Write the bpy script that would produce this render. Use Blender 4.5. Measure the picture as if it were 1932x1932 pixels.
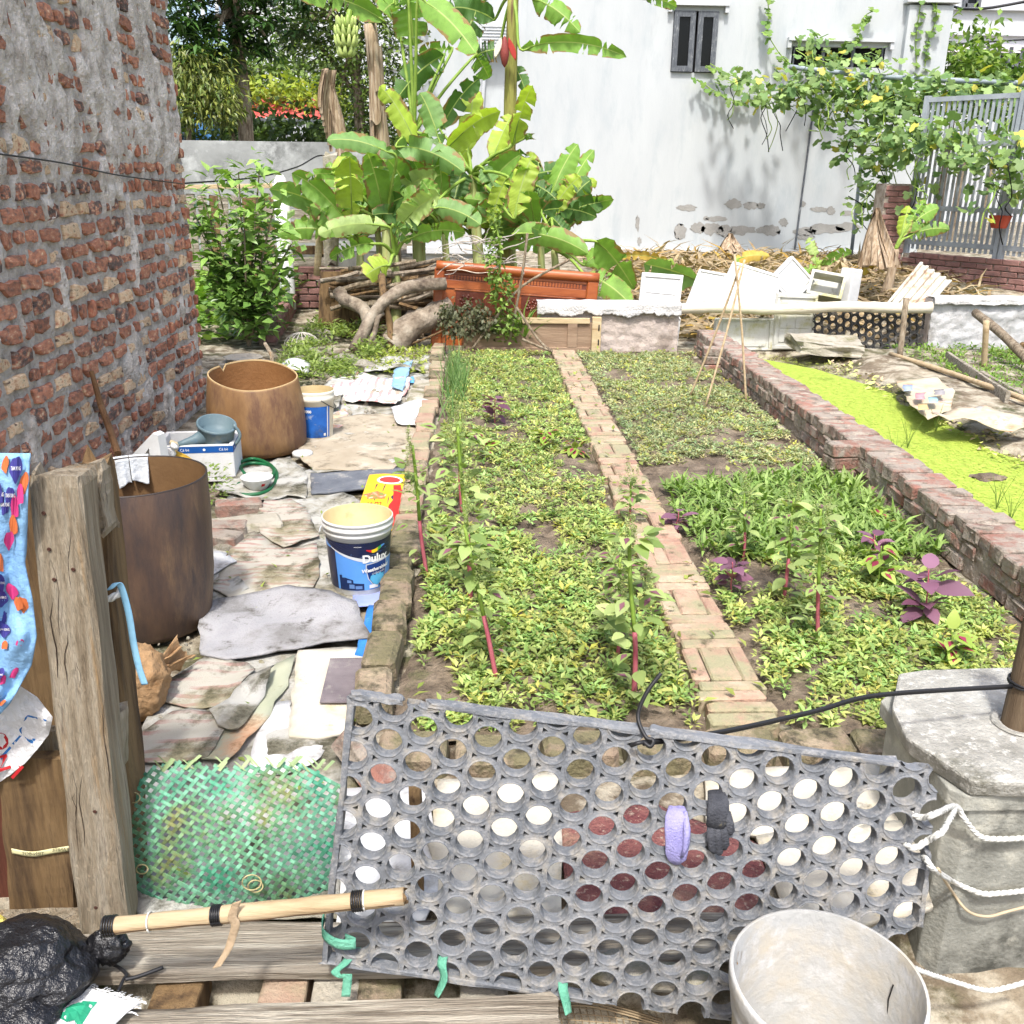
import bpy, bmesh, math, random
import numpy as np
from mathutils import Vector, Matrix, Euler, noise
for o in list(bpy.data.objects): bpy.data.objects.remove(o)
scene = bpy.context.scene
COL = scene.collection
rnd = random.Random(11)
NR = np.random.default_rng(5)
rad = math.radians

# ---------------------------------------------------------------- camera
CAM_H, PITCH, YAW, ROLL, FPX, IMG = 1.6, rad(19.8), rad(2.44), rad(.75), 1787.0, 1932.0
_F = Vector((math.sin(YAW)*math.cos(PITCH), math.cos(YAW)*math.cos(PITCH), -math.sin(PITCH)))
_R = Vector((math.cos(YAW), -math.sin(YAW), 0)); _U = _R.cross(_F)
_r = _R*math.cos(ROLL)+_U*math.sin(ROLL); _u = _U*math.cos(ROLL)-_R*math.sin(ROLL)
EYE = Vector((0, 0, CAM_H))
cam = bpy.data.cameras.new('camera'); camo = bpy.data.objects.new('camera', cam); COL.objects.link(camo)
cam.sensor_width = 36; cam.lens = 36*FPX/IMG; cam.clip_start = .05; cam.clip_end = 2000
camo.matrix_world = Matrix(((_r.x, _u.x, -_F.x, EYE.x), (_r.y, _u.y, -_F.y, EYE.y), (_r.z, _u.z, -_F.z, EYE.z), (0, 0, 0, 1)))
scene.camera = camo
def ray(px, py): return _F+_r*((px-966)/FPX)-_u*((py-966)/FPX)
def atZ(px, py, z=0.0):
    d = ray(px, py); return EYE+d*((z-CAM_H)/d.z)
def atY(px, py, Y):
    d = ray(px, py); return EYE+d*(Y/d.y)
def atX(px, py, X):
    d = ray(px, py); return EYE+d*(X/d.x)

# ---------------------------------------------------------------- sky, sun, exposure
SUN_EL, SUN_AZ = rad(61), rad(-171)      # azimuth measured from +Y towards +X: the sun stands behind the camera, to the left
world = bpy.data.worlds.new('World'); scene.world = world; world.use_nodes = True
wn = world.node_tree; wn.nodes.clear()
sky = wn.nodes.new('ShaderNodeTexSky'); sky.sky_type = 'NISHITA'; sky.sun_disc = False
sky.sun_elevation = SUN_EL; sky.sun_rotation = SUN_AZ; sky.air_density = 1.0; sky.dust_density = 4.2; sky.ozone_density = .8
bg = wn.nodes.new('ShaderNodeBackground'); bg.inputs[1].default_value = .15
wo = wn.nodes.new('ShaderNodeOutputWorld')
wn.links.new(sky.outputs[0], bg.inputs[0]); wn.links.new(bg.outputs[0], wo.inputs[0])
sl = bpy.data.lights.new('sun', 'SUN'); sl.energy = 2.2; sl.angle = rad(5); sl.color = (1, .985, .965)
so = bpy.data.objects.new('sun', sl); COL.objects.link(so)
sd = Vector((math.sin(SUN_AZ)*math.cos(SUN_EL), math.cos(SUN_AZ)*math.cos(SUN_EL), math.sin(SUN_EL)))
so.rotation_euler = sd.to_track_quat('Z', 'Y').to_euler(); so.location = sd*40
vs = scene.view_settings; vs.view_transform = 'Standard'; vs.look = 'None'; vs.exposure = 1.14; vs.gamma = 1; vs.use_curve_mapping = False
scene.render.engine = 'CYCLES'

# ---------------------------------------------------------------- materials
def S(r, g, b, k=1.0):
    f = lambda c: ((c/255)/12.92 if c/255 <= .04045 else ((c/255+.055)/1.055)**2.4)*k
    return (f(r), f(g), f(b))
MATS = {}
def mat(name, cols, scale=5, rough=.85, bump=.25, bs=50, stretch=None, attr=False, rand=0., trans=0., spec=.3, metal=0.,
        dirt=None, band=(.35, .65), detail=6, uvwave=None, dist=.02, alpha=None, wave=None, transmission=0.):
    if name in MATS: return MATS[name]
    m = bpy.data.materials.new(name); m.use_nodes = True; t = m.node_tree; N = t.nodes; L = t.links
    b = N['Principled BSDF']; out = N['Material Output']
    b.inputs['Roughness'].default_value = rough; b.inputs['Metallic'].default_value = metal
    b.inputs['Specular IOR Level'].default_value = spec
    tc = N.new('ShaderNodeTexCoord'); vec = tc.outputs['Object']
    oi = N.new('ShaderNodeObjectInfo')
    if rand:
        ad = N.new('ShaderNodeVectorMath'); ad.operation = 'ADD'; sc = N.new('ShaderNodeVectorMath'); sc.operation = 'SCALE'
        cb = N.new('ShaderNodeCombineXYZ')
        for i in range(3): L.new(oi.outputs['Random'], cb.inputs[i])
        L.new(cb.outputs[0], sc.inputs[0]); sc.inputs['Scale'].default_value = 37.
        L.new(vec, ad.inputs[0]); L.new(sc.outputs[0], ad.inputs[1]); vec = ad.outputs[0]
    if stretch:
        mp = N.new('ShaderNodeMapping'); mp.inputs['Scale'].default_value = stretch; L.new(vec, mp.inputs[0]); vec = mp.outputs[0]
    def nz(s, d=detail, r=.6):
        n = N.new('ShaderNodeTexNoise'); n.inputs['Scale'].default_value = s; n.inputs['Detail'].default_value = d
        n.inputs['Roughness'].default_value = r; L.new(vec, n.inputs['Vector']); return n.outputs[0]
    def ramp(src, pts):
        r = N.new('ShaderNodeValToRGB'); e = r.color_ramp.elements
        while len(e) < len(pts): e.new(.5)
        for k, (p, c) in enumerate(pts): e[k].position = p; e[k].color = (*c, 1)
        L.new(src, r.inputs[0]); return r.outputs[0]
    def mix(fac, a, bb, mode='MIX'):
        x = N.new('ShaderNodeMix'); x.data_type = 'RGBA'; x.blend_type = mode
        for s, v in ((x.inputs[0], fac), (x.inputs[6], a), (x.inputs[7], bb)):
            if isinstance(v, (int, float)): s.default_value = v
            elif isinstance(v, tuple): s.default_value = (*v, 1)
            else: L.new(v, s)
        return x.outputs[2]
    if len(cols) == 1: cols = [cols[0], tuple(c*.86 for c in cols[0])]
    n = len(cols); lo, hi = band
    col = ramp(nz(scale), [(lo+(hi-lo)*i/(n-1), c) for i, c in enumerate(cols)])
    if wave:                                              # (axis, scale, colour, lo, hi): printed or ribbed bands
        w = N.new('ShaderNodeTexWave'); w.wave_type = 'BANDS'; w.bands_direction = wave[0]; w.inputs['Scale'].default_value = wave[1]
        w.inputs['Distortion'].default_value = 1.2; w.inputs['Detail'].default_value = 2; L.new(vec, w.inputs['Vector'])
        f1 = ramp(w.outputs[1], [(wave[3], (0, 0, 0)), (wave[4], (1, 1, 1))])
        f2 = ramp(nz(4.5, 3), [(.42, (0, 0, 0)), (.52, (1, 1, 1))])
        mm = N.new('ShaderNodeMath'); mm.operation = 'MULTIPLY'; L.new(f1, mm.inputs[0]); L.new(f2, mm.inputs[1])
        col = mix(mm.outputs[0], col, wave[2])
    if rand:
        h = N.new('ShaderNodeHueSaturation'); mr = N.new('ShaderNodeMapRange'); L.new(oi.outputs['Random'], mr.inputs[0])
        mr.inputs[3].default_value = 1-rand; mr.inputs[4].default_value = 1+rand
        L.new(mr.outputs[0], h.inputs['Value']); L.new(col, h.inputs['Color']); col = h.outputs[0]
    if attr:
        a = N.new('ShaderNodeAttribute'); a.attribute_name = 'Col'; col = mix(1., col, a.outputs[0], 'MULTIPLY')
    hsrc = nz(bs, 5)
    if uvwave:                                            # ribs of a leaf: runs along the leaf's own length
        uv = N.new('ShaderNodeUVMap'); w = N.new('ShaderNodeTexWave'); w.wave_type = 'BANDS'; w.bands_direction = 'X'
        w.inputs['Scale'].default_value = uvwave; w.inputs['Distortion'].default_value = .6; w.inputs['Detail'].default_value = 1
        L.new(uv.outputs[0], w.inputs['Vector']); hsrc = w.outputs[1]
        col = mix(.22, col, ramp(w.outputs[1], [(0, (.62, .7, .5)), (1, (1.1, 1.1, 1.05))]), 'MULTIPLY')
        sx = N.new('ShaderNodeSeparateXYZ'); L.new(uv.outputs[0], sx.inputs[0])
        mid = ramp(sx.outputs[1], [(.465, (0, 0, 0)), (.485, (1, 1, 1)), (.515, (1, 1, 1)), (.535, (0, 0, 0))])
        col = mix(mid, col, (.42, .52, .16))
        eg = N.new('ShaderNodeMath'); eg.operation = 'ADD'; ab = N.new('ShaderNodeMath'); ab.operation = 'ABSOLUTE'; sb = N.new('ShaderNodeMath'); sb.operation = 'SUBTRACT'
        L.new(sx.outputs[1], sb.inputs[0]); sb.inputs[1].default_value = .5; L.new(sb.outputs[0], ab.inputs[0]); L.new(ab.outputs[0], eg.inputs[0]); L.new(nz(7, 4), eg.inputs[1])
        col = mix(ramp(eg.outputs[0], [(.95, (0, 0, 0)), (1., (1, 1, 1))]), col, (.28, .19, .07))
    if dirt:                                              # (colour, coverage 0..1, noise scale)
        for dd in (dirt if isinstance(dirt, list) else [dirt]):
            f = ramp(nz(dd[2], 8, .68), [(max(.0, .66-dd[1]*.5), (0, 0, 0)), (min(1., .80-dd[1]*.5), (1, 1, 1))]); col = mix(f, col, dd[0])
    L.new(col, b.inputs['Base Color'])
    if bump:
        bp = N.new('ShaderNodeBump'); bp.inputs['Strength'].default_value = bump; bp.inputs['Distance'].default_value = dist
        L.new(hsrc, bp.inputs['Height']); L.new(bp.outputs[0], b.inputs['Normal'])
    if transmission: b.inputs['Transmission Weight'].default_value = transmission
    if trans:
        tr = N.new('ShaderNodeBsdfTranslucent'); ms = N.new('ShaderNodeMixShader'); ms.inputs[0].default_value = trans
        tl = mix(1., col, (1.25, 1.35, .55), 'MULTIPLY'); L.new(tl, tr.inputs[0])
        L.new(b.outputs[0], ms.inputs[1]); L.new(tr.outputs[0], ms.inputs[2]); L.new(ms.outputs[0], out.inputs[0])
    MATS[name] = m; return m
def flat(name, c, rough=.6, spec=.3, bump=.05): return mat(name, [c, tuple(x*.8 for x in c)], 9, rough, bump, 80, spec=spec)

# ---------------------------------------------------------------- mesh building (everything is authored in world coordinates)
class MB:
    def __init__(s): s.v = []; s.f = []; s.uv = None; s.c = None
    def add(s, vs, fs, M=None):
        k = len(s.v); s.v += [tuple(M @ Vector(p)) if M else tuple(p) for p in vs]; s.f += [tuple(i+k for i in q) for q in fs]; return s
    def box(s, c, d, M=None, jit=0., taper=1., bev=0.):
        x, y, z = (q/2 for q in d); c = Vector(c); vs = []
        for dz in (-z, z):
            k = taper if dz > 0 else 1
            for dx, dy in ((-x, -y), (x, -y), (x, y), (-x, y)):
                p = Vector((dx*k, dy*k, dz))
                if jit: p += Vector((rnd.uniform(-jit, jit), rnd.uniform(-jit, jit), rnd.uniform(-jit, jit)))
                vs.append((M @ p if M else p)+c)
        return s.add(vs, [(3, 2, 1, 0), (4, 5, 6, 7), (0, 1, 5, 4), (1, 2, 6, 5), (2, 3, 7, 6), (3, 0, 4, 7)])
    def tube(s, pts, r, n=8, cap=True, flatk=1., jit=0.):
        pts = [Vector(p) for p in pts]; m = len(pts); rs = r if isinstance(r, (list, tuple)) else [r]*m; vs = []
        up = None
        for i, p in enumerate(pts):
            t = (pts[min(i+1, m-1)]-pts[max(i-1, 0)]).normalized()
            if up is None: up = Vector((0, 0, 1)) if abs(t.z) < .9 else Vector((0, 1, 0))
            a = t.cross(up)
            a = a.normalized() if a.length > 1e-6 else Vector((1, 0, 0)); b = a.cross(t).normalized(); up = b
            for k in range(n):
                an = 2*math.pi*k/n; rr = rs[i]*(1+(rnd.uniform(-jit, jit) if jit else 0)); vs.append(p+a*(math.cos(an)*rr)+b*(math.sin(an)*rr*flatk))
        fs = [(i*n+k, i*n+(k+1) % n, (i+1)*n+(k+1) % n, (i+1)*n+k) for i in range(m-1) for k in range(n)]
        if cap: fs += [tuple(range(n-1, -1, -1)), tuple((m-1)*n+k for k in range(n))]
        return s.add(vs, fs)
    def lathe(s, prof, c, n=32, M=None, fn=None):
        c = Vector(c); vs = []; m = len(prof)
        for r, z in prof:
            for k in range(n):
                a = 2*math.pi*k/n; p = Vector((r*math.cos(a), r*math.sin(a), z))
                if fn: p = fn(p, a)
                vs.append((M @ p if M else p)+c)
        fs = [(i*n+k, i*n+(k+1) % n, (i+1)*n+(k+1) % n, (i+1)*n+k) for i in range(m-1) for k in range(n)]
        return s.add(vs, fs)
    def grid(s, fn, nu, nv, uv=False):
        k = len(s.v)
        for i in range(nu+1):
            for j in range(nv+1): s.v.append(tuple(fn(i/nu, j/nv)))
        for i in range(nu):
            for j in range(nv):
                a = k+i*(nv+1)+j; s.f.append((a, a+nv+1, a+nv+2, a+1))
        if uv:
            if s.uv is None: s.uv = {}
            for i in range(nu+1):
                for j in range(nv+1): s.uv[k+i*(nv+1)+j] = (i/nu, j/nv)
        return s
    def prism(s, poly, base, ax, ay, an, h):
        """2-D outline extruded by h along an"""
        base, ax, ay, an = Vector(base), Vector(ax), Vector(ay), Vector(an); n = len(poly)
        vs = [base+ax*x+ay*y for x, y in poly]+[base+ax*x+ay*y+an*h for x, y in poly]
        return s.add(vs, [tuple(range(n-1, -1, -1)), tuple(range(n, 2*n))]+[(i, (i+1) % n, n+(i+1) % n, n+i) for i in range(n)])
    def mesh(s, name, o=(0, 0, 0), smooth=False):
        me = bpy.data.meshes.new(name); o = Vector(o)
        me.from_pydata([(p[0]-o.x, p[1]-o.y, p[2]-o.z) for p in s.v], [], s.f)
        if s.uv:
            ul = me.uv_layers.new(name='UVMap'); idx = np.zeros(len(me.loops), dtype=np.int32); me.loops.foreach_get('vertex_index', idx)
            arr = np.zeros((len(s.v), 2), dtype=np.float32)
            for k, q in s.uv.items(): arr[k] = q
            ul.data.foreach_set('uv', arr[idx].ravel())
        if s.c:
            ca = me.color_attributes.new('Col', 'FLOAT_COLOR', 'POINT'); arr = np.ones((len(s.v), 4), dtype=np.float32); arr[:len(s.c), :3] = s.c; ca.data.foreach_set('color', arr.ravel())
        if smooth: me.polygons.foreach_set('use_smooth', [True]*len(me.polygons))
        me.update(); return me
    def build(s, name, material, parent=None, label=None, cat=None, group=None, kind=None, smooth=False, o=None, bevel=0.):
        if parent is not None: o = WL[parent.name]
        elif o is None:
            a = np.array(s.v); o = ((a[:, 0].min()+a[:, 0].max())/2, (a[:, 1].min()+a[:, 1].max())/2, a[:, 2].min())
        return link(name, s.mesh(name, o, smooth), material, o, parent, label, cat, group, kind, bevel)
WL = {}                                                   # world location of every object that may become a parent
def link(name, me, material, o, parent=None, label=None, cat=None, group=None, kind=None, bevel=0.):
    ob = bpy.data.objects.new(name, me); COL.objects.link(ob); WL[ob.name] = Vector(o)
    if material is not None and not me.materials: me.materials.append(material)
    if parent is not None: ob.parent = parent; ob.location = Vector(o)-WL[parent.name]
    else: ob.location = o
    if bevel:
        bv = ob.modifiers.new('bevel', 'BEVEL'); bv.width = bevel; bv.segments = 2; bv.limit_method = 'ANGLE'
    return tag(ob, label, cat, group, kind)
def tag(ob, label=None, cat=None, group=None, kind=None):
    if label: ob['label'] = label
    if cat: ob['category'] = cat
    if group: ob['group'] = group
    if kind: ob['kind'] = kind
    return ob
def thing(name, label, cat, loc, group=None):
    e = bpy.data.objects.new(name, None); COL.objects.link(e); e.location = loc; e.empty_display_size = .1; WL[e.name] = Vector(loc)
    return tag(e, label, cat, group)
def piece(name, me, loc, parent=None, rot=(0, 0, 0), scl=(1, 1, 1), **k):
    """one of many alike pieces: shares mesh data"""
    ob = bpy.data.objects.new(name, me); COL.objects.link(ob); WL[ob.name] = Vector(loc)
    ob.rotation_euler = rot; ob.scale = scl
    if parent is not None: ob.parent = parent; ob.location = Vector(loc)-WL[parent.name]
    else: ob.location = loc
    return tag(ob, **k)
def fbm(x, y, z=0., o=4): return noise.fractal(Vector((x, y, z)), 1., 2., o)

def leaves(name, pos, az, pit, ln, wd, roll, col, material, parent=None, tmpl='oval', o=None, **k):
    """many small leaves as one mesh, vectorised; col is (n,3)"""
    T = {'oval': ([(0, 0, 0), (.42, .5, .07), (.5, 0, 0), (.42, -.5, .07), (1, 0, -.1)], [(0, 2, 1), (0, 3, 2), (1, 2, 4), (2, 3, 4)]),
         'blade': ([(0, -.5, 0), (0, .5, 0), (.5, .42, .06), (.5, -.42, .06), (1, 0, -.12)], [(0, 3, 2, 1), (2, 3, 4)]),
         'broad': ([(0, 0, 0), (.06, .28, .03), (.28, .5, .06), (.55, .46, .05), (.8, .25, -.02), (1, 0, -.13), (.8, -.25, -.02), (.55, -.46, .05), (.28, -.5, .06), (.06, -.28, .03), (.3, 0, .0), (.62, 0, -.01)],
                   [(0, 10, 2, 1), (10, 11, 3, 2), (11, 5, 4, 3), (0, 9, 8, 10), (10, 8, 7, 11), (11, 7, 6, 5)]),
         'lobed': ([(0, 0, 0), (-.15, .4, .03), (.25, .62, -.03), (.4, .33, .04), (.72, .42, -.04), (.55, 0, 0), (1, 0, -.12), (.72, -.42, -.04), (.4, -.33, .04), (.25, -.62, -.03), (-.15, -.4, .03)],
                   [(0, 5, 3, 2, 1), (3, 5, 6, 4), (0, 10, 9, 8, 5), (8, 7, 6, 5)])}[tmpl]
    tv = np.array(T[0], dtype=np.float64); n = len(pos); pos = np.asarray(pos, dtype=np.float64)
    az, pit, ln, wd, roll = (np.broadcast_to(np.asarray(q, dtype=np.float64), (n,)) for q in (az, pit, ln, wd, roll))
    d = np.stack([np.cos(az)*np.cos(pit), np.sin(az)*np.cos(pit), np.sin(pit)], 1)
    s0 = np.stack([-np.sin(az), np.cos(az), np.zeros(n)], 1); u0 = np.cross(d, s0)
    s = s0*np.cos(roll)[:, None]+u0*np.sin(roll)[:, None]; u = np.cross(d, s)
    P = pos[:, None, :]+d[:, None, :]*(tv[None, :, 0]*ln[:, None])[..., None]+s[:, None, :]*(tv[None, :, 1]*wd[:, None])[..., None]+u[:, None, :]*(tv[None, :, 2]*ln[:, None])[..., None]
    m = len(tv); V = P.reshape(-1, 3)
    if parent is not None: o = WL[parent.name]
    elif o is None: o = (float(V[:, 0].mean()), float(V[:, 1].mean()), float(V[:, 2].min()))
    V = V-np.array(o)
    me = bpy.data.meshes.new(name); me.vertices.add(len(V)); me.vertices.foreach_set('co', V.astype(np.float32).ravel())
    sizes = [len(q) for q in T[1]]; fl = np.concatenate([np.array(q) for q in T[1]])
    loops = (fl[None, :]+(np.arange(n)*m)[:, None]).ravel(); tot = np.tile(sizes, n); st = np.concatenate([[0], np.cumsum(tot)[:-1]])
    me.loops.add(len(loops)); me.loops.foreach_set('vertex_index', loops.astype(np.int32))
    me.polygons.add(len(tot)); me.polygons.foreach_set('loop_start', st.astype(np.int32)); me.polygons.foreach_set('loop_total', tot.astype(np.int32))
    me.update(calc_edges=True)
    ca = me.color_attributes.new('Col', 'FLOAT_COLOR', 'POINT'); arr = np.ones((n*m, 4), dtype=np.float32); arr[:, :3] = np.repeat(np.asarray(col), m, 0); ca.data.foreach_set('color', arr.ravel())
    me.validate()
    return link(name, me, material, o, parent, **k)
def lcol(n, a, b, v=.25):
    """random leaf colours between two greens"""
    t = NR.random((n, 1)); c = np.array(a)*(1-t)+np.array(b)*t
    return np.clip(c*(1+v*(NR.random((n, 1))*2-1)), 0, 1)

def polysheet(name, pts, material, thick=.004, wr=.006, ws=5., cut=.06, smooth=True, parent=None, curl=0., seed=0., zf=None, **k):
    """a flexible sheet lying on things: outline (world points), wrinkled by noise, real thickness"""
    bm = bmesh.new(); vs = [bm.verts.new(p) for p in pts]; f = bm.faces.new(vs)
    bmesh.ops.triangulate(bm, faces=[f])
    for _ in range(7):
        es = [e for e in bm.edges if e.calc_length() > cut*1.4]
        if not es: break
        bmesh.ops.subdivide_edges(bm, edges=es, cuts=1); bmesh.ops.triangulate(bm, faces=[q for q in bm.faces if len(q.verts) > 3])
    bd = {v for e in bm.edges if len(e.link_faces) < 2 for v in e.verts}
    for v in bm.verts:
        x, y = v.co.x, v.co.y; v.co.z += wr*(1+fbm(x*ws+seed, y*ws, seed))
        if zf: v.co.z += zf(x, y)
        if v in bd:
            j = cut*.22; v.co.x += j*noise.noise(Vector((x*19, y*19, seed))); v.co.y += j*noise.noise(Vector((x*19, y*19, seed+9))); v.co.z += curl*max(0, noise.noise(Vector((x*6, y*6, seed+3))))
    bmesh.ops.recalc_face_normals(bm, faces=bm.faces[:])
    c = sum((Vector(p) for p in pts), Vector())/len(pts); o = WL[parent.name] if parent else c
    bmesh.ops.translate(bm, verts=bm.verts, vec=-Vector(o)); me = bpy.data.meshes.new(name); bm.to_mesh(me); bm.free()
    if smooth: me.polygons.foreach_set('use_smooth', [True]*len(me.polygons))
    ob = link(name, me, material, o, parent, **k)
    sm = ob.modifiers.new('thick', 'SOLIDIFY'); sm.thickness = thick; sm.offset = 0
    return ob
def GP(pts, z=0.): return [atZ(x, y, z) for x, y in pts]
def decal(name, poly, fn, material, parent, cut=.03, **k):
    """flat print: a 2-D outline laid on a surface by fn(x,y)->world"""
    bm = bmesh.new(); f = bm.faces.new([bm.verts.new((x, y, 0)) for x, y in poly]); bmesh.ops.triangulate(bm, faces=[f])
    for _ in range(6):
        es = [e for e in bm.edges if e.calc_length() > cut*1.4]
        if not es: break
        bmesh.ops.subdivide_edges(bm, edges=es, cuts=1); bmesh.ops.triangulate(bm, faces=[q for q in bm.faces if len(q.verts) > 3])
    o = WL[parent.name]
    for v in bm.verts: v.co = Vector(fn(v.co.x, v.co.y))-o
    me = bpy.data.meshes.new(name); bm.to_mesh(me); bm.free()
    return link(name, me, material, o, parent, **k)
def lettering(name, txt, fn, size, material, parent, shear=0., bold=0., **k):
    """flat print: writing laid on a surface by fn(x,y)->world, centred on the origin"""
    cu = bpy.data.curves.new(name, 'FONT'); cu.body = txt; cu.size = size; cu.align_x = 'CENTER'; cu.align_y = 'CENTER'; cu.shear = shear; cu.offset = bold; cu.resolution_u = 3
    tmp = bpy.data.objects.new('tmp', cu); COL.objects.link(tmp)
    dg = bpy.context.evaluated_depsgraph_get(); me = bpy.data.meshes.new_from_object(tmp.evaluated_get(dg)); bpy.data.objects.remove(tmp); bpy.data.curves.remove(cu)
    o = WL[parent.name]
    for v in me.vertices: v.co = Vector(fn(v.co.x, v.co.y))-o
    me.materials.clear(); me.name = name; me.update()
    return link(name, me, material, o, parent, **k)
# ================================================================ palette
m_dirt = mat('dirt', [S(84, 72, 58), S(120, 108, 90), S(150, 140, 120)], 3.5, .95, .6, 60, dirt=[(S(70, 74, 44), .35, 2.2), (S(168, 160, 142), .4, 7)], dist=.03)
m_soil = mat('soil', [S(80, 69, 59), S(112, 99, 84), S(136, 122, 105)], 9, .97, .8, 55, dirt=(S(86, 92, 56), .15, 3), dist=.03)
m_brick = mat('old_brick', [S(88, 74, 68), S(130, 98, 84), S(170, 114, 90), S(182, 128, 102), S(214, 188, 156)], 3.2, .9, .5, 30, rand=.25, stretch=(1, 1.2, .8), band=(.28, .7), detail=5, dirt=(S(150, 146, 140), .18, 7))
m_brick_b = mat('old_brick_dark', [S(84, 74, 69), S(112, 92, 84), S(168, 112, 88), S(208, 182, 152)], 3., .9, .5, 30, rand=.25, stretch=(1, 1.2, .8), band=(.36, .66), detail=5, dirt=(S(150, 146, 140), .2, 7))
m_brick_c = mat('old_brick_tan', [S(160, 106, 82), S(204, 172, 138), S(214, 190, 158), S(96, 76, 66)], 3., .9, .5, 30, rand=.2, stretch=(1, 1.2, .8), band=(.32, .68), detail=5)
m_brick_f = mat('old_brick_far', [S(84, 70, 64), S(138, 94, 76), S(180, 116, 90), S(208, 176, 144)], 17, .9, .5, 60, band=(.3, .7), detail=5)
m_mortar = mat('mortar', [S(166, 157, 146), S(194, 186, 175), S(214, 207, 197)], 9, .95, 1., 70, attr=True, dist=.02, dirt=(S(124, 116, 106), .2, 14))
m_pathbrick = mat('path_brick', [S(152, 120, 104), S(166, 140, 120), S(172, 154, 132)], 7, .92, .5, 70, rand=.14, dirt=[(S(146, 141, 112), .42, 5), (S(84, 80, 60), .2, 11)])
m_mossbrick = mat('moss_brick', [S(138, 120, 102), S(152, 138, 116)], 8, .95, .8, 60, rand=.14, dirt=[(S(112, 106, 80), .5, 9), (S(66, 62, 48), .3, 14)])
m_wallbrick = mat('wall_brick', [S(138, 96, 84), S(146, 112, 98), S(112, 98, 90)], 6, .92, .7, 70, rand=.16, dirt=[(S(150, 140, 128), .5, 8), (S(96, 88, 76), .26, 12)])
m_grout = mat('grout', [S(150, 138, 124), S(178, 168, 154)], 10, .95, .9, 50, dirt=(S(110, 96, 80), .3, 6), dist=.03)

def bevbox(name, d, jit=.0, off=.006, seed=0):
    """a brick-like block, unit shared by many pieces"""
    r = random.Random(seed); bm = bmesh.new(); bmesh.ops.create_cube(bm, size=1)
    for v in bm.verts: v.co = Vector((v.co.x*d[0]+r.uniform(-jit, jit), v.co.y*d[1]+r.uniform(-jit, jit), v.co.z*d[2]+r.uniform(-jit, jit)*.5))
    bmesh.ops.bevel(bm, geom=bm.edges[:], offset=off, segments=1, affect='EDGES')
    me = bpy.data.meshes.new(name); bm.to_mesh(me); bm.free(); return me
def withmat(me, m): me.materials.append(m); return me

# ================================================================ ground
def sst(a, b, x):
    t = min(1, max(0, (x-a)/(b-a))); return t*t*(3-2*t)
POND = [(2.3, 3.0), (2.36, 9.0), (3.0, 8.3), (3.25, 7.0), (3.05, 5.6), (3.25, 4.6), (3.6, 3.4), (3.6, 2.6), (2.3, 2.6)]
def inpoly(x, y, P):
    c = False; j = len(P)-1
    for i in range(len(P)):
        if (P[i][1] > y) != (P[j][1] > y) and x < (P[j][0]-P[i][0])*(y-P[i][1])/(P[j][1]-P[i][1])+P[i][0]: c = not c
        j = i
    return c
def ground_z(x, y):
    z = -.15+.135*sst(1.45, 1.72, y)-.24*sst(.78, .98, x)*(1-sst(1.75, 2.2, y))
    z += .33*sst(9.4, 13., y)*sst(-.6, .8, x)+.12*sst(9.3, 12., y)*(1-sst(-.6, .8, x))
    if x > 2.2 and 2. < y < 9.2: z += -.1*sst(2.2, 2.3, x)*(1-sst(2.95, 3.5, x+.15*math.sin(y*3)))
    return z
def axis(lo, hi, fine0, fine1, df, grow=1.35):
    a = list(np.arange(fine0, fine1+1e-6, df)); s = df; p = fine0
    while p > lo: s *= grow; p -= s; a.insert(0, p)
    s = df; p = a[-1]
    while p < hi: s *= grow; p += s; a.append(p)
    return a
gx, gy = axis(-260, 260, -3.4, 5.6, .075), axis(-40, 420, .9, 10.5, .075)
g = MB()
for xx in gx:
    for yy in gy:
        near = -4 < xx < 6 and .5 < yy < 11
        g.v.append((xx, yy, ground_z(xx, yy)+(.016*fbm(xx*3.1, yy*3.1, 1.)+.008*fbm(xx*11, yy*11, 4., 2) if near else 0)-.01))
ny = len(gy)
g.f = [(i*ny+j, (i+1)*ny+j, (i+1)*ny+j+1, i*ny+j+1) for i in range(len(gx)-1) for j in range(ny-1)]
g.build('ground', m_dirt, o=(0, 0, 0), kind='structure', smooth=True)
def bed(name, x0, x1, y0, y1, hump=.0):
    b = MB(); b.grid(lambda s, t: (x0+(x1-x0)*s, y0+(y1-y0)*t, .008+.022*fbm((x0+s)*5, y0+t*(y1-y0)*5, 2.)+.012*fbm(s*23*(x1-x0), t*23*(y1-y0), 7.)-.03*(abs(2*s-1)**6)), 26, 150)
    return b.build(name, m_soil, kind='structure', smooth=True)
bed('planting_bed', -.25, .72, 2.43, 8.86); bed('planting_bed', .94, 2.1, 2.43, 8.86)

# ================================================================ brick house on the left
house = thing('brick_house', 'rough unplastered brick wall with smeared grey mortar along the left side', 'building', (-1.95, 5., 0))
WX, WY1 = -1.95, 6.84
b = MB(); b.box((WX-2.02, 1.42, 1.75), (4., 10.8, 3.6)); b.build('wall_core', m_mortar, house).data.color_attributes.new('Col', 'FLOAT_COLOR', 'POINT')
def smear(y, z):
    s = sst(.05, .35, fbm(y*2.1, z*1.5, 3.3)+.85*sst(1.45, 2.1, z)-.46)
    s = max(s, sst(.0, .25, .55-max(abs(y-6.05)/.85, abs(z-1.8)/.2)*.5+.25*fbm(y*5, z*5, 8.)))
    s = max(s, sst(.25, .45, fbm(y*4, z*2.2, 5.1)-.12))
    return s
wy = np.arange(3.3, WY1+.001, .0125); wz = np.arange(-.06, 3.45, .0135); b = MB(); b.c = []
hb = []
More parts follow.
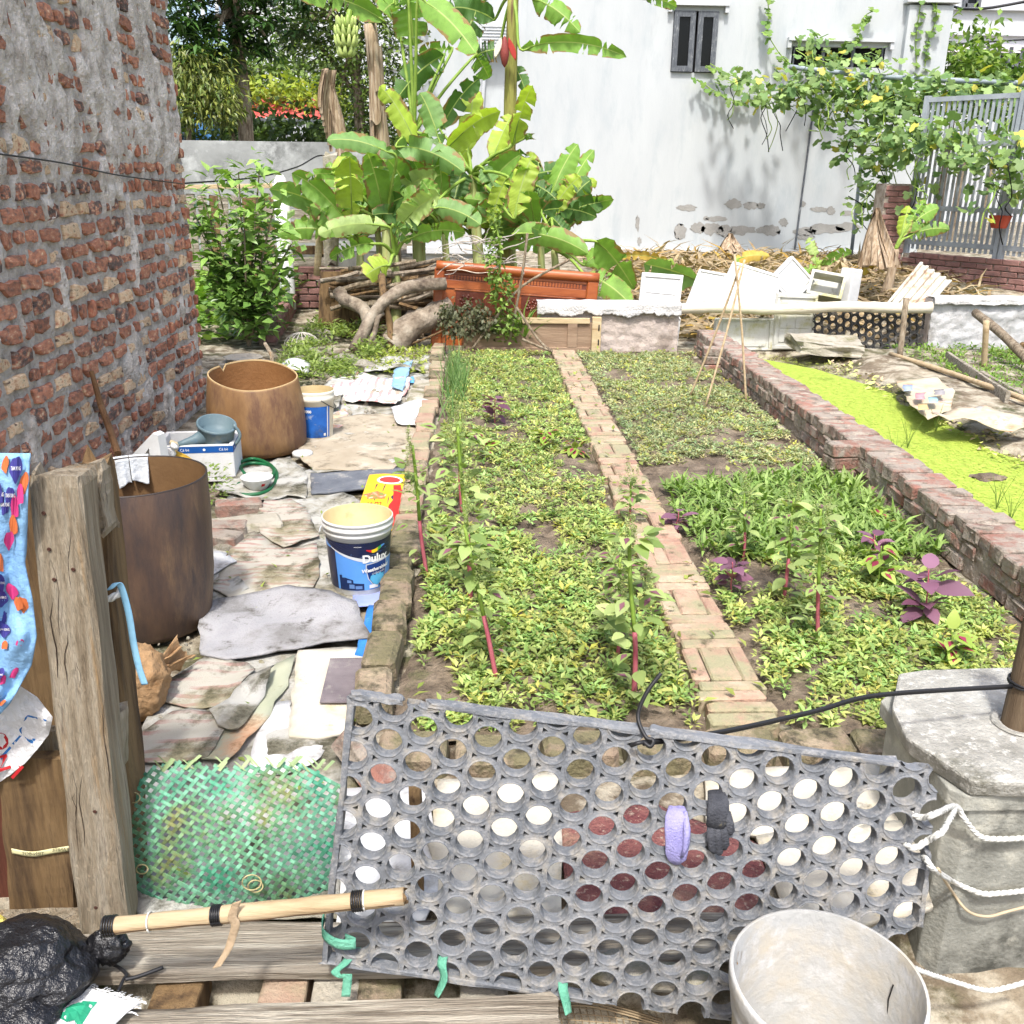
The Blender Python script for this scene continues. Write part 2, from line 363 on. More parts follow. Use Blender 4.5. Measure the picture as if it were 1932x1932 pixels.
for y in wy:
    for z in wz:
        s = smear(y, z); h = .004+.011*fbm(y*9, z*9, 1., 4)+.006*fbm(y*34, z*34, 2., 3)+s*(.021+.010*fbm(y*13, z*3.2, 6., 3))
        if y > WY1-.03: h -= (y-WY1+.03)*.5
        b.v.append((WX+h, y, z)); q = .86+.30*s*(.75+.4*fbm(y*8, z*2.4, 9.)); b.c.append((q, q, q*1.01))
nz_ = len(wz); b.f = [(i*nz_+j, (i+1)*nz_+j, (i+1)*nz_+j+1, i*nz_+j+1) for i in range(len(wy)-1) for j in range(nz_-1)]
b.build('mortar', m_mortar, house, smooth=False)
def roughbrick(seed):
    r = random.Random(seed); L, Hh = .5, .5; n = 10; out = []
    for a, c in ((-.5, -.5), (-.17, -.52), (.17, -.52), (.5, -.5), (.52, 0), (.5, .5), (.17, .52), (-.17, .52), (-.5, .5), (-.52, 0)):
        out.append((a+r.uniform(-.09, .09), c+r.uniform(-.15, .15)))
    if r.random() < .5: k = r.choice((0, 3, 5, 8)); out[k] = (out[k][0]*.72, out[k][1]*.72)
    b = MB(); vs = [(-.03, y, z) for y, z in out]+[(.008, y, z) for y, z in out]+[(.016+r.uniform(-.003, .003), y*.88, z*.84) for y, z in out]+[(.018, r.uniform(-.1, .1), r.uniform(-.1, .1))]
    fs = [(i, (i+1) % n, n+(i+1) % n, n+i) for i in range(n)]+[(n+i, n+(i+1) % n, 2*n+(i+1) % n, 2*n+i) for i in range(n)]+[(2*n+i, 2*n+(i+1) % n, 3*n) for i in range(n)]
    b.add(vs, fs); return withmat(b.mesh('brick'), (m_brick, m_brick, m_brick_b, m_brick, m_brick_c)[seed % 5])
RB = [roughbrick(k) for k in range(14)]
cand = []; row = 0; z = .03
while z < 3.1:
    y = 3.25+rnd.random()*.2
    while y < WY1-.04:
        L = rnd.choice((.205, .2, .19, .105, .115, .16)); L = min(L, WY1-.005-y)
        if L > .05: cand.append((y+L/2, z+.031+rnd.uniform(-.006, .006), L-.012-rnd.random()*.025, .061+rnd.uniform(-.014, .010)))
        y += L+rnd.uniform(.008, .03)
    z += .0955; row += 1
def vis(c):
    v = Vector((WX, c[0], c[1]))-EYE; w = v.dot(_F); return 966+FPX*v.dot(_r)/w, 966-FPX*v.dot(_u)/w, w
cand = [c for c in cand if vis(c)[0] > -40 and -40 < vis(c)[1] < 900]
cand.sort(key=lambda c: vis(c)[2]/c[2]**.5)
rest = MB()
for i, (y, z, L, h) in enumerate(cand):
    me = RB[rnd.randrange(14)]; dx = rnd.uniform(-.005, .009)
    if i < 300: piece('brick', me, (WX+dx, y, z), house, (rnd.uniform(-.05, .05), 0, rnd.choice((0, 0, .03))), (1, L, h))
    else: rest.add([(v.co.x+WX+dx, v.co.y*L+y, v.co.z*h+z) for v in me.vertices], [tuple(p.vertices) for p in me.polygons])
if rest.v: rest.build('far_bricks', m_brick_f, house, kind='stuff')

# ================================================================ brick path, edgings, low wall
def brickset(dims, m, n=5, jit=.004, off=.007, sd=0): return [withmat(bevbox('brick', dims, jit, off, sd+i), m) for i in range(n)]
bk_edge, bk_flat = brickset((.215, .056, .1), m_pathbrick), brickset((.213, .1, .06), m_pathbrick, sd=20)
path = tag(bpy.data.objects.new('garden_path', None), kind='structure'); COL.objects.link(path); path.location = (.83, 5.6, 0); WL[path.name] = Vector((.83, 5.6, 0))
y = 2.45; k = 0
while y < 8.72:
    if k % 2 == 0:
        t = rnd.random()
        ws = [.06]*(4 if t < .35 else 3) if t < .65 else ([.104, .06] if t < .85 else [.104])
        if y < 2.6: ws = [.06]*4
        for w in ws:
            me = rnd.choice(bk_edge if w < .1 else bk_flat)
            piece('brick', me, (.83+rnd.uniform(-.012, .012), y+w/2, .022+rnd.uniform(-.004, .004)-(.03 if w < .1 else .008)), path, (rnd.uniform(-.02, .02), rnd.uniform(-.015, .015), rnd.uniform(-.03, .03))); y += w+.006
        y += .006
    else:
        ws = rnd.choice(([.105, .1], [.062, .062, .1], [.1, .11], [.06, .1, .05])); x = .722+rnd.uniform(-.006, .006); gap = (.216-sum(ws))/max(1, len(ws)-1)
        for w in ws:
            me = rnd.choice(bk_edge if w < .08 else bk_flat)
            piece('brick', me, (x+w/2, y+.106, .018+rnd.uniform(-.004, .004)-(.03 if w < .08 else .008)), path, (rnd.uniform(-.015, .015), rnd.uniform(-.02, .02), math.pi/2+rnd.uniform(-.03, .03)), (1, w/(.056 if w < .08 else .1), 1)); x += w+gap
        y += .216
    k += 1
bk_moss = brickset((.2, .115, .09), m_mossbrick, 6, .008, .014, 40)
ed = thing('brick_edging', 'row of mossy bricks edging the left bed beside the rubbish strewn yard', 'brick edging', (-.3, 5.5, 0))
y = 2.52
while y < 8.85:
    L = rnd.choice((.19, .21, .2, .12)) if y > 3.2 else .23
    x = -.315+.01*math.sin(y*2)+rnd.uniform(-.014, .014)
    me = rnd.choice(bk_moss) if (y < 4.0 or rnd.random() < .15) else rnd.choice(bk_flat)
    piece('brick', me, (x, y+L/2, .03+rnd.uniform(-.012, .012)+(.012 if y < 3.4 else 0)), ed, (rnd.uniform(-.05, .05), rnd.uniform(-.05, .05), math.pi/2+rnd.uniform(-.07, .07)), (L/.21, 1.1, 1)); y += L+.008
ed = thing('brick_edging', 'row of mossy bricks across the near end of both beds', 'brick edging', (.6, 2.36, 0))
x = -.28
while x < 1.62:
    L = .215+rnd.uniform(-.01, .02)
    piece('brick', rnd.choice(bk_moss), (x+L/2, 2.35+rnd.uniform(-.012, .012), .0+rnd.uniform(-.008, .012)), ed, (rnd.uniform(-.04, .04), rnd.uniform(-.04, .04), rnd.uniform(-.05, .05)), (L/.21, 1.15, 1)); x += L+.012
# low garden wall between bed and pond
gw = thing('low_brick_wall', 'low brick garden wall with red header coping running beside the green pond', 'brick wall', (2.21, 6, 0))
b = MB(); rr = random.Random(3)
b.grid(lambda s, t: (2.108+.008*fbm(s*60, t*4, 2.)+.01*(1-t), 2.9+6.06*s, -.04+.19*t), 200, 7)
b.box((2.22, 5.94, .05), (.2, 6.06, .2)); b.build('mortar_core', m_grout, gw)
bk_head = brickset((.22, .106, .07), m_wallbrick, 6, .006, .007, 60); bk_str = brickset((.05, .21, .062), m_wallbrick, 5, .006, .008, 80)
y = 2.93
while y < 8.93:
    piece('brick', rnd.choice(bk_head), (2.215+rnd.uniform(-.012, .012), y+.055, .168+rnd.uniform(-.006, .006)), gw, (rnd.uniform(-.03, .03), rnd.uniform(-.04, .04), rnd.uniform(-.05, .05))); y += rnd.choice((.112, .114, .116, .135))
for zc in (.022, .098):
    y = 2.95+rnd.random()*.1
    while y < 8.85:
        L = rnd.choice((.21, .21, .11))
        if rnd.random() < .85: piece('brick', rnd.choice(bk_str), (2.125+rnd.uniform(-.003, .006), y+L/2, zc), gw, (0, 0, rnd.uniform(-.02, .02)), (1, L/.212, 1))
        y += L+.014
for yy in (4.98, 8.0):
    for q in range(3): piece('brick', rnd.choice(bk_head), (2.04, yy, .03+q*.072), gw, (0, 0, rnd.uniform(-.1, .1)), (.75, 1.1, 1))
b = MB()
for q in range(46):
    yy = 3.+q*.13+rnd.uniform(-.04, .04); b.lathe([(0, .022), (.022, .018), (.045, .006), (.055, -.02)], (2.215+rnd.uniform(-.05, .06), yy, .196), 9, fn=lambda p, a: Vector((p.x*rnd.uniform(.7, 1.5), p.y*rnd.uniform(.5, .9), p.z*.6)))
b.build('mortar_blobs', m_grout, gw)
# ================================================================ the yard: drums, buckets, sheets and sacks
m_drum = mat('drum_brown', [S(66, 52, 46), S(82, 64, 54), S(98, 77, 62)], 2.2, .55, .15, 60, stretch=(3, 3, .8), dirt=[(S(118, 94, 70), .2, 2.4), (S(62, 53, 52), .3, 1.6)], spec=.4)
m_drum_in = mat('drum_inside', [S(106, 80, 52), S(130, 100, 66)], 3, .7, .15, 40, dirt=(S(92, 62, 36), .3, 3))
m_drum2 = mat('drum_tan', [S(112, 82, 54), S(134, 102, 68), S(150, 120, 84)], 2.6, .55, .12, 50, stretch=(2, 2, .7), dirt=[(S(104, 76, 58), .35, 2.5)])
m_whitepl = mat('white_plastic', [S(194, 194, 191), S(208, 208, 205)], 6, .45, .05, 50, dirt=(S(178, 172, 156), .22, 7), spec=.45)
m_foam = mat('foam', [S(196, 196, 193), S(210, 210, 208)], 8, .85, .25, 160, dirt=(S(180, 176, 160), .16, 4))
m_foamdirty = mat('foam_dirty', [S(184, 184, 175), S(202, 202, 195)], 5, .85, .3, 120, dirt=[(S(164, 160, 118), .38, 2.6), (S(120, 116, 90), .14, 9)])
m_bluelabel = mat('label_blue', [S(70, 130, 206), S(96, 156, 222)], 3, .35, 0, 20, spec=.45)
m_navy = flat('label_navy', S(20, 28, 62), .35, .45, 0); m_inkwhite = flat('ink_white', S(238, 238, 236), .5, .3, 0); m_silver = flat('label_silver', S(206, 210, 216), .4, .4, 0)
m_ired, m_iyel, m_igrn, m_iblu = (flat('ink_'+n, S(*c), .5, .3, 0) for n, c in (('red', (206, 40, 44)), ('yellow', (240, 202, 40)), ('green', (70, 160, 70)), ('blue', (30, 92, 180))))
m_ochre = mat('bucket_inside', [S(176, 156, 112), S(196, 178, 136)], 4, .6, .1, 40, dirt=(S(160, 128, 74), .25, 4))
m_blue = mat('bucket_blue', [S(28, 84, 160), S(44, 104, 184)], 5, .5, .05, 50, dirt=[(S(170, 180, 190), .13, 12), (S(24, 60, 110), .3, 3)])
m_cloth = mat('grey_cloth', [S(156, 155, 157), S(178, 177, 178)], 8, .97, .6, 140, dirt=[(S(132, 130, 128), .4, 4), (S(84, 80, 74), .16, 16)])
m_sackw = mat('white_sack', [S(174, 172, 164), S(192, 191, 185)], 4, .85, .5, 240, dirt=[(S(138, 133, 116), .42, 3.5), (S(74, 71, 56), .3, 8)])
m_sackp = mat('striped_sack', [S(172, 167, 153), S(188, 184, 172)], 4, .85, .5, 240, wave=('Y', 6.5, S(170, 138, 130), .6, .75), dirt=[(S(142, 134, 108), .36, 3.5), (S(78, 74, 54), .28, 8)])
m_sackg = mat('green_sack', [S(160, 164, 138), S(178, 178, 156)], 3, .85, .45, 240, dirt=[(S(206, 150, 110), .26, 2.), (S(100, 96, 70), .18, 8)])
m_beige = mat('beige_mat', [S(160, 148, 128), S(176, 165, 145)], 5, .97, .5, 150, dirt=[(S(104, 94, 76), .3, 7), (S(186, 178, 162), .3, 4)])
m_slate = mat('slate_board', [S(86, 90, 98), S(112, 116, 122)], 6, .8, .4, 90, dirt=(S(160, 156, 148), .24, 9))
m_board = mat('white_board', [S(182, 175, 158), S(198, 193, 180)], 4, .85, .3, 90, dirt=[(S(188, 172, 136), .25, 4), (S(60, 54, 46), .11, 9)])
m_paper = mat('paper_white', [S(186, 186, 184), S(202, 202, 202)], 5, .8, .3, 60, dirt=[(S(136, 132, 124), .26, 6), (S(90, 84, 72), .12, 9)])
m_bluemat = mat('blue_tile', [S(44, 112, 190), S(62, 134, 208)], 6, .6, .3, 60, dirt=[(S(130, 170, 210), .14, 22), (S(40, 60, 80), .1, 9)])
m_lilac = mat('lilac_sheet', [S(120, 136, 190), S(146, 156, 198)], 4, .6, .15, 60, dirt=(S(160, 160, 170), .2, 8))
m_ribmat = mat('ribbed_mat', [S(104, 96, 100), S(128, 120, 122)], 7, .85, .3, 120, dirt=(S(150, 146, 140), .2, 10))
m_paperbag = mat('brown_paper', [S(146, 114, 78), S(166, 134, 98)], 6, .85, .8, 24, dirt=(S(140, 104, 66), .25, 9))
m_stone = mat('rubble', [S(150, 143, 128), S(172, 166, 152)], 6, .95, .7, 45, rand=.12, dirt=[(S(120, 116, 88), .3, 7)])
m_redclay = mat('red_clay', [S(150, 62, 44), S(170, 78, 56)], 6, .75, .15, 60)
m_greypot = mat('grey_pot', [S(150, 144, 132), S(176, 168, 152)], 6, .9, .4, 60, dirt=(S(110, 104, 84), .3, 6))
m_hose = flat('hose_green', S(18, 92, 52), .45, .4)
m_can = mat('can_grey', [S(84, 104, 112), S(104, 122, 126)], 4, .5, .08, 40, dirt=[(S(60, 110, 160), .2, 4), (S(140, 146, 138), .2, 6)])
m_wood = mat('old_wood', [S(120, 104, 84), S(150, 136, 114), S(172, 160, 140)], 6, .9, .6, 30, stretch=(6, 6, .5), dirt=[(S(176, 134, 86), .2, 3), (S(70, 56, 42), .12, 8)])
m_black = flat('black_plastic', S(24, 24, 26), .4, .5)

def hollow(c, prof_out, prof_in, m_out, m_in, t, n=40, fn=None, names=('body', 'inside')):
    MB().lathe(prof_out, c, n, fn=fn).build(names[0], m_out, t, smooth=True)
    MB().lathe(prof_in, c, n, fn=fn).build(names[1], m_in, t, smooth=True)
# near dark drum
c = (-1.2, 3.25, 0); t = thing('water_drum', 'tall dark brown cut drum with a white rag hanging on its rim', 'drum', c)
hollow(c, [(.0, .0), (.20, .0), (.212, .02), (.235, .2), (.244, .4), (.245, .565), (.243, .57), (.239, .568)], [(.239, .568), (.238, .4), (.228, .2), (.21, .06), (0, .05)], m_drum, m_drum_in, t, 56)
b = MB(); b.tube([Vector((math.cos(a)*.242-1.2, math.sin(a)*.242+3.25, .568)) for a in np.linspace(0, 2*math.pi, 57)], .0035, 6, False); b.build('rim', flat('drum_rim', S(60, 52, 48), .5), t)
# rag over the rim
rag = thing('rag', 'wet white rag hung over the dark drum rim', 'rag', (-1.26, 3.47, .45))
for a0, a1, ln, sd in ((1.70, 1.98, .095, 1), (1.99, 2.2, .11, 4)):
    def rf(s, tt, a0=a0, a1=a1, ln=ln, sd=sd):
        a = a0+(a1-a0)*s; f = math.sin(s*7+sd)
        if tt < .25: r, z = .262-.004*f, .574-(.25-tt)*.16
        else:
            q = (tt-.25)/.75; r = .245-.012*sst(0, .12, q)-.006*f*q-.02*q*q; z = .576-ln*q*(1+.12*math.sin(s*3+sd))
            if q < .06: r = .25
        return (-1.2+math.cos(a)*r, 3.25+math.sin(a)*r, z)
    ob = MB().grid(rf, 16, 24).build('cloth_fold', mat('rag', [S(180, 184, 186), S(196, 200, 202)], 8, .8, .5, 40), rag, smooth=True); ob.modifiers.new('t', 'SOLIDIFY').thickness = .003
# far tan drum, cut slanting, with a notch
c = (-1.31, 5.62, 0); t = thing('water_drum', 'tan brown tapering drum cut off unevenly behind the foam box', 'drum', c)
def slant(p, a):
    q = sst(.3, .46, p.z); p.z += q*(.035*math.sin(a)-.02*math.cos(a)-.006*math.sin(3*a)); 
    if abs(a-2.55) < .09 and q > .9: p.z -= .035
    return p
hollow(c, [(0, 0), (.27, 0), (.287, .03), (.29, .12), (.283, .28), (.262, .43), (.258, .442), (.252, .44)], [(.252, .44), (.262, .28), (.27, .1), (0, .08)], m_drum2, mat('drum2_in', [S(132, 92, 54), S(150, 110, 70)], 3, .7), t, 64, slant)
b = MB(); b.lathe([(.259, .438), (.2585, .4455), (.252, .4455), (.251, .438)], c, 64, fn=slant); b.build('rim', flat('drum_cut_edge', S(196, 168, 122), .7), t)
# paint bucket with a printed label
C = Vector((-.462, 3.55, .004)); t = thing('paint_bucket', 'white paint bucket with blue printed label standing on the white fabric', 'paint bucket', C)
RB0, RT0, BH = .112, .134, .305
def brad(z): return RB0+(RT0-RB0)*z/BH
hollow(C, [(0, 0), (.108, 0), (RB0, .006), (brad(.25), .25), (.1375, .252), (.1375, .262), (.134, .264), (.134, .272), (.1415, .274), (.1425, .284), (.137, .288), (.137, .297), (.1405, .299), (.1405, .306), (.136, .308)],
       [(.136, .308), (.131, .304), (.107, .03), (0, .03)], m_whitepl, m_ochre, t, 56)
fc = math.atan2(-C.y, -C.x)                              # the side that faces the lane
def onb(off=.0008, a0=fc+.12):
    return lambda x, z: (C.x+math.cos(a0+x/.125)*(brad(z)+off), C.y+math.sin(a0+x/.125)*(brad(z)+off), C.z+z)
def rect(x0, x1, y0, y1, n=20): return [(x0+(x1-x0)*i/n, y0) for i in range(n+1)]+[(x1-(x1-x0)*i/n, y1) for i in range(n+1)]
decal('label', rect(-.21, .22, .028, .232, 40), onb(), m_bluelabel, t, .02)
def arc(x): return .150+.062*((x+.175)/.33-1.)**2*1.15 if x < .155 else .150
xs = np.linspace(-.21, .22, 44)
decal('label_top', [(x, min(.2315, arc(x))) for x in xs]+[(x, .2325) for x in xs[::-1]], onb(.0014), m_navy, t, .02)
xs = np.linspace(-.14, .15, 30); decal('label_swoosh', [(x, min(.2318, arc(x))-.014*(1-abs(x)/.2)) for x in xs]+[(x, min(.232, arc(x))+.001) for x in xs[::-1]], onb(.0018), m_silver, t, .02)
sides = rect(-.225, -.13, .028, .232, 10)
decal('label_edge', rect(-.215, -.118, .028, .2, 10), onb(.0016), m_navy, t, .02)
lettering('brand_name', 'Dulux', lambda x, y: onb(.003)(x+.052, y+.163), .046, m_inkwhite, t, bold=.0016)
for k, (m_, x0, x1) in enumerate(((m_ired, .012, .034), (m_iyel, .032, .06), (m_igrn, .058, .076), (m_bluelabel, .074, .094))):
    xs = np.linspace(x0, x1, 8); wv = lambda x: .198+.006*math.sin((x-.012)*70+2.6)+.006*(x-.012)/.08
    decal('flourish', [(x, wv(x)-.007*math.sin((x-.008)/.09*math.pi)) for x in xs]+[(x, wv(x)+.006*math.sin((x-.008)/.09*math.pi)+.002) for x in xs[::-1]], onb(.003), m_, t, .02)
sh = [(-.046, .04), (.046, .048), (.048, .018), (.04, -.02), (.02, -.045), (0, -.055), (-.02, -.045), (-.038, -.02), (-.046, .015)]
decal('shield_edge', [(x*1.08+.058, y*1.08+.098) for x, y in sh], onb(.0022), m_silver, t, .02)
decal('shield', [(x+.058, y+.098) for x, y in sh], onb(.0030), flat('shield_blue', S(26, 60, 124), .4), t, .02)
decal('shield_skyline', [(x*.88+.058, y*.9+.093) for x, y in sh[3:8]]+[(x+.058, y+.088) for x, y in ((-.03, 0), (-.02, .006), (-.01, .0), (-.004, .012), (.004, .002), (.014, .01), (.024, 0), (.034, .004))], onb(.0038), flat('shield_light', S(96, 186, 226), .4), t, .02)
lettering('product_name', 'Weathershield', lambda x, y: onb(.0046)(x+.054, y+.116+x*.06), .021, m_inkwhite, t, bold=.0008, shear=.1)
lettering('product_line', 'CHỐNG KIỀM', lambda x, y: onb(.0046)(x+.064, y+.098+x*.06), .010, m_inkwhite, t)
lettering('small_print', 'AkzoNobel', lambda x, y: onb(.003)(x-.02, y+.219), .006, m_inkwhite, t)
m_hs = flat('print_house', S(28, 44, 84), .4); m_hs2 = flat('print_house_light', S(98, 132, 184), .4)
decal('printed_house', [(-.105, .03), (-.105, .092), (-.093, .094), (-.092, .082), (-.078, .084), (-.045, .076), (-.044, .062), (.0, .058), (0, .03)], onb(.003), m_hs, t, .02)
for r_ in ((-.07, -.052, .062, .074), (-.062, -.04, .038, .056), (-.036, -.008, .036, .05)): decal('printed_window', rect(*r_, 4), onb(.0038), m_hs2, t, .02)
decal('sticker', rect(.022, .062, .034, .05, 6), onb(.003), m_inkwhite, t, .02)
for x in (.076, .094): decal('stamp', [(x+.008*math.cos(a), .047+.008*math.sin(a)) for a in np.linspace(0, 6.0, 14)], onb(.003), m_navy, t, .02)
b = MB(); b.tube([C+Vector((math.cos(a)*.15, math.sin(a)*.15, .262-.012*abs(math.sin(a-fc)))) for a in np.linspace(fc-1.5, fc-2.9, 12)], .0025, 6); b.build('wire_handle', m_silver, t)
# blue paint bucket behind the tan drum
C2 = Vector((-.985, 5.80, 0)); t = thing('paint_bucket', 'blue and white paint bucket with stained rim beside the tan drum', 'paint bucket', C2)
hollow(C2, [(0, 0), (.088, 0), (.091, .005), (.106, .235), (.11, .237), (.113, .262), (.109, .265), (.113, .28), (.115, .292), (.11, .294)], [(.11, .294), (.104, .27), (.09, .05), (0, .05)], mat('bucket_white2', [S(206, 200, 182), S(222, 218, 204)], 6, .6, .1, 50, dirt=(S(176, 150, 100), .25, 5)), m_ochre, t, 40, lambda p, a: p*1.08)
a2 = math.atan2(-C2.y, -C2.x); onb2 = lambda off: (lambda x, z: (C2.x+math.cos(a2+x/.1)*((.0905+.0155*z/.235)*1.08+off), C2.y+math.sin(a2+x/.1)*((.0905+.0155*z/.235)*1.08+off), C2.z+z*1.08))
decal('label', rect(-.16, .085, .03, .212, 26), onb2(.001), m_blue, t, .02); decal('label_strip', rect(.066, .073, .03, .212, 3), onb2(.002), m_whitepl, t, .02)
lettering('label_number', '3000', lambda x, y: onb2(.003)(x-.045, y+.185), .022, m_inkwhite, t, bold=.0008); decal('label_square', rect(.042, .056, .04, .056, 3), onb2(.002), m_whitepl, t, .02)
b = MB(); b.tube([C2+Vector((math.cos(a)*.126, math.sin(a)*.126, .27-.07*math.sin((a-a2-.3)/2.4*math.pi))) for a in np.linspace(a2+.3, a2+2.7, 14)], .003, 6); b.build('wire_handle', m_black, t)
# foam box with watering can
B0 = Vector((-1.5, 5.06, .004)); Rz = Matrix.Rotation(rad(6), 3, 'Z'); t = thing('foam_box', 'open white foam box with a blue printed band holding the watering can', 'foam box', B0)
w, d, h, tk = .40, .31, .205, .024; b = MB()
b.box(B0+Vector((0, 0, .012)), (w, d, .024), Rz)
for sx, sy, dx, dy in ((0, -1, w, tk), (0, 1, w, tk), (-1, 0, tk, d-2*tk), (1, 0, tk, d-2*tk)): b.box(B0+Rz @ Vector((sx*(w-tk)/2, sy*(d-tk)/2, h/2+.012)), (dx, dy, h-.024), Rz)
b.build('box', m_foam, t, bevel=.004)
for ln, off, ax, ay in ((w, Vector((0, -d/2-.0012, 0)), Vector((1, 0, 0)), 0), (d, Vector((w/2+.0012, 0, 0)), Vector((0, 1, 0)), 1)):
    fnb = lambda x, y, off=off, ax=ax: B0+Rz @ (off*1.0+ax*x+Vector((0, 0, y)))
    decal('blue_band', rect(-ln/2, ln/2, h-.042, h-.006, 4), fnb, flat('band_blue', S(24, 84, 156), .5), t, .2)
    for q in range(4):
        x = -ln/2+ln*(q+.5)/4; f2 = lambda x_, y_, x=x, fnb=fnb, off=off: Vector(fnb(x_+x, y_))+Rz @ (off.normalized()*.0015)
        if q % 2: lettering('band_print', 'Cá bè', lambda a_, b_, f2=f2: f2(a_, b_+h-.024), .02, m_inkwhite, t)
        else: decal('band_dot', [(.007*math.cos(a), h-.024+.007*math.sin(a)) for a in np.linspace(0, 6, 12)], f2, m_inkwhite, t, .2)
K = Vector((-1.40, 5.03, .165)); t = thing('watering_can', 'grey blue plastic watering can lying tilted in the foam box', 'watering can', K)
Mt = Matrix.Rotation(rad(12), 3, 'Y') @ Matrix.Rotation(rad(14), 3, 'X')
MB().lathe([(0, -.1), (.086, -.1), (.092, -.09), (.098, .07), (.105, .074), (.105, .086), (.1, .09), (.094, .088), (.09, .03), (0, .02)], K+Vector((0, 0, .055)), 32, Mt).build('body', m_can, t, smooth=True)
p0 = K+Mt @ Vector((-.06, -.04, .075)); p1 = K+Vector((-.17, -.12, .045)); b = MB()
b.tube([p0+(p1-p0)*s for s in (0, .4, .8, 1)], [.045, .026, .018, .017], 14); b.build('spout', m_can, t, smooth=True)
dv = (p1-p0).normalized(); Mr = dv.to_track_quat('Z', 'Y').to_matrix()
MB().lathe([(.016, -.004), (.036, .018), (.038, .026), (.03, .034), (0, .038)], p1, 20, Mr).build('rose', mat('rose_cream', [S(196, 178, 140), S(212, 196, 160)], 30, .7, .6, 300), t, smooth=True)
b = MB(); b.tube([K+Mt @ Vector((.08, 0, .16+0*s))+Vector((.03*math.sin(s*math.pi), 0, -.11*s)) for s in np.linspace(0, 1, 10)], .009, 8); b.build('handle', m_can, t, smooth=True)
# small things behind the near drum
o = atY(300, 858, 4.55); t = thing('foam_corner', 'white foam corner piece shaped like a wedge behind the near drum', 'foam piece', o)
A = [atY(x, y, 4.5) for x, y in ((236, 872), (288, 817), (297, 822), (306, 872), (284, 872), (281, 845), (262, 872))]
b = MB(); n = len(A); b.add([p for p in A]+[p+Vector((.02, .05, 0)) for p in A], [tuple(range(n)), tuple(range(2*n-1, n-1, -1))]+[(i, n+i, n+(i+1) % n, (i+1) % n) for i in range(n)]); b.build('wedge', m_foam, t)
o = atY(314, 866, 4.62); MB().lathe([(0, 0), (.026, 0), (.028, .05), (.012, .06), (.012, .07), (.02, .072), (.02, .09), (0, .092)], o, 16, Matrix.Rotation(rad(35), 3, 'Y')).build('plastic_bottle', m_whitepl, label='small white plastic bottle with wide cap between drum and foam box', cat='bottle', smooth=True)
o = atY(338, 872, 4.66); t = thing('scrub_brush', 'yellow scrub brush lying beside the foam box', 'brush', o)
b = MB(); b.grid(lambda s, q: o+Vector((.11*s-.03, -.03+.05*q, .05-.06*s*s+.012*math.sin(q*3.1))), 8, 5); b.build('head', mat('brush_yellow', [S(196, 150, 40), S(220, 180, 70)], 60, .7, .9, 200), t).modifiers.new('t', 'SOLIDIFY').thickness = .012
b = MB(); b.tube([atX(172, 700, WX+.05), atX(190, 765, WX+.075), atX(208, 812, WX+.15), atX(222, 856, WX+.22)], [.012, .016, .018, .019], 8, jit=.15); b.build('stick', mat('dark_stick', [S(92, 66, 44), S(120, 90, 62)], 10, .9, .5, 40), label='thin brown stick leaning against the rough brick wall', cat='stick')
# planters behind the tan drum
o = atY(458, 700, 7.3); o.z = 0; o0 = Vector((o.x, 7.3, 0)); t = thing('planter', 'grey concrete planter with an octagonal tray on top behind the tan drum', 'planter', o0)
b = MB(); b.box(o0+Vector((0, 0, .1)), (.27, .22, .2), taper=1.12); b.build('trough', m_greypot, t, bevel=.006)
MB().lathe([(0, .206), (.12, .206), (.155, .235), (.15, .238), (.115, .214), (0, .214)], o0+Vector((.01, 0, 0)), 8).build('tray', m_greypot, t)
o = Vector((o0.x+.07, 6.85, 0)); b = MB(); b.lathe([(0, 0), (.09, 0), (.105, .17), (.125, .172), (.126, .195), (.118, .195), (.1, .15), (0, .14)], o, 30)
t = thing('flower_pot', 'round red plastic pot showing above the tan drum rim', 'flower pot', o); b.build('pot', m_redclay, t, smooth=False)
b = MB(); b.tube([Vector((-1.5, 6.75, .0)), atY(514, 672, 7.0), atY(500, 648, 7.15)], [.016, .015, .014], 8); b.build('tool_handle', m_wood, label='grey wooden tool handle slanting up behind the tan drum', cat='handle')
o = atZ(552, 708, .0); b = MB(); b.grid(lambda s, q: o+Vector((-.13+.27*s, -.1+.2*q, .10-.09*(2*s-1)**2*.6+.05*(q-.5)-.07*max(0, .3-s))), 10, 8)
ob = b.build('plastic_tub', m_whitepl, label='broken white plastic tub lying by the rubble behind the blue bucket', cat='plastic tub', smooth=True); ob.modifiers.new('t', 'SOLIDIFY').thickness = .008
# bowl, hose, lid
o = atZ(486, 922, .02); t = thing('bowl', 'white enamel bowl with red flower print on the crumpled cloth', 'bowl', o)
MB().lathe([(0, 0), (.045, 0), (.05, .006), (.078, .05), (.082, .062), (.084, .066), (.08, .068), (.074, .058), (.045, .014), (0, .012)], o, 30).build('bowl', m_whitepl, t, smooth=True)
ab = math.atan2(-o.y, -o.x)
for q in range(6): decal('printed_flower', [(.005*math.cos(a), .005*math.sin(a)) for a in np.linspace(0, 5.6, 8)], lambda x, y, q=q: o+Vector((math.cos(ab+.35+(q % 3)*.09+x/.07)*(.066+(y+(q//3)*.008)*.6+.0015), math.sin(ab+.35+(q % 3)*.09+x/.07)*(.066+(y+(q//3)*.008)*.6+.0015), .033+y+(q//3)*.008)), m_ired, t, .2)
hp = [atZ(x, y, .018) for x, y in ((452, 912), (440, 928), (466, 935), (505, 928), (522, 905), (515, 885), (480, 877), (455, 885), (470, 905), (500, 915), (518, 895), (505, 880), (475, 872), (440, 885))]
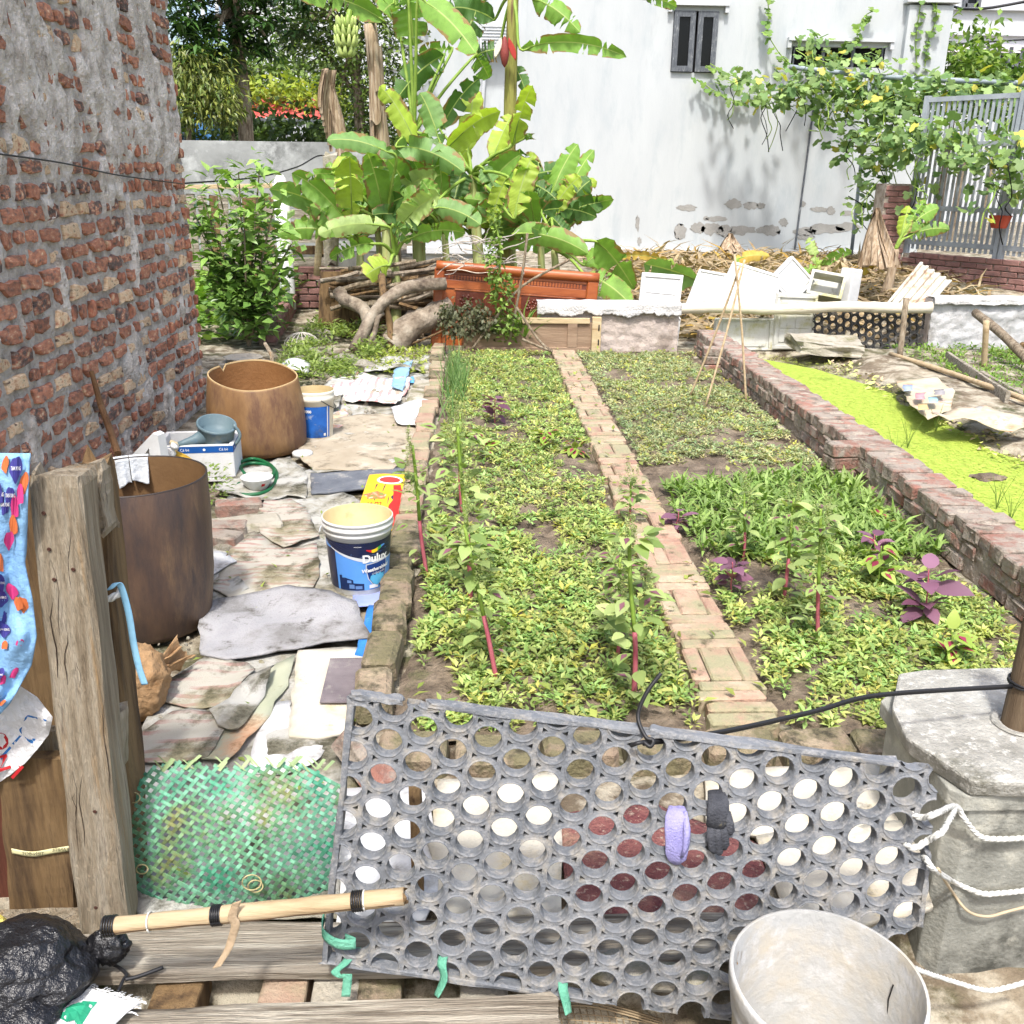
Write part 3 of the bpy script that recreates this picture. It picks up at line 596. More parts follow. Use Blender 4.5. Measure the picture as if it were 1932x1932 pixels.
def smoothpts(P, n=6):
    out = []
    for i in range(len(P)-1):
        p0, p1, p2, p3 = P[max(i-1, 0)], P[i], P[i+1], P[min(i+2, len(P)-1)]
        for k in range(n):
            s = k/n; out.append(.5*((2*p1)+(p2-p0)*s+(2*p0-5*p1+4*p2-p3)*s*s+(3*p1-p0-3*p2+p3)*s**3))
    return out+[P[-1]]
hs = smoothpts(hp); b = MB(); b.tube([p+Vector((0, 0, .022*(i/len(hs)))) for i, p in enumerate(hs)], .0105, 8); b.build('garden_hose', m_hose, label='coiled dark green garden hose round the white bowl', cat='hose', smooth=True)
o = atZ(571, 860, .012); MB().lathe([(0, .0), (.058, 0), (.06, .02), (.055, .026), (0, .028)], o, 26).build('lid', m_whitepl, label='round white lid lying at the foot of the tan drum', cat='lid', smooth=True)
# sheets, sacks and boards that pave the yard: (name, label, category, outline, height, material, wrinkle, thickness)
SH = [('ground_sheet', 'large dirty pale sheet spread under the other yard sheets near the basket', 'sheet', [(240, 1452), (300, 1300), (380, 1255), (560, 1235), (700, 1235), (690, 1330), (640, 1400), (645, 1560), (640, 1740), (262, 1740)], -.004, m_sackw, .012, .003),
 ('ground_sheet', 'large dirty pale sheet spread under the sacks beside the paint bucket', 'sheet', [(392, 1150), (400, 1000), (440, 930), (560, 880), (600, 900), (690, 960), (720, 1080), (660, 1150)], -.004, m_sackw, .012, .003),
 ('ground_sheet', 'pale dirty sheet under the far sacks of the yard', 'sheet', [(590, 900), (600, 790), (620, 720), (690, 690), (810, 690), (806, 800), (790, 880)], -.004, m_sackw, .014, .003),('floor_mat', 'long beige worn mat with dirt spots lying across the yard', 'mat', [(560, 862), (575, 806), (640, 790), (720, 782), (800, 792), (802, 845), (770, 868), (740, 888), (660, 890), (592, 888)], .012, m_beige, .008, .008),
 ('slate_sheet', 'dark grey board half under the yellow printed box', 'board', [(586, 896), (766, 883), (772, 915), (587, 934)], .012, m_slate, .003, .012),
 ('cloth', 'crumpled white cloth under the bowl and hose', 'cloth', [(400, 931), (440, 900), (500, 880), (548, 868), (581, 905), (578, 945), (545, 940), (512, 955), (460, 945)], .006, m_sackw, .02, .004),
 ('fertilizer_sack', 'pale sack with faded pink letters near the red bricks', 'sack', [(500, 950), (545, 948), (575, 960), (603, 1017), (537, 1039), (492, 1012), (478, 985)], .016, m_sackp, .014, .004),
 ('fertilizer_sack', 'larger faded sack with pink letters left of the paint bucket', 'sack', [(462, 1000), (500, 1020), (540, 1042), (598, 1030), (604, 1085), (590, 1115), (520, 1120), (440, 1140), (395, 1120), (430, 1050)], .004, m_sackp, .016, .004),
 ('white_fabric', 'large sheet of light grey felt in front of the paint bucket', 'fabric', [(376, 1152), (450, 1132), (545, 1112), (610, 1122), (672, 1140), (700, 1213), (612, 1214), (560, 1230), (430, 1252), (378, 1245)], .018, m_cloth, .014, .008),
 ('cream_board', 'cream white board with torn edge under the ribbed mat', 'board', [(560, 1232), (675, 1226), (712, 1242), (655, 1388), (600, 1398), (546, 1393)], .014, m_board, .004, .016),
 ('blue_foam_mat', 'bright blue patterned foam mat beside the mossy bricks', 'foam mat', [(695, 1146), (748, 1144), (724, 1246), (700, 1244), (671, 1239)], .022, m_bluemat, .003, .012),
 ('lilac_paper', 'lilac blue printed sheet under the paint bucket', 'sheet', [(662, 1148), (752, 1138), (756, 1066), (700, 1040), (670, 1080)], .006, m_lilac, .004, .003),
 ('white_tile', 'white square tile leaning out behind the paint bucket', 'tile', [(720, 1013), (767, 1014), (761, 1070), (718, 1070)], .012, m_board, .002, .01),
 ('white_sheet', 'bright white plastic sheet near the green basket', 'sheet', [(516, 1332), (552, 1326), (548, 1393), (636, 1389), (590, 1450), (540, 1470), (468, 1462), (484, 1390)], .003, m_paper, .01, .003),
 ('rice_sack', 'greenish sack with orange print beside the white board', 'sack', [(556, 1246), (500, 1272), (440, 1330), (392, 1400), (380, 1445), (430, 1450), (500, 1372), (545, 1300)], .006, m_sackg, .016, .004),
 ('rice_sack', 'pale sack with red stripes below the crumpled paper bag', 'sack', [(390, 1252), (470, 1262), (480, 1275), (440, 1330), (380, 1345), (318, 1330), (300, 1300)], .006, m_sackp, .016, .004),
 ('rice_sack', 'flattened red striped sack above the green basket', 'sack', [(330, 1352), (390, 1350), (430, 1372), (395, 1440), (330, 1450), (236, 1445), (260, 1395)], .01, m_sackp, .018, .004),
 ('rice_sack', 'folded cream sack between the striped sacks and the felt sheet', 'sack', [(420, 1335), (470, 1290), (520, 1268), (500, 1320), (450, 1390), (415, 1380), (395, 1352)], .02, m_sackw, .022, .004),
 ('white_cloth', 'white crinkled cloth at the right end of the beige mat', 'cloth', [(738, 775), (808, 764), (800, 800), (790, 812), (748, 808)], .014, m_paper, .026, .004),
 ('blue_rag', 'faded blue fabric scrap lying across the white sacks', 'fabric', [(744, 702), (779, 683), (771, 710), (760, 741), (738, 734)], .04, mat('blue_rag', [S(120, 156, 186), S(140, 172, 196)], 5, .9, .3, 90, dirt=(S(96, 110, 122), .15, 9)), .02, .004),
 ('blue_strip', 'bright blue plastic strip under the faded blue scrap', 'plastic', [(686, 719), (781, 712), (782, 724), (700, 727)], .02, mat('blue_strip', [S(84, 156, 216), S(110, 176, 226)], 5, .6, .2), .008, .003),
 ('woven_sack', 'white woven sack with pink and green stripe beyond the beige mat', 'sack', [(616, 725), (668, 704), (720, 722), (775, 722), (770, 745), (748, 772), (700, 768), (655, 762), (633, 754)], .012, mat('stripe_sack2', [S(206, 204, 194), S(224, 222, 214)], 5, .85, .4, 200, wave=('X', 5., S(206, 150, 150), .6, .75), dirt=[(S(160, 150, 130), .28, 6)]), .03, .004),
 ('white_sack_sheet', 'pale white sack flattened at the far end of the yard', 'sack', [(690, 688), (740, 680), (815, 679), (812, 702), (745, 705), (688, 709)], .014, m_sackw, .03, .004),
 ('white_sack_sheet', 'torn white sack between blue bucket and striped sack', 'sack', [(612, 735), (640, 715), (650, 745), (640, 775), (615, 782)], .008, m_sackw, .03, .004),
 ('printed_carton', 'scrap of yellow and pink printed paper beside the blue bucket', 'paper', [(620, 790), (650, 772), (668, 795), (640, 812), (612, 812)], .008, mat('print_scrap', [S(200, 190, 150), S(214, 160, 130), S(170, 190, 206)], 7, .7, .2, 60, band=(.4, .6)), .012, .003),
 ('white_plastic_scrap', 'white plastic scrap lying left of the large faded sack', 'plastic', [(390, 1046), (430, 1052), (446, 1068), (392, 1095)], .006, m_paper, .016, .003),
 ('lime_sheet', 'pale grey sheet at the foot of the dark drum', 'sheet', [(392, 1112), (450, 1096), (470, 1118), (440, 1135), (392, 1150)], .006, m_sackw, .014, .003)]
for i, (nm, lb, ct, pl, z, m_, wr, th) in enumerate(SH):
    polysheet(nm, GP(pl, z), m_, th, wr, 6., .045, seed=i*3.7, curl=.012 if wr > .01 else 0, label=lb, cat=ct)
# ribbed mat: real ribs
q = [atZ(x, y, .034) for x, y in ((623, 1244), (709, 1242), (689, 1326), (603, 1327))]; t = thing('ribbed_mat', 'small grey ribbed rubber mat lying on the cream board', 'mat', q[0])
bil = lambda s, r: q[0]*(1-s)*(1-r)+q[1]*s*(1-r)+q[2]*s*r+q[3]*(1-s)*r
b = MB(); b.grid(lambda s, r: bil(s, r), 8, 8); b.build('sheet', m_ribmat, t).modifiers.new('t', 'SOLIDIFY').thickness = .004
b = MB()
for i in range(20):
    for j in range(30):
        s0, r0 = (i+.15+(.5 if j % 2 else 0))/20.6, (j+.2)/30; a = [bil(s0, r0), bil(s0+.034, r0), bil(s0+.034, r0+.018), bil(s0, r0+.018)]
        b.add([p+Vector((0, 0, .002)) for p in a]+[p*.94+sum(a, Vector())/4*.06+Vector((0, 0, .0055)) for p in a], [(4, 5, 6, 7), (0, 1, 5, 4), (1, 2, 6, 5), (2, 3, 7, 6), (3, 0, 4, 7)])
b.build('ribs', m_ribmat, t, kind='stuff')
# yellow printed box lid
q = [atZ(x, y, .032) for x, y in ((697, 897), (775, 895), (772, 1003), (664, 996))]; t = thing('printed_box', 'flattened yellow printed food carton lying on the dark grey board', 'carton', (q[0]+q[2])/2)
bil2 = lambda z: (lambda s, r: q[0]*(1-s)*(1-r)+q[1]*s*(1-r)+q[2]*s*r+q[3]*(1-s)*r+Vector((0, 0, z+.004*math.sin(s*5))))
decal('card', rect(0, 1, 0, 1, 6), bil2(0), mat('card_yellow', [S(226, 170, 30), S(236, 186, 50)], 5, .55, .1, 60, dirt=(S(180, 150, 90), .12, 14)), t, .15).modifiers.new('t', 'SOLIDIFY').thickness = .004
decal('print_dark', [(.05, .22), (.45, .2), (.55, .32), (.95, .3), (.95, .62), (.55, .6), (.0, .48)], bil2(.004), flat('print_plum', S(62, 52, 72), .6), t, .15)
decal('print_food', [(.0, .42), (.3, .36), (.5, .42), (.48, .5), (.2, .52)], bil2(.005), mat('print_food', [S(210, 190, 150), S(190, 90, 60), S(120, 140, 70)], 30, .6, .1, 60, band=(.4, .6)), t, .15)
decal('print_bowl', [(.52+.3*math.cos(a), .13+.085*math.sin(a)) for a in np.linspace(0, 6.1, 22)], bil2(.005), m_inkwhite, t, .15)
decal('print_soup', [(.52+.24*math.cos(a), .13+.06*math.sin(a)) for a in np.linspace(0, 6.1, 22)], bil2(.006), flat('print_red', S(200, 60, 56), .6), t, .15)
decal('print_bottle', [(.62, .24), (.78, .22), (.86, .5), (.94, .6), (.92, .95), (.6, .95), (.58, .62), (.66, .5)], bil2(.0065), flat('print_red2', S(206, 44, 40), .6), t, .15)
for k, (tx, yy) in enumerate((('tươi', .62), ('ngon', .74), ('Ớt', .86))): lettering('carton_print', tx, lambda x, y, yy=yy: bil2(.006)(.3-x, yy+y*1.0), .17, flat('print_brown', S(170, 60, 30), .6), t, shear=.2)
# loose bricks, stones and rubble
for x, y, rz, lb in ((450, 958, .3, 'loose weathered brick lying at the foot of the foam box weeds'), (420, 1000, .15, 'upper loose red brick right of the dark drum'), (408, 1018, -.2, 'lower loose red brick right of the dark drum')):
    piece('loose_brick', bk_head[rnd.randrange(6)], atZ(x, y, .03), None, (0, .05, rz), label=lb, cat='brick')
bk_slabw = withmat(bevbox('slab', (.36, .16, .05), .012, .012, 90), m_stone)
piece('stone_slab', bk_slabw, atZ(455, 990, .03), None, (0, 0, .25), label='mossy flat stone slab between the loose bricks', cat='stone')
def rock(sd, r=.06):
    bm = bmesh.new(); bmesh.ops.create_icosphere(bm, subdivisions=2, radius=1); o = sd*7.3
    for v in bm.verts: v.co *= (1+.35*noise.noise(v.co*1.3+Vector((o, 0, 0)))+.12*noise.noise(v.co*4+Vector((o, 3, 0)))); v.co.z *= .62
    me = bpy.data.meshes.new('stone'); bm.to_mesh(me); bm.free(); return withmat(me, m_stone)
ROCK = [rock(k) for k in range(6)]
rk = random.Random(4)
for x, y, s, lb in ((425, 1035, .06, 'grey stone beside the loose red bricks'), (570, 655, .13, 'rounded pale stone wrapped in white netting'), (620, 690, .11, 'large pale rubble stone behind the striped sack'), (655, 692, .13, 'angular pale stone in the middle of the rubble'), (690, 700, .12, 'pale stone at the right of the rubble heap'), (590, 672, .09, 'pale stone left of the rubble heap'), (610, 640, .11, 'weedy pale stone behind the netted stone'), (560, 690, .1, 'stone beside the broken plastic tub'), (640, 712, .07, 'small stone in front of the rubble heap')):
    p = atZ(x, y, 0); p.z = s*.22; piece('stone', rk.choice(ROCK), p, None, (rk.uniform(-.3, .3), rk.uniform(-.3, .3), rk.uniform(0, 6)), (s*rk.uniform(.9, 1.3), s, s*rk.uniform(.8, 1.1)), label=lb, cat='stone')
rub = MB()
for k in range(260):
    x, y = rk.uniform(540, 830), rk.uniform(655, 790); 
    if k > 120: x, y = rk.uniform(240, 700), rk.uniform(880, 1450)
    p = atZ(x, y, 0); s = rk.uniform(.008, .035) if k < 120 else rk.uniform(.004, .014); me = rk.choice(ROCK); M3 = Euler((rk.random()*6, rk.random()*6, rk.random()*6)).to_matrix()
    rub.add([tuple(p+Vector((0, 0, s*.4))+(M3 @ v.co)*s) for v in me.vertices], [tuple(f.vertices) for f in me.polygons])
rub.build('rubble', m_stone, label='small pale rubble and chips scattered over the yard', cat='rubble', kind='stuff')
for k, (x0, x1, y0, y1) in enumerate(((778, 812, 722, 735), (772, 806, 738, 756), (765, 800, 757, 770))):
    a, c2 = atZ(x0, y1, .02), atZ(x1, y0, .02); b = MB(); b.box((a+c2)/2, (abs(c2.x-a.x), abs(c2.y-a.y)*.9, .05), jit=.012)
    b.build('stepping_stone', m_stone, bevel=.012, label=['farthest', 'middle', 'nearest'][k]+' of three worn stepping stones along the brick edging', cat='stone', group='worn stepping stones')
# netting round the stone
pn = atZ(570, 655, 0); b = MB()
for k in range(9):
    a = k*.7; b.tube([pn+Vector((math.cos(a)*.14*math.cos(s)*1.2, math.sin(a)*.13*math.cos(s), .02+.12*abs(math.sin(s)))) for s in np.linspace(.0, 3.1, 10)], .004, 5)
b.build('net', flat('net_white', S(206, 200, 186), .8), label='white net wrapped round the pale stone by the low wall', cat='net')
# crumpled paper bag
def blob(name, c, r, m_, amp=.35, fr=2.2, sub=4, sd=0., ridge=True, parent=None, M=None, **k):
    bm = bmesh.new(); bmesh.ops.create_icosphere(bm, subdivisions=sub, radius=1); off = Vector((sd, sd*.7, -sd))
    for v in bm.verts:
        d = v.co.normalized(); q = 0; a = 1; f = fr
        for _ in range(4):
            nn = noise.noise(d*f+off); q += a*((1-2*abs(nn)) if ridge else nn); a *= .5; f *= 2.1
        v.co = d*(1+amp*(q-.6)); v.co = Vector((v.co.x*r[0], v.co.y*r[1], v.co.z*r[2]))
        if M: v.co = M @ v.co
    me = bpy.data.meshes.new(name); bm.to_mesh(me); bm.free()
    return link(name, me, m_, c, parent, **k)
o = atZ(285, 1330, .0); o = Vector((o.x, o.y+.02, .07)); t = thing('paper_bag', 'crumpled brown paper sack tied with red string beside the drum', 'paper bag', o)
blob('bag', o+Vector((-.03, -.03, .02)), (.09, .1, .11), m_paperbag, .16, 1.3, 5, 2., parent=t).data.shade_smooth()
for k, (x, y, dz) in enumerate(((320, 1240, .0), (335, 1228, .02), (340, 1255, -.01))):
    e = atY(x, y, o.y+.1); s0 = o+Vector((.02, 0, .05)); d = e-s0; sd_ = d.cross(Vector((0, 1, 0))).normalized()
    ob = MB().grid(lambda s, q, k=k, d=d, sd_=sd_: s0+d*s*1.15+sd_*((q-.5)*(.03+.075*s))+Vector((0, .02*math.sin(q*5+k)+.014*math.sin(s*7+k), .01*math.sin(q*9+k))), 12, 8).build('flap', m_paperbag, t); ob.modifiers.new('t', 'SOLIDIFY').thickness = .003
b = MB(); b.tube([atY(218, 1222, o.y+.05), atY(255, 1240, o.y), atY(262, 1255, o.y-.02)], .004, 6); b.build('string', flat('string_red', S(196, 36, 60), .6), t)
# ================================================================ foreground: planks, mat gate, posts, pillar
m_plank = mat('plank_wood', [S(124, 114, 100), S(154, 145, 130), S(176, 168, 154)], 5, .92, .8, 26, stretch=(.5, 9, 9), dirt=[(S(90, 80, 68), .24, 3), (S(186, 178, 162), .3, 5)])
m_post = mat('post_wood', [S(126, 112, 92), S(154, 141, 120), S(174, 163, 144)], 5, .92, .9, 22, stretch=(9, 9, .5), dirt=[(S(160, 128, 86), .2, 2.2), (S(72, 58, 46), .13, 5)])
m_darkwood = mat('dark_wood', [S(72, 56, 40), S(110, 88, 60), S(132, 108, 76)], 4, .9, .5, 24, stretch=(6, 6, .5), dirt=(S(60, 44, 32), .2, 4))
m_bamboo = mat('bamboo', [S(154, 132, 100), S(174, 154, 122), S(184, 166, 136)], 5, .6, .25, 30, stretch=(.6, 6, 6), dirt=(S(150, 116, 76), .2, 5))
m_concrete = mat('concrete', [S(130, 128, 120), S(156, 154, 146), S(174, 172, 164)], 6, .95, .7, 70, dirt=[(S(96, 94, 80), .28, 3.2), (S(196, 194, 186), .25, 40)])
m_concrete_d = mat('concrete_damp', [S(122, 122, 114), S(156, 156, 147)], 4, .95, .35, 90, dirt=[(S(70, 70, 64), .34, 2.6), (S(170, 168, 156), .25, 8)])
m_mat = mat('rubber_grey', [S(96, 100, 105), S(120, 123, 127)], 6, .75, .4, 120, dirt=[(S(148, 144, 136), .3, 22), (S(138, 138, 138), .34, 60)])
m_bag = mat('black_bag', [S(20, 20, 22), S(30, 30, 33)], 5, .3, .9, 22, spec=.5, dirt=(S(90, 88, 82), .06, 9))
m_rope = mat('rope_white', [S(190, 190, 184), S(212, 212, 206)], 30, .9, .3, 100)
m_strapg = mat('strap_green', [S(84, 150, 124), S(112, 176, 150)], 12, .9, .5, 160)
m_cable = flat('cable_black', S(34, 34, 36), .5, .4)

def beam(b, p0, p1, w, d, right, n=14, jit=.004, taper=1., sd=0.):
    """a sawn timber: rounded rectangle lofted from p0 to p1 with worn faces"""
    p0, p1 = Vector(p0), Vector(p1); ax = (p1-p0).normalized(); rt = Vector(right); rt = (rt-ax*rt.dot(ax)).normalized(); fr = ax.cross(rt); vs = []
    cs = [(-.5, -.42), (-.42, -.5), (0, -.5), (.42, -.5), (.5, -.42), (.5, .42), (.42, .5), (0, .5), (-.42, .5), (-.5, .42)]; m = len(cs)
    for i in range(n+1):
        s = i/n; k = 1+(taper-1)*s
        for q, (x, y) in enumerate(cs):
            j = Vector((x*w*k, y*d*k, 0)); pp = p0+(p1-p0)*s+rt*j.x+fr*j.y
            jj = jit*(2.2 if i in (0, n) else 1)
            pp += rt*(noise.noise(Vector((x*3+sd, s*6, y*3)))*jj)+fr*(noise.noise(Vector((x*3, s*6+sd, y*3+5)))*jj)+(ax*(noise.noise(Vector((q*1.7, sd, i)))*jj*3) if i in (0, n) else Vector())
            vs.append(pp)
    return b.add(vs, [(i*m+k, i*m+(k+1) % m, (i+1)*m+(k+1) % m, (i+1)*m+k) for i in range(n) for k in range(m)]+[tuple(range(m-1, -1, -1)), tuple(n*m+k for k in range(m))])
def timber(name, p0, p1, w, d, right, m_, label=None, cat=None, parent=None, n=14, jit=.004, taper=1., sd=0., **k):
    b = MB(); beam(b, p0, p1, w, d, right, n, jit, taper, sd); return b.build(name, m_, parent, label, cat, **k)
XR = Vector((1, 0, 0))
timber('plank', (-.93, 1.622, .012), (.66, 1.616, .012), .142, .028, (0, 1, 0), m_plank, 'weathered grey plank under the mat and bamboo pole', 'plank', n=30, jit=.008, sd=3)
timber('plank', (-.80, 1.385, .014), (.165, 1.400, .014), .15, .03, (0, 1, 0), m_plank, 'nearest sawn plank at the bottom edge', 'plank', n=24, jit=.005, sd=8)
for k, (x, m_) in enumerate(((-.40, m_pathbrick), (-.29, m_stone), (-.20, m_mossbrick), (.02, m_stone), (-.62, m_darkwood))):
    b = MB(); b.box((x, 1.52, -.06), (.098, .2, .09), jit=.006); b.build('loose_brick', m_, bevel=.008, label='%s broken brick wedged under the planks' % ('pale', 'grey', 'mossy', 'small grey', 'dark')[k], cat='brick')

# ---- mat gate: a lattice of round holes with small triangular ones between
MO = atY(613, 1812, 1.512); mR = _R.copy(); mB = Vector((math.sin(YAW), math.cos(YAW), 0)); LEAN = rad(10)
mU = mB*math.sin(LEAN)+Vector((0, 0, math.cos(LEAN))); mN = mR.cross(mU)*1.0
if mN.dot(EYE-MO) < 0: mN = -mN
def mplane(px, py):
    d = ray(px, py); t = (MO-EYE).dot(mN)/d.dot(mN); p = EYE+d*t-MO; return p.dot(mR), p.dot(mU)
def mW(u, v, w=0.): return MO+mR*u+mU*v+mN*w
def mP(px, py, w=0.): return mW(*mplane(px, py), w)
c0, cb = mplane(1083, 1524), mplane(1046, 1714); Bv = Vector((cb[0]-c0[0], cb[1]-c0[1]))/3; s_ = Bv.length
c1 = mplane(1019+66.3*5, 1546.5-25*5); e2 = -Bv.normalized(); e1 = Vector((e2.y, -e2.x)); TM = .027
OUT = [mplane(*p) for p in ((664, 1313), (1772, 1452), (1734, 1742), (1440, 1935), (1118, 1889), (612, 1815))]
def lattice(W, c0, e1, e2, s_, OUT, TM, open_edges=(), nI=24, nJ=14):
    """rubber mat: hexagonal array of round holes with small triangular gaps, cut to an outline given in plane coordinates"""
    b = MB(); dc = .525*s_; tc_ = 0
    for q in range(1, 300):
        a = rad(30)*q/300
        if (s_/2)/math.cos(a) >= dc/math.cos(rad(30)-a): tc_ = a; break
    ang = []
    for k in range(6): ang += [(rad(60*k)-tc_, 'h'), (rad(60*k), 'h'), (rad(60*k)+tc_, 'c'), (rad(60*k+30), 'c')]
    def outer(a):
        am = (a+rad(30)) % rad(60)-rad(30); return min((s_/2)/math.cos(am), dc/math.cos(rad(30)-abs(am)))
    us = [o[0] for o in OUT]; vs_ = [o[1] for o in OUT]; base = math.atan2(e2.y, e2.x)-rad(0)
    for i in range(-nI, nI+1):
        for j in range(-nJ, nJ+1):
            cx = c0[0]+e1.x*i*s_*.866+e2.x*(j+(.5 if i % 2 else 0))*s_; cy = c0[1]+e1.y*i*s_*.866+e2.y*(j+(.5 if i % 2 else 0))*s_
            if not (min(us)-s_ < cx < max(us)+s_ and min(vs_)-s_ < cy < max(vs_)+s_): continue
            k0 = len(b.v)
            for rr, w in ((None, 0), (.44, .0004), (.415, .0022), (.395, .002), (.376, -.0015), (.368, -TM), (None, -TM)):
                for a, _ in ang:
                    r_ = outer(a) if rr is None else rr*s_; b.v.append(tuple(W(cx+math.cos(base+a)*r_, cy+math.sin(base+a)*r_, w)))
            for q in range(6):
                for k in range(24): b.f.append((k0+q*24+k, k0+q*24+(k+1) % 24, k0+(q+1)*24+(k+1) % 24, k0+(q+1)*24+k))
            for k in range(24):
                if ang[k][1] == 'c': b.f.append((k0+k, k0+144+k, k0+144+(k+1) % 24, k0+(k+1) % 24))
    bm = bmesh.new(); me = b.mesh('tmp'); bm.from_mesh(me); bpy.data.meshes.remove(me)
    mid = W(sum(us)/len(us), sum(vs_)/len(vs_), 0); nrm = W(0, 0, 1)-W(0, 0, 0)
    for k in range(len(OUT)):
        if k in open_edges: continue
        A, Bp = W(*OUT[k], 0), W(*OUT[(k+1) % len(OUT)], 0); nn = (Bp-A).cross(nrm)
        if (mid-A).dot(nn) > 0: nn = -nn
        bmesh.ops.bisect_plane(bm, geom=bm.verts[:]+bm.edges[:]+bm.faces[:], plane_co=A, plane_no=nn, clear_outer=True)
    return bm
bm = lattice(mW, c0, e1, e2, s_, OUT, TM, (3,))
gate = thing('mat_gate', 'grey rubber mat full of round holes standing as a gate between post and pillar', 'rubber mat', MO)
bmesh.ops.translate(bm, verts=bm.verts, vec=-MO)
for v in bm.verts:
    w = .010*noise.noise((v.co+MO)*2.2); v.co += mN*w
bmesh.ops.recalc_face_normals(bm, faces=bm.faces[:]); me = bpy.data.meshes.new('lattice'); bm.to_mesh(me); bm.free(); link('lattice', me, m_mat, MO, gate)
def mrim(pa, pb, s0, s1, sd, w=.011):
    A, Bp = mW(*pa), mW(*pb); b = MB(); beam(b, A+(Bp-A)*s0-mN*(TM/2-.001), A+(Bp-A)*s1-mN*(TM/2-.001), w, TM+.004, (Bp-A).cross(mN), 24, .0035, sd=sd)
    for i, v in enumerate(b.v): b.v[i] = tuple(Vector(v)+mN*(.010*noise.noise((Vector(v))*2.2)))
    b.build('rim', m_mat, gate)
mrim(OUT[0], OUT[1], 0, .085, 1); mrim(OUT[0], OUT[1], .13, .49, 2); mrim(OUT[0], OUT[1], .51, .93, 3); mrim(OUT[5], OUT[0], 0, 1, 4, .013); mrim(OUT[1], OUT[2], .52, 1, 6); mrim(OUT[4], OUT[5], 0, 1, 5)
# straps, socks, glove, ropes on the gate
def ribbon(name, pts, w, m_, side, parent=None, label=None, cat=None, th=.002, n=6, tw=0.):
    P = smoothpts([Vector(p) for p in pts], n); side = Vector(side); m = len(P)-1
    def fn(s, q):
        i = min(int(s*m), m-1); p = P[i]+(P[i+1]-P[i])*(s*m-i); sd_ = side.normalized()
        if tw: t_ = (P[i+1]-P[i]).normalized(); sd_ = Matrix.Rotation(tw*s, 3, t_) @ sd_
        return p+sd_*((q-.5)*w)
    ob = MB().grid(fn, m, 3).build(name, m_, parent, label, cat, smooth=True); ob.modifiers.new('t', 'SOLIDIFY').thickness = th; return ob
ribbon('strap', [mP(652, 1768, .006), mP(672, 1772, .014), mP(640, 1768, .02), mP(612, 1752, .012), mP(609, 1738, -.02)], .022, m_strapg, mU, label='green webbing strap round the lower left edge of the mat', cat='strap')
ribbon('strap', [mP(668, 1805, -.03), mP(652, 1812, .008), mP(636, 1822, .02), mP(650, 1830, .024), mP(660, 1822, .028), mP(657, 1862, .03)], .018, m_strapg, mR, label='green webbing knot hanging below the lower left corner of the mat', cat='strap')
ribbon('strap', [mP(838, 1805, -.02), mP(834, 1812, .012), mP(838, 1835, .02), mP(824, 1866, .022)], .02, m_strapg, mR, label='green webbing loop under the left third of the mat', cat='strap', tw=1.2)
ribbon('strap', [mP(1064, 1850, -.02), mP(1062, 1858, .012), mP(1068, 1880, .02), mP(1072, 1898, .024)], .02, m_strapg, mR, label='green webbing loop near the right end of the nearest plank', cat='strap', tw=-.9)
ribbon('strap', [mP(940, 1790, -.05), mP(965, 1778, -.05), mP(1010, 1800, -.05)], .022, m_strapg, mU, label='green webbing strap seen through the mat holes', cat='strap')
m_sock = mat('sock_lavender', [S(140, 136, 186), S(160, 156, 202)], 20, .97, .5, 220); m_glove = mat('glove_grey', [S(58, 60, 66), S(84, 86, 92)], 25, .97, .6, 200, dirt=(S(196, 184, 140), .1, 22))
b = MB(); b.tube([mP(1278, 1524, -.004), mP(1277, 1535, .014), mP(1275, 1555, .018), mP(1274, 1580, .018), mP(1275, 1600, .017), mP(1276, 1615, .013), mP(1277, 1626, .008)], [.018, .0235, .0245, .024, .0235, .019, .008], 18, flatk=.3); b.tube([mP(1293, 1526, .01), mP(1292, 1550, .026), mP(1287, 1585, .029), mP(1283, 1605, .026)], [.004, .0065, .006, .003], 8, jit=.1)
for i_, v_ in enumerate(b.v): b.v[i_] = tuple(Vector(v_)+mN*(.005*fbm(v_[0]*60, v_[2]*60, 3.))+mR*(.004*fbm(v_[0]*40, v_[2]*40, 8.)))
b.build('sock', m_sock, label='lavender sock hung in a hole of the mat', cat='sock', smooth=True)
t = thing('glove', 'dark grey work glove with pale spots hung on the mat', 'glove', mP(1350, 1545, .01))
b = MB(); b.tube([mP(1352, 1494, -.004), mP(1352, 1505, .016), mP(1351, 1525, .02), mP(1347, 1550, .02)], [.017, .021, .022, .02], 16, flatk=.35); b.build('cuff', m_glove, t, smooth=True)
for k, pts in enumerate(([(1340, 1545), (1338, 1570), (1341, 1592), (1346, 1600)], [(1350, 1545), (1350, 1575), (1353, 1598), (1355, 1603)], [(1358, 1540), (1362, 1565), (1364, 1585), (1362, 1594)], [(1366, 1525), (1371, 1545), (1374, 1560), (1372, 1566)])):
    b = MB(); b.tube([mP(x, y, .018) for x, y in pts], [.0095, .010, .009, .005], 10, flatk=.7); b.build('finger', m_glove, t, smooth=True)
def rope(name, pts, r, m_, label, cat='rope', strands=3, pitch=.045, parent=None):
    P = smoothpts([Vector(p) for p in pts], 12); b = MB(); L = 0; ph = []
    for i, p in enumerate(P):
        if i: L += (p-P[i-1]).length
        ph.append(L/pitch*2*math.pi)
    for k in range(strands):
        Q = []
        for i, p in enumerate(P):
            t_ = (P[min(i+1, len(P)-1)]-P[max(i-1, 0)]).normalized(); a = t_.cross(Vector((0, 0, 1)) if abs(t_.z) < .95 else XR).normalized(); c_ = a.cross(t_); an = ph[i]+k*2*math.pi/strands; Q.append(p+(a*math.cos(an)+c_*math.sin(an))*r*.55)
        b.tube(Q, r*.6, 6)
    return b.build(name, m_, parent, label, cat, smooth=True)

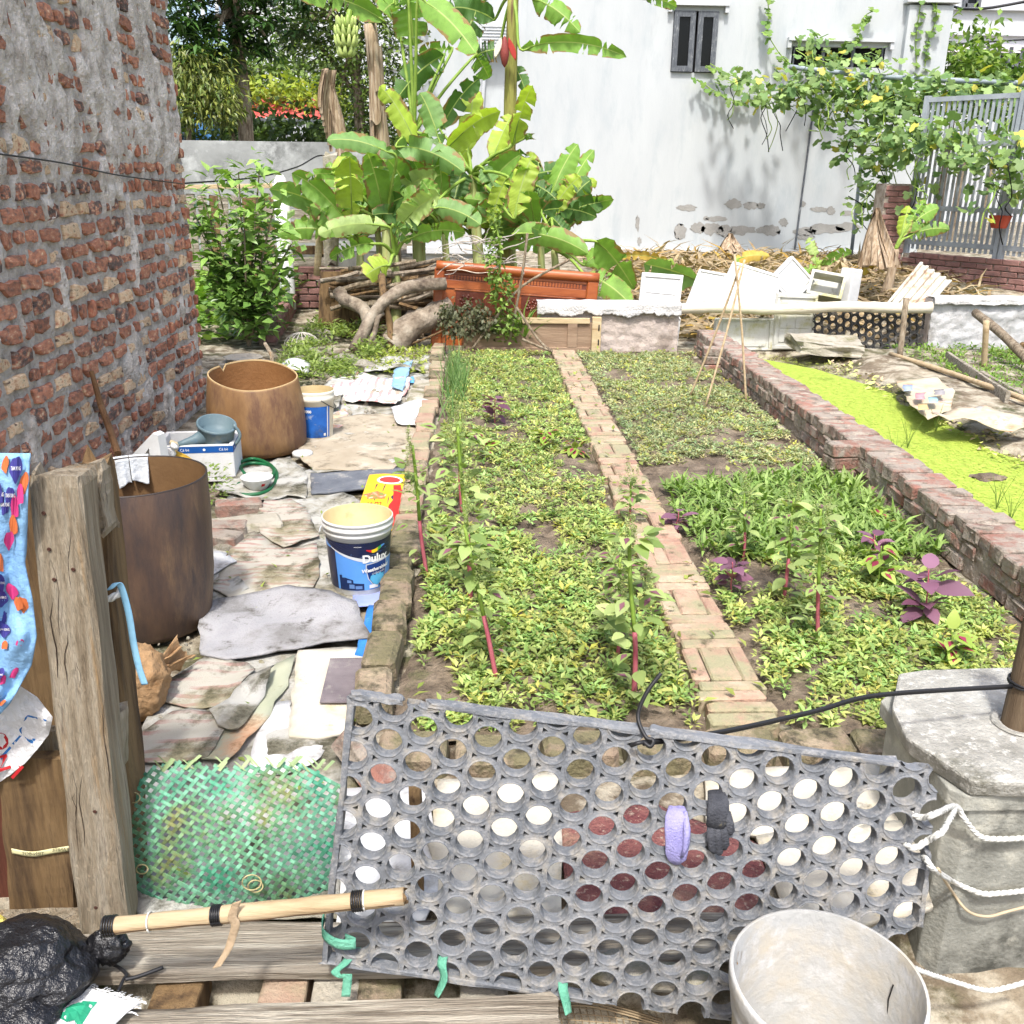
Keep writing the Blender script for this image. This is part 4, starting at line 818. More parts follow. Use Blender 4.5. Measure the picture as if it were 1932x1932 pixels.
# ---- concrete pillar with its cap and the bamboo post standing in it
t = thing('concrete_pillar', 'rough concrete pillar with a wide chamfered cap at the right edge', 'pillar', (1.36, 1.86, -.15))
CP = [(1.16, 2.25), (1.07, 2.08), (1.045, 1.94), (1.12, 1.76), (1.32, 1.745), (1.72, 1.76), (1.72, 2.29), (1.24, 2.27)]
bm = bmesh.new(); zt, zb = .32, .268
vt = [bm.verts.new((x, y, zt)) for x, y in CP]; vb = [bm.verts.new((1.4+(x-1.4)*.965, 2.0+(y-2.0)*.95, zb)) for x, y in CP]
bm.faces.new(vt); bm.faces.new(vb[::-1]); n = len(CP)
for i in range(n): bm.faces.new((vb[i], vb[(i+1) % n], vt[(i+1) % n], vt[i]))
bmesh.ops.recalc_face_normals(bm, faces=bm.faces[:]); bmesh.ops.translate(bm, verts=bm.verts, vec=(-1.36, -1.86, .15)); me = bpy.data.meshes.new('cap'); bm.to_mesh(me); bm.free()
link('cap', me, m_concrete, (1.36, 1.86, -.15), t, bevel=.009)
def octa(x0, x1, y0, y1, c): return [(x0+c, y0), (x1-c, y0), (x1, y0+c), (x1, y1-c), (x1-c, y1), (x0+c, y1), (x0, y1-c), (x0, y0+c)]
b = MB(); b.prism(octa(1.095, 1.66, 1.775, 2.22, .03), (0, 0, .225), XR, (0, 1, 0), (0, 0, 1), .044); b.build('neck', m_concrete_d, t, bevel=.004)
b = MB(); b.prism(octa(1.11, 1.64, 1.785, 2.2, .035), (0, 0, -.36), XR, (0, 1, 0), (0, 0, 1), .583); b.build('shaft', m_concrete_d, t, bevel=.004)
b = MB(); b.prism(octa(1.06, 1.7, 1.715, 2.26, .05), (0, 0, -.42), XR, (0, 1, 0), (0, 0, 1), .115); b.build('foot', m_concrete_d, t, bevel=.008)
PP = Vector((1.355, 1.99, .32)); MB().lathe([(.066, .003), (.063, .007), (.048, .003), (.046, -.02)], PP, 20).build('socket', m_concrete, t)
b = MB(); b.tube([PP+Vector((0, 0, z)) for z in np.linspace(-.05, .41, 10)], [.042, .041, .0405, .0405, .04, .04, .0405, .04, .0395, .039], 16, jit=.03); b.build('bamboo_post', mat('grey_bamboo', [S(96, 80, 62), S(126, 110, 88)], 4, .85, .4, 40, stretch=(9, 9, .6), dirt=(S(60, 50, 42), .25, 5)), label='short dark bamboo post standing in the pillar cap', cat='post', smooth=True)
cz = PP.z+.115
ring = lambda r, z, y0=0: [PP+Vector((math.cos(a)*r, math.sin(a)*r, z-PP.z)) for a in np.linspace(y0, y0+6.4, 18)]
b = MB(); b.tube(ring(.0445, cz), .003, 6); b.tube(ring(.0445, cz+.007, 2), .003, 6); b.build('wire_wrap', m_cable, label='black wire wound round the bamboo post', cat='wire', smooth=True)
b = MB(); b.tube(smoothpts([PP+Vector((-.02, -.03, .04)), PP+Vector((0, -.05, .03)), PP+Vector((-.01, -.075, .01)), PP+Vector((.02, -.09, .005)), PP+Vector((.05, -.07, .02))]), .0022, 6); b.build('copper_wire', flat('copper', S(150, 84, 60), .5), label='thin copper coloured wire loop on the pillar cap', cat='wire', smooth=True)
kA = mP(1212, 1392, .02); kB = PP+Vector((-.044, -.01, .115)); pts = [mP(1190, 1402, .012), kA]
for px, py, s in ((1300, 1390, .2), (1400, 1372, .38), (1540, 1340, .6), (1660, 1310, .8)): pts.append(atY(px, py, kA.y+(kB.y-kA.y)*s))
pts += [kB]
b = MB(); b.tube(smoothpts(pts, 8), .0042, 7); b.tube([p+Vector((0, .002, -.006)) for p in smoothpts(pts[1:], 8)], .0036, 7)
b.tube(smoothpts([kA, kA+Vector((.012, -.006, -.006)), kA+Vector((.018, 0, .004)), kA+Vector((.004, .006, .008)), mP(1205, 1355, -.01), mP(1222, 1315, -.02), mP(1252, 1280, -.03)], 8), .0042, 7)
b.build('cable', m_cable, label='black cable tied from the mat top edge to the bamboo post', cat='cable', smooth=True)
fp = lambda x, y, Y=1.762: atY(x, y, Y)
rp = [('upper white rope from the mat to the pillar corner', [mP(1716, 1536, -.01), mP(1735, 1537, .012), mP(1762, 1529, .012), fp(1803, 1521, 1.745), fp(1822, 1548), fp(1850, 1578), fp(1890, 1583), fp(1945, 1580)]),
      ('short white rope loop through the right edge of the mat', [mP(1705, 1590, -.01), mP(1718, 1594, .012), mP(1745, 1580, .012), mP(1775, 1560, .012), fp(1803, 1523, 1.742)]),
      ('middle white rope sagging from the mat to the pillar', [mP(1745, 1618, -.004), mP(1757, 1634, .014), fp(1800, 1664), fp(1850, 1685), fp(1890, 1685), fp(1945, 1679)])]
for lb, pts in rp: rope('rope', pts, .0062, m_rope, lb)
b = MB(); b.tube(smoothpts([mP(1765, 1634, .01), fp(1795, 1680), fp(1825, 1718), fp(1862, 1729), fp(1900, 1720), fp(1945, 1708)]), .0035, 7); b.build('cord', flat('cord_tan', S(186, 168, 140), .8), label='thin tan cord hanging below the middle white rope', cat='cord', smooth=True)
rope('rope', [fp(1700, 1815, 1.5), fp(1742, 1833, 1.55), fp(1800, 1852, 1.6), fp(1860, 1868, 1.63), fp(1900, 1863, 1.64), fp(1945, 1850, 1.64)], .0055, m_rope, 'lowest white rope running from the bucket past the pillar foot')

# ---- big white bucket
Cb = Vector((.622, 1.27, -.135)); t = thing('plastic_bucket', 'large empty white bucket with cracked rim in the right foreground', 'bucket', Cb)
m_bk = mat('bucket_grimy', [S(160, 160, 157), S(175, 175, 172)], 4, .6, .2, 60, dirt=[(S(176, 168, 152), .38, 3), (S(186, 186, 184), .3, 14)])
wob = lambda p, a: Vector((p.x*(1+.008*math.sin(3*a+1)), p.y*(1+.008*math.sin(2*a)), p.z))
hollow(Cb, [(0, 0), (.13, 0), (.135, .008), (.157, .31), (.160, .312), (.163, .335), (.161, .34), (.164, .355), (.168, .362), (.170, .396), (.168, .402), (.163, .402)], [(.163, .402), (.160, .39), (.155, .345), (.153, .34), (.132, .03), (.12, .012), (0, .012)], m_bk, m_bk, t, 64, wob)
b = MB(); b.tube([Cb+Vector((math.cos(a)*.1505, math.sin(a)*.1505, z)) for a, z in ((.28, .34), (.31, .30), (.27, .26), (.30, .22))], .0014, 5); b.build('crack', flat('crack_dark', S(40, 38, 36), .9), t)
for a, z0, z1 in ((2.62, .36, .385), (2.38, .2, .35), (2.5, .3, .37)):
    b = MB(); b.grid(lambda s, q, a=a, z0=z0, z1=z1: Cb+Vector((math.cos(a+.03*(q-.5)*(1-.5*s)+.04*math.sin(s*4))*(.1335+.0215*(z0+(z1-z0)*s)/.34), math.sin(a+.03*(q-.5)+.04*math.sin(s*4))*(.1335+.0215*(z0+(z1-z0)*s)/.34), z0+(z1-z0)*s)), 6, 2); b.build('stain', flat('stain_ochre', S(170, 128, 70), .8), t)

# ---- left gate post, second post and fence boards
p0, p1 = atZ(200, 1762, .03), None
tl, tr = atY(52, 893, 1.74), atY(150, 900, 1.74); bl, br = atZ(152, 1748, .02), atZ(246, 1772, .02); tw = ((tl+tr)/2); bw = (bl+br)/2
gp = timber('gate_post', bw+Vector((0, .035, 0)), tw+Vector((0, .035, 0)), .104, .085, XR, m_post, 'thick weathered timber post in front of the dark drum', 'post', n=40, jit=.006, taper=.99, sd=1)
gF = lambda u, v, off=.0: bw+(tw-bw)*v+XR*(u*.104)+Vector((0, .035-.0425-off, 0))
rg = random.Random(14); m_crack = flat('crack_wood', S(52, 40, 30), .95)
for k in range(9):
    u, v, L = rg.uniform(-.42, .45), rg.uniform(.0, .85), rg.uniform(.04, .22); w = rg.uniform(.0004, .0012)
    b = MB(); b.tube([gF(u+.03*math.sin(k+q*1.3)*q*.5+.012*q, v+L*q/5, -.0006) for q in range(6)], [w*.3, w, w*1.2, w, w*.8, w*.2], 5); b.build('crack', m_crack, gp)
for u, v in ((-.22, .93), (-.2, .86), (-.17, .80), (.2, .82), (.1, .3), (-.1, .07)): b = MB(); b.lathe([(.0045, .0), (.003, .0016), (0, .0005)], gF(u, v, .001), 8, Matrix.Rotation(rad(90), 3, 'X')); b.build('nail', flat('rust', S(70, 44, 34), .8), gp)
q0, q1 = atY(228, 1470, 1.86), atY(183, 872, 1.98)
timber('gate_post', Vector((q0.x-.025, 1.86, -.02)), q1+Vector((-.01, 0, 0)), .085, .09, XR, m_darkwood, 'darker split post standing behind the thick timber post', 'post', n=30, jit=.01, sd=12)
timber('wood_stub', atY(188, 1000, 1.87), atY(170, 872, 1.87), .055, .05, XR, m_post, 'split wooden stub nailed beside the top of the thick post', 'wood piece', n=10, jit=.008, sd=22)
timber('wood_stub', atY(222, 1440, 1.80), atY(219, 1337, 1.80), .034, .05, XR, m_post, 'short grey wooden block low on the right of the posts', 'wood piece', n=8, jit=.004, sd=23)
timber('fence_board', atY(85, 1740, 1.80), atY(62, 1425, 1.80), .145, .025, XR, m_darkwood, 'wide brown fence board tied with a printed yellow strap', 'board', n=20, jit=.004, sd=31)
timber('fence_board', atY(8, 1740, 1.85), atY(-12, 1425, 1.85), .05, .025, XR, mat('red_wood', [S(70, 38, 28), S(96, 54, 40)], 6, .8, .3, 30, stretch=(6, 6, .5)), 'narrow reddish fence board at the left edge', 'board', n=10, sd=33)
timber('fence_rail', atY(-40, 1412, 1.84), atY(235, 1392, 1.88), .075, .03, (0, 0, 1), m_post, 'horizontal grey fence rail behind the white sack', 'rail', n=14, sd=35)
timber('fence_rail', atZ(-30, 1748, .02), atZ(235, 1738, .02), .05, .05, (0, 0, 1), m_post, 'low timber sill behind the black bag', 'rail', n=14, sd=36)
timber('fence_board', atY(40, 1420, 1.97), atY(20, 900, 1.97), .2, .02, XR, m_darkwood, 'dark tall board behind the hanging blue bag', 'board', n=12, sd=39)
st = [atY(22, 1606, 1.782), atY(60, 1612, 1.782), atY(100, 1606, 1.782), atY(150, 1598, 1.782)]
ob = ribbon('printed_strap', st, .013, mat('strap_cream', [S(206, 200, 150), S(220, 214, 170)], 10, .6, .1), (0, 0, 1), label='cream packing strap printed with letters round the brown board', cat='strap')
lettering('strap_print', 'GRANITE', lambda x, y: atY(118-x*1000, 1603.5-y*1000, 1.779)+Vector((0, 0, 0)), .0095, m_cable, ob); lettering('strap_print', 'TIEN-BOT', lambda x, y: atY(62-x*1000, 1611-y*1000, 1.779), .0095, m_cable, ob)
rope('rope', [Vector((q1.x+.0, 0, 0))*0+atY(183, 1128, 1.84), atY(200, 1132, 1.83), atY(224, 1120, 1.84), atY(228, 1112, 1.9)], .007, m_rope, 'grey rope wound round the darker post', 'rope')
ribbon('blue_ribbon', [atY(178, 1110, 1.83), atY(205, 1112, 1.82), atY(220, 1101, 1.825), atY(230, 1112, 1.83), atY(243, 1160, 1.83), atY(252, 1215, 1.83), atY(262, 1260, 1.825), atY(273, 1292, 1.82)], .014, mat('ribbon_blue', [S(120, 168, 196), S(140, 186, 210)], 8, .7, .2), (1, 0, .15), label='light blue cloth ribbon hanging from the darker post', cat='ribbon')

# ---- hanging patterned bag, white sack, black bag, woven sack
m_bagblue = mat('fabric_blue', [S(112, 156, 200), S(136, 178, 214)], 5, .8, .35, 60)
RE = [(58, 855), (52, 966), (47, 1060), (62, 1130), (70, 1200), (60, 1255), (30, 1310), (2, 1345)]
def redge(t_):
    s = t_*(len(RE)-1); i = min(int(s), len(RE)-2); return RE[i][0]+(RE[i+1][0]-RE[i][0])*(s-i), RE[i][1]+(RE[i+1][1]-RE[i][1])*(s-i)
def bagf(off=0.):
    def fn(s, t_):
        xr, yr = redge(min(1, max(0, t_))); px = -60+(xr+60)*s; fold = .010*math.sin(s*11+t_*9)*min(1, t_*3)*math.sin(s*3.14)+.016*fbm(s*3, t_*6, 2.)
        return atY(px, yr+(8*s*0), 1.70-fold-off)
    return fn
t = thing('patterned_bag', 'light blue patterned plastic bag hanging at the left edge', 'bag', atY(10, 1345, 1.7))
ob = MB().grid(bagf(), 24, 60).build('bag', m_bagblue, t, smooth=True); ob.modifiers.new('t', 'SOLIDIFY').thickness = .003
rb = random.Random(9); inks = [flat('print_orange', S(206, 112, 64), .7), flat('print_purple', S(66, 64, 140), .7), flat('print_pink', S(206, 62, 128), .7)]
for k in range(26):
    s, q, r_ = rb.uniform(.5, .97), rb.uniform(.02, .97), rb.uniform(.045, .085); ph = rb.random()*6
    pl = [(s+r_*1.15*math.cos(a)*(1+.25*math.sin(2*a+ph)), q+r_*.42*math.sin(a)*(1+.2*math.cos(3*a+ph))) for a in np.linspace(0, 6, 18)]
    decal('print_blotch', [(min(.99, x), min(.99, max(.005, y))) for x, y in pl], bagf(.0028+.0004*k), inks[k % 3], t, .05)
    if k % 3 == 1: lettering('print_text', 'TIAN XING', lambda x, y, s=s, q=q, k=k: bagf(.0042+.0004*k)(min(.995, s+x*1.0), q-y*.42), .032, m_inkwhite, t, bold=.0004)
SK = [(-30, 1372), (2, 1340), (35, 1292), (70, 1315), (99, 1352), (92, 1384), (72, 1412), (48, 1440), (20, 1462), (-30, 1490)]
t = thing('white_sack', 'white woven sack with red letters and blue lines below the patterned bag', 'sack', atY(20, 1480, 1.76))
def skf(off): return lambda x, y: atY(x, y, 1.77-.012*math.sin(x*.07+y*.02)-.01*fbm(x*.03, y*.03, 4.)-off)
decal('sack', SK, skf(0), mat('sack_clean', [S(206, 206, 206), S(226, 226, 226)], 6, .8, .35, 200), t, 9).modifiers.new('t', 'SOLIDIFY').thickness = .003
m_redink = flat('sack_red', S(178, 34, 40), .7); m_blueink = flat('sack_blue', S(40, 110, 176), .7)
for ch, cx, cy, rot in (('O', 2, 1398, 1.9), ('N', 4, 1440, 1.9), ('L', 30, 1452, 2.4)): lettering('sack_letter', ch, lambda x, y, cx=cx, cy=cy, rot=rot: skf(.004)(cx+(x*math.cos(rot)-y*math.sin(rot)), cy-(x*math.sin(rot)+y*math.cos(rot))), 42, m_redink, t, bold=1.)
for pl in ([(0, 1428), (38, 1386), (36, 1376), (50, 1348), (88, 1358), (87, 1361), (52, 1352), (40, 1377), (42, 1387), (2, 1434)], [(46, 1390), (67, 1394), (62, 1405), (52, 1398)]): decal('sack_line', pl, skf(.004), m_blueink, t, 9)
o = Vector((-.885, 1.50, .045)); t = thing('bin_bag', 'glossy black plastic rubbish bag lying on the planks', 'rubbish bag', o)
blob('bag', o+Vector((-.02, 0, .045)), (.135, .105, .085), m_bag, .13, 1.1, 5, 5., parent=t).data.shade_smooth(); blob('bag_lower', o+Vector((-.03, -.08, .0)), (.12, .085, .06), m_bag, .15, 1.2, 5, 8., parent=t).data.shade_smooth(); blob('knot', o+Vector((.135, .055, .05)), (.036, .026, .034), m_bag, .3, 2.4, 4, 3., parent=t).data.shade_smooth()
blob('net_bag', atZ(2, 1770, .06), (.025, .025, .05), mat('net_yellow', [S(206, 190, 90), S(226, 212, 130)], 30, .8, .6, 120), .2, 3., 3, 1., label='small yellow net bag behind the black rubbish bag', cat='net bag')
t = thing('feed_sack', 'frayed white woven sack with green print under the black bag', 'sack', atZ(150, 1905, .05))
FS = [(20, 1945), (60, 1912), (112, 1880), (142, 1852), (175, 1866), (214, 1876), (262, 1893), (238, 1912), (205, 1945)]
m_fs = mat('feed_sack', [S(206, 206, 204), S(224, 224, 222)], 8, .8, .4, 160)
fsf = lambda off: (lambda x, y: atZ(x, y, .046+.012*math.sin(x*.05+y*.06)+.008*fbm(x*.02, y*.03, 1.)+off))
decal('sheet', FS, fsf(0), m_fs, t, 12).modifiers.new('t', 'SOLIDIFY').thickness = .003
decal('green_print', [(108, 1918), (122, 1895), (150, 1888), (184, 1890), (172, 1905), (160, 1925), (150, 1940), (140, 1925), (125, 1928)], fsf(.004), flat('print_green', S(40, 150, 112), .7), t, 12)
for tx, cx, cy in (('Website: www.n', 70, 1922), ('in Dung Quat', 82, 1908)): lettering('small_print', tx, lambda x, y, cx=cx, cy=cy: fsf(.004)(cx+x*.5-y*.86, cy-x*.86-y*.5), 11, flat('print_grey', S(70, 70, 74), .8), t)
lettering('red_print', 'TQ', lambda x, y: fsf(.004)(30+x, 1938-y), 18, m_redink, t)
b = MB()
for k in range(60):
    s = rb.random(); e = [(142, 1852), (175, 1866), (214, 1876), (262, 1893), (238, 1912)]; i = min(int(s*4), 3); f_ = s*4-i; x, y = e[i][0]+(e[i+1][0]-e[i][0])*f_, e[i][1]+(e[i+1][1]-e[i][1])*f_
    a = rb.uniform(-1, 1); b.tube([atZ(x, y, .05), atZ(x+9+a*3, y-3+a*4, .052), atZ(x+17+a*7, y-1+a*9, .046)], .0009, 4, False)
b.build('frayed_threads', m_fs, t)
# ---- bamboo pole, tape, hanging strip, rope scrap
pa, pb = atY(198, 1748, 1.462), atY(762, 1691, 1.462); t = thing('bamboo_pole', 'split bamboo pole bound with black tape lying across the gate', 'bamboo pole', pa)
n = 22; b = MB(); rr = [.0158+.0016*math.exp(-((i/n-.45)*20)**2)+.0008*math.sin(i*1.7)+.0012*i/n for i in range(n+1)]; b.tube([pa+(pb-pa)*(i/n) for i in range(n+1)], rr, 14); b.build('pole', m_bamboo, t, smooth=True)
dr = (pb-pa).normalized(); sdv = Vector((0, -1, 0)); upv = dr.cross(sdv).normalized()
if upv.z < 0: upv = -upv
b = MB(); b.tube([pa+(pb-pa)*s+(sdv*.93+upv*(-.30+.1*math.sin(s*9)))*.0172 for s in np.linspace(.02, .97, 30)], .0010, 5); b.build('split', flat('split_dark', S(70, 52, 36), .9), t)
for s, w in ((.018, .020), (.375, .016), (.845, .018)):
    b = MB()
    for q in range(5): b.tube([pa+(pb-pa)*s+dr*(w*(q-2)/4)+(sdv*math.cos(a)+upv*math.sin(a))*.0184 for a in np.linspace(0, 6.3, 15)], .0022, 5)
    b.build('tape', m_black, t, smooth=True)
for s in (.15, .868):
    b = MB(); b.tube([pa+(pb-pa)*s+(sdv*math.cos(a)+upv*math.sin(a))*.0182 for a in np.linspace(0, 6.3, 15)], .0018, 5); b.build('band', m_rope, t, smooth=True)
b = MB(); b.lathe([(.0165, -.004), (.015, .002), (.0135, -.006), (.011, -.02), (0, -.022)], pb, 14, dr.to_track_quat('Z', 'Y').to_matrix(), fn=lambda p, a: p+Vector((0, 0, .006*math.sin(a*3)+.004*math.sin(a*7)))); b.build('broken_end', m_darkwood, t)
ribbon('leaf_strip', [atY(447, 1702, 1.445), atY(438, 1730, 1.441), atY(444, 1745, 1.439), atY(436, 1775, 1.437), atY(428, 1795, 1.431), atY(408, 1826, 1.42)], .018, mat('dry_strip', [S(150, 130, 104), S(176, 156, 130)], 10, .9, .4), (1, .2, .25), label='dry brown leaf strip tied to the bamboo pole', cat='leaf strip', tw=.5)
b = MB(); b.tube(smoothpts([atZ(195, 1812, .036), atZ(222, 1824, .038), atZ(238, 1838, .04), atZ(232, 1850, .04), atZ(222, 1872, .038)]), .0038, 6); b.tube(smoothpts([atZ(236, 1848, .042), atZ(262, 1842, .04), atZ(308, 1825, .04)]), .0042, 6); b.build('string_scrap', m_cable, label='short black string lying on the weathered plank', cat='string', smooth=True)
# ---- woven green basket flattened against the fence
OB = [(228, 1492), (250, 1462), (300, 1440), (332, 1434), (400, 1440), (470, 1445), (540, 1432), (600, 1452), (655, 1486), (642, 1560), (628, 1640), (622, 1752), (560, 1768), (420, 1772), (338, 1762), (300, 1735), (262, 1690), (240, 1610)]
def bsk(px, py, off=0.):
    r_ = math.hypot((px-440)/230, (py-1600)/180); Y = 1.70+.10*((1770-py)/330)+.10*r_**2.2
    return atY(px, py, Y-off)
m_weave = mat('weave_green', [S(66, 132, 104), S(110, 162, 134), S(92, 136, 100), S(118, 122, 78)], 6.5, .6, .2, 60, band=(.36, .64), attr=True)
b = MB(); b.c = []
def strip(x0, y0, dx, dy, par, w, sp):
    n = int(620/sp); pts = []
    for k in range(-n, n):
        x, y = x0+dx*sp*k/2, y0+dy*sp*k/2
        if inpoly(x, y, OB): pts.append((k, x, y))
        elif pts: break
    if len(pts) < 4: return
    tint = rb.uniform(.75, 1.25); nx, ny_ = -dy, dx; k0 = len(b.v)
    for k, x, y in pts:
        ph = (1 if ((k//2)+par) % 2 else -1) if k % 2 == 0 else 0
        for sgn in (-1, 1): b.v.append(tuple(bsk(x+nx*w*sgn, y+ny_*w*sgn, .0032*ph))); b.c.append((tint, tint, tint))
    m = len(pts); b.f += [(k0+2*i, k0+2*i+1, k0+2*i+3, k0+2*i+2) for i in range(m-1)]
a1, a2_ = rad(28), rad(-50); sp = 15.5
d1, d2 = (math.cos(a1), math.sin(a1)), (math.cos(a2_), math.sin(a2_)); det = d1[0]*d2[1]-d1[1]*d2[0]
for k in range(-40, 41):
    strip(440+d2[0]*sp*k, 1600+d2[1]*sp*k, *d1, k, 3.4, sp); strip(440+d1[0]*sp*k, 1600+d1[1]*sp*k, *d2, k+1, 3.4, sp)
t = thing('woven_basket', 'flattened green woven bamboo basket leaning beside the mat gate', 'basket', bsk(440, 1770))
ob = b.build('weave', m_weave, t); ob.modifiers.new('t', 'SOLIDIFY').thickness = .0016
b = MB()
for k in range(26):
    x, y = 300+rb.random()*340, 1446+rb.uniform(-6, 10); b.grid(lambda s, q, x=x, y=y, k=k: bsk(x+s*(14+k % 7)*(1 if k % 2 else -1)+q*6, y-s*18+q*2, .006+.008*s), 4, 1)
b.build('loose_ends', mat('weave_pale', [S(128, 150, 104), S(150, 166, 120)], 9, .6, .2), t, kind='stuff')
for cx, cy, r_ in ((475, 1665, 18), (482, 1672, 14), (252, 1505, 12), (268, 1640, 11)):
    b = MB(); b.tube(smoothpts([bsk(cx+r_*math.cos(a), cy+r_*.8*math.sin(a), .014+.004*math.sin(a*2)) for a in np.linspace(0, 7.5, 12)], 3), .0016, 5); b.build('tie', mat('raffia', [S(170, 160, 114), S(186, 176, 134)], 9, .7, .2), t, smooth=True)
# ---- things on the ground behind the gate
BG = [('roofing_slab', 'rough maroon slab lying flat behind the mat holes', 'slab', [(1052, 1545), (1220, 1520), (1430, 1600), (1460, 1800), (1290, 1815), (1080, 1790)], .0, mat('maroon_slab', [S(108, 60, 62), S(140, 92, 86)], 10, .95, .9, 90, dirt=[(S(190, 170, 150), .22, 60), (S(166, 138, 116), .24, 3)]), .006, .02),
      ('broken_tile', 'white broken tile behind the right half of the mat', 'tile', [(1330, 1462), (1660, 1445), (1700, 1560), (1500, 1600), (1330, 1560)], .0, m_board, .008, .014),
      ('broken_tile', 'pale broken tile by the pillar behind the mat', 'tile', [(1425, 1590), (1720, 1560), (1760, 1720), (1500, 1790)], -.004, m_board, .012, .014),
      ('green_tile', 'small mint green tile beside the pillar', 'tile', [(1652, 1470), (1715, 1462), (1722, 1520), (1660, 1528)], .018, flat('mint', S(150, 190, 172), .5), .002, .01),
      ('white_rubble_sheet', 'cream sheet seen through the left half of the mat', 'sheet', [(830, 1480), (1050, 1470), (1060, 1600), (1060, 1740), (830, 1740), (810, 1600)], .0, m_board, .014, .01),
      ('white_rubble_sheet', 'white crushed plaster behind the lower left of the mat', 'sheet', [(640, 1500), (815, 1490), (825, 1700), (800, 1750), (640, 1750)], .0, m_paper, .014, .01),
      ('plaster_slab', 'grey white plaster slab under the lower middle of the mat', 'slab', [(1100, 1800), (1330, 1830), (1400, 1870), (1180, 1880), (1060, 1840)], .0, m_stone, .01, .02)]
for i, (nm, lb, ct, pl, z, m_, wr, th_) in enumerate(BG): polysheet(nm, GP(pl, z), m_, th_, wr, 6., .05, seed=50+i*3.1, label=lb, cat=ct)
piece('loose_brick', bk_str[1], atZ(690, 1440, .04), None, (.5, .2, .9), (1.6, 1, 1.3), label='orange brick leaning behind the upper left corner of the mat', cat='brick')
timber('stake', atZ(790, 1730, -.02), atY(783, 1478, 1.86), .026, .03, XR, m_darkwood, 'dark stake behind the left part of the mat', 'stake', n=8)
b = MB()
for k in range(16):
    x = 1052+k*13; b.tube([atZ(x, 1888+k*1.5, -.10), atZ(x+4, 1912, -.105), atZ(x+12, 1945, -.11)], .0012, 4)
for k in range(4): b.tube([atZ(1050, 1898+k*12, -.10), atZ(1150, 1906+k*12, -.10), atZ(1250, 1922+k*12, -.105)], .0014, 4)
for k in range(3): b.tube(smoothpts([atZ(1048, 1890+k*4, -.085), atZ(1110, 1886+k*6, -.08), atZ(1180, 1904+k*5, -.09), atZ(1250, 1925+k*5, -.1)]), .0022, 5)
b.build('wire_mesh', flat('straw_wire', S(150, 132, 104), .8), label='rusty wire mesh and straw below the mat', cat='wire mesh', smooth=True)
# ================================================================ behind the garden: boards, headboard, foam lids, pond bank
m_varnish = mat('varnish', [S(134, 66, 28), S(154, 82, 38), S(164, 94, 48)], 3, .36, .12, 30, stretch=(.5, 4, 4), spec=.5, dirt=(S(120, 60, 28), .2, 4))
m_varnish_d = mat('varnish_dark', [S(88, 38, 22), S(108, 50, 28)], 4, .35, .15, 30, spec=.5)
m_cabinet = mat('cabinet_wood', [S(130, 108, 88), S(154, 132, 110)], 4, .85, .3, 24, stretch=(.5, 5, 5), dirt=(S(176, 156, 130), .2, 3))
m_cabinet_l = mat('cabinet_pale', [S(176, 154, 116), S(198, 180, 146)], 4, .85, .3, 24, stretch=(.5, 5, 5), dirt=(S(140, 112, 80), .2, 5))
m_feltwall = mat('grey_felt', [S(166, 154, 146), S(184, 172, 162)], 5, .97, .6, 30, dirt=[(S(140, 128, 118), .3, 3), (S(120, 116, 90), .1, 7)])
m_whitewool = mat('white_wool', [S(186, 185, 183), S(204, 202, 200)], 14, .98, .9, 60)
m_paleb = mat('pale_bamboo', [S(196, 188, 166), S(216, 208, 190)], 5, .8, .3, 30, stretch=(.6, 6, 6), dirt=(S(150, 134, 100), .22, 5))
m_duck = mat('duckweed', [S(138, 160, 58), S(154, 174, 68), S(164, 182, 78)], 26, .9, .5, 220, dirt=[(S(110, 134, 46), .2, 3), (S(84, 92, 44), .1, 1.6)])
m_dryleaf = mat('dry_leaf', [S(146, 122, 88), S(168, 146, 112), S(184, 168, 138)], 5, .9, .4, 40, attr=True, trans=.15)
m_yellowleaf = mat('yellow_leaf', [S(196, 160, 40), S(214, 184, 70)], 5, .8, .3, 40, trans=.3)
m_bark = mat('bark', [S(96, 82, 66), S(134, 120, 100), S(156, 144, 124)], 8, .95, .8, 30, stretch=(4, 4, 1), dirt=(S(76, 64, 52), .2, 6))

pond = MB(); P_ = [(2.3, 2.2), (2.3, 9.02), (2.6, 8.9), (3.05, 8.3), (3.45, 7.0), (3.45, 5.6), (3.6, 4.6), (4.0, 3.4), (4.0, 2.2)]
pond.add([(x, y, -.032) for x, y in P_], [tuple(range(len(P_)-1, -1, -1))]); pond.build('pond_water', m_duck, kind='structure')
n = 16000; xs = NR.uniform(2.32, 3.5, n); ys = NR.uniform(2.6, 8.95, n)
leaves('duckweed', np.stack([xs, ys, np.full(n, -.030)+NR.random(n)*.006], 1), NR.random(n)*6.28, NR.normal(0, .12, n), NR.uniform(.008, .016, n), NR.uniform(.008, .014, n), 0, lcol(n, (.30, .38, .05), (.42, .48, .085), .14), mat('duck_leaf', [(1, 1, 1), (.9, .9, .9)], 5, .8, 0, attr=True), label='lime green duckweed covering the pond', cat='duckweed', kind='stuff')
# reed sprigs in the pond
for k, (x, y) in enumerate(((1688, 870), (1712, 845), (1765, 815), (1880, 960), (1905, 985))):
    b = MB(); p = atZ(x, y, -.03)
    for q in range(5): a = q*1.3+k; b.tube([p, p+Vector((.02*math.cos(a), .02*math.sin(a), .08)), p+Vector((.07*math.cos(a), .06*math.sin(a), .15+.03*(q % 3)))], [.0022, .0018, .0006], 4)
    b.build('reed_tuft', flat('reed', S(96, 120, 50), .8), label='thin %s reed tuft growing out of the duckweed' % ('nearest to the wall middle', 'second wall side', 'farther middle', 'larger right edge', 'rightmost')[k], cat='reed')
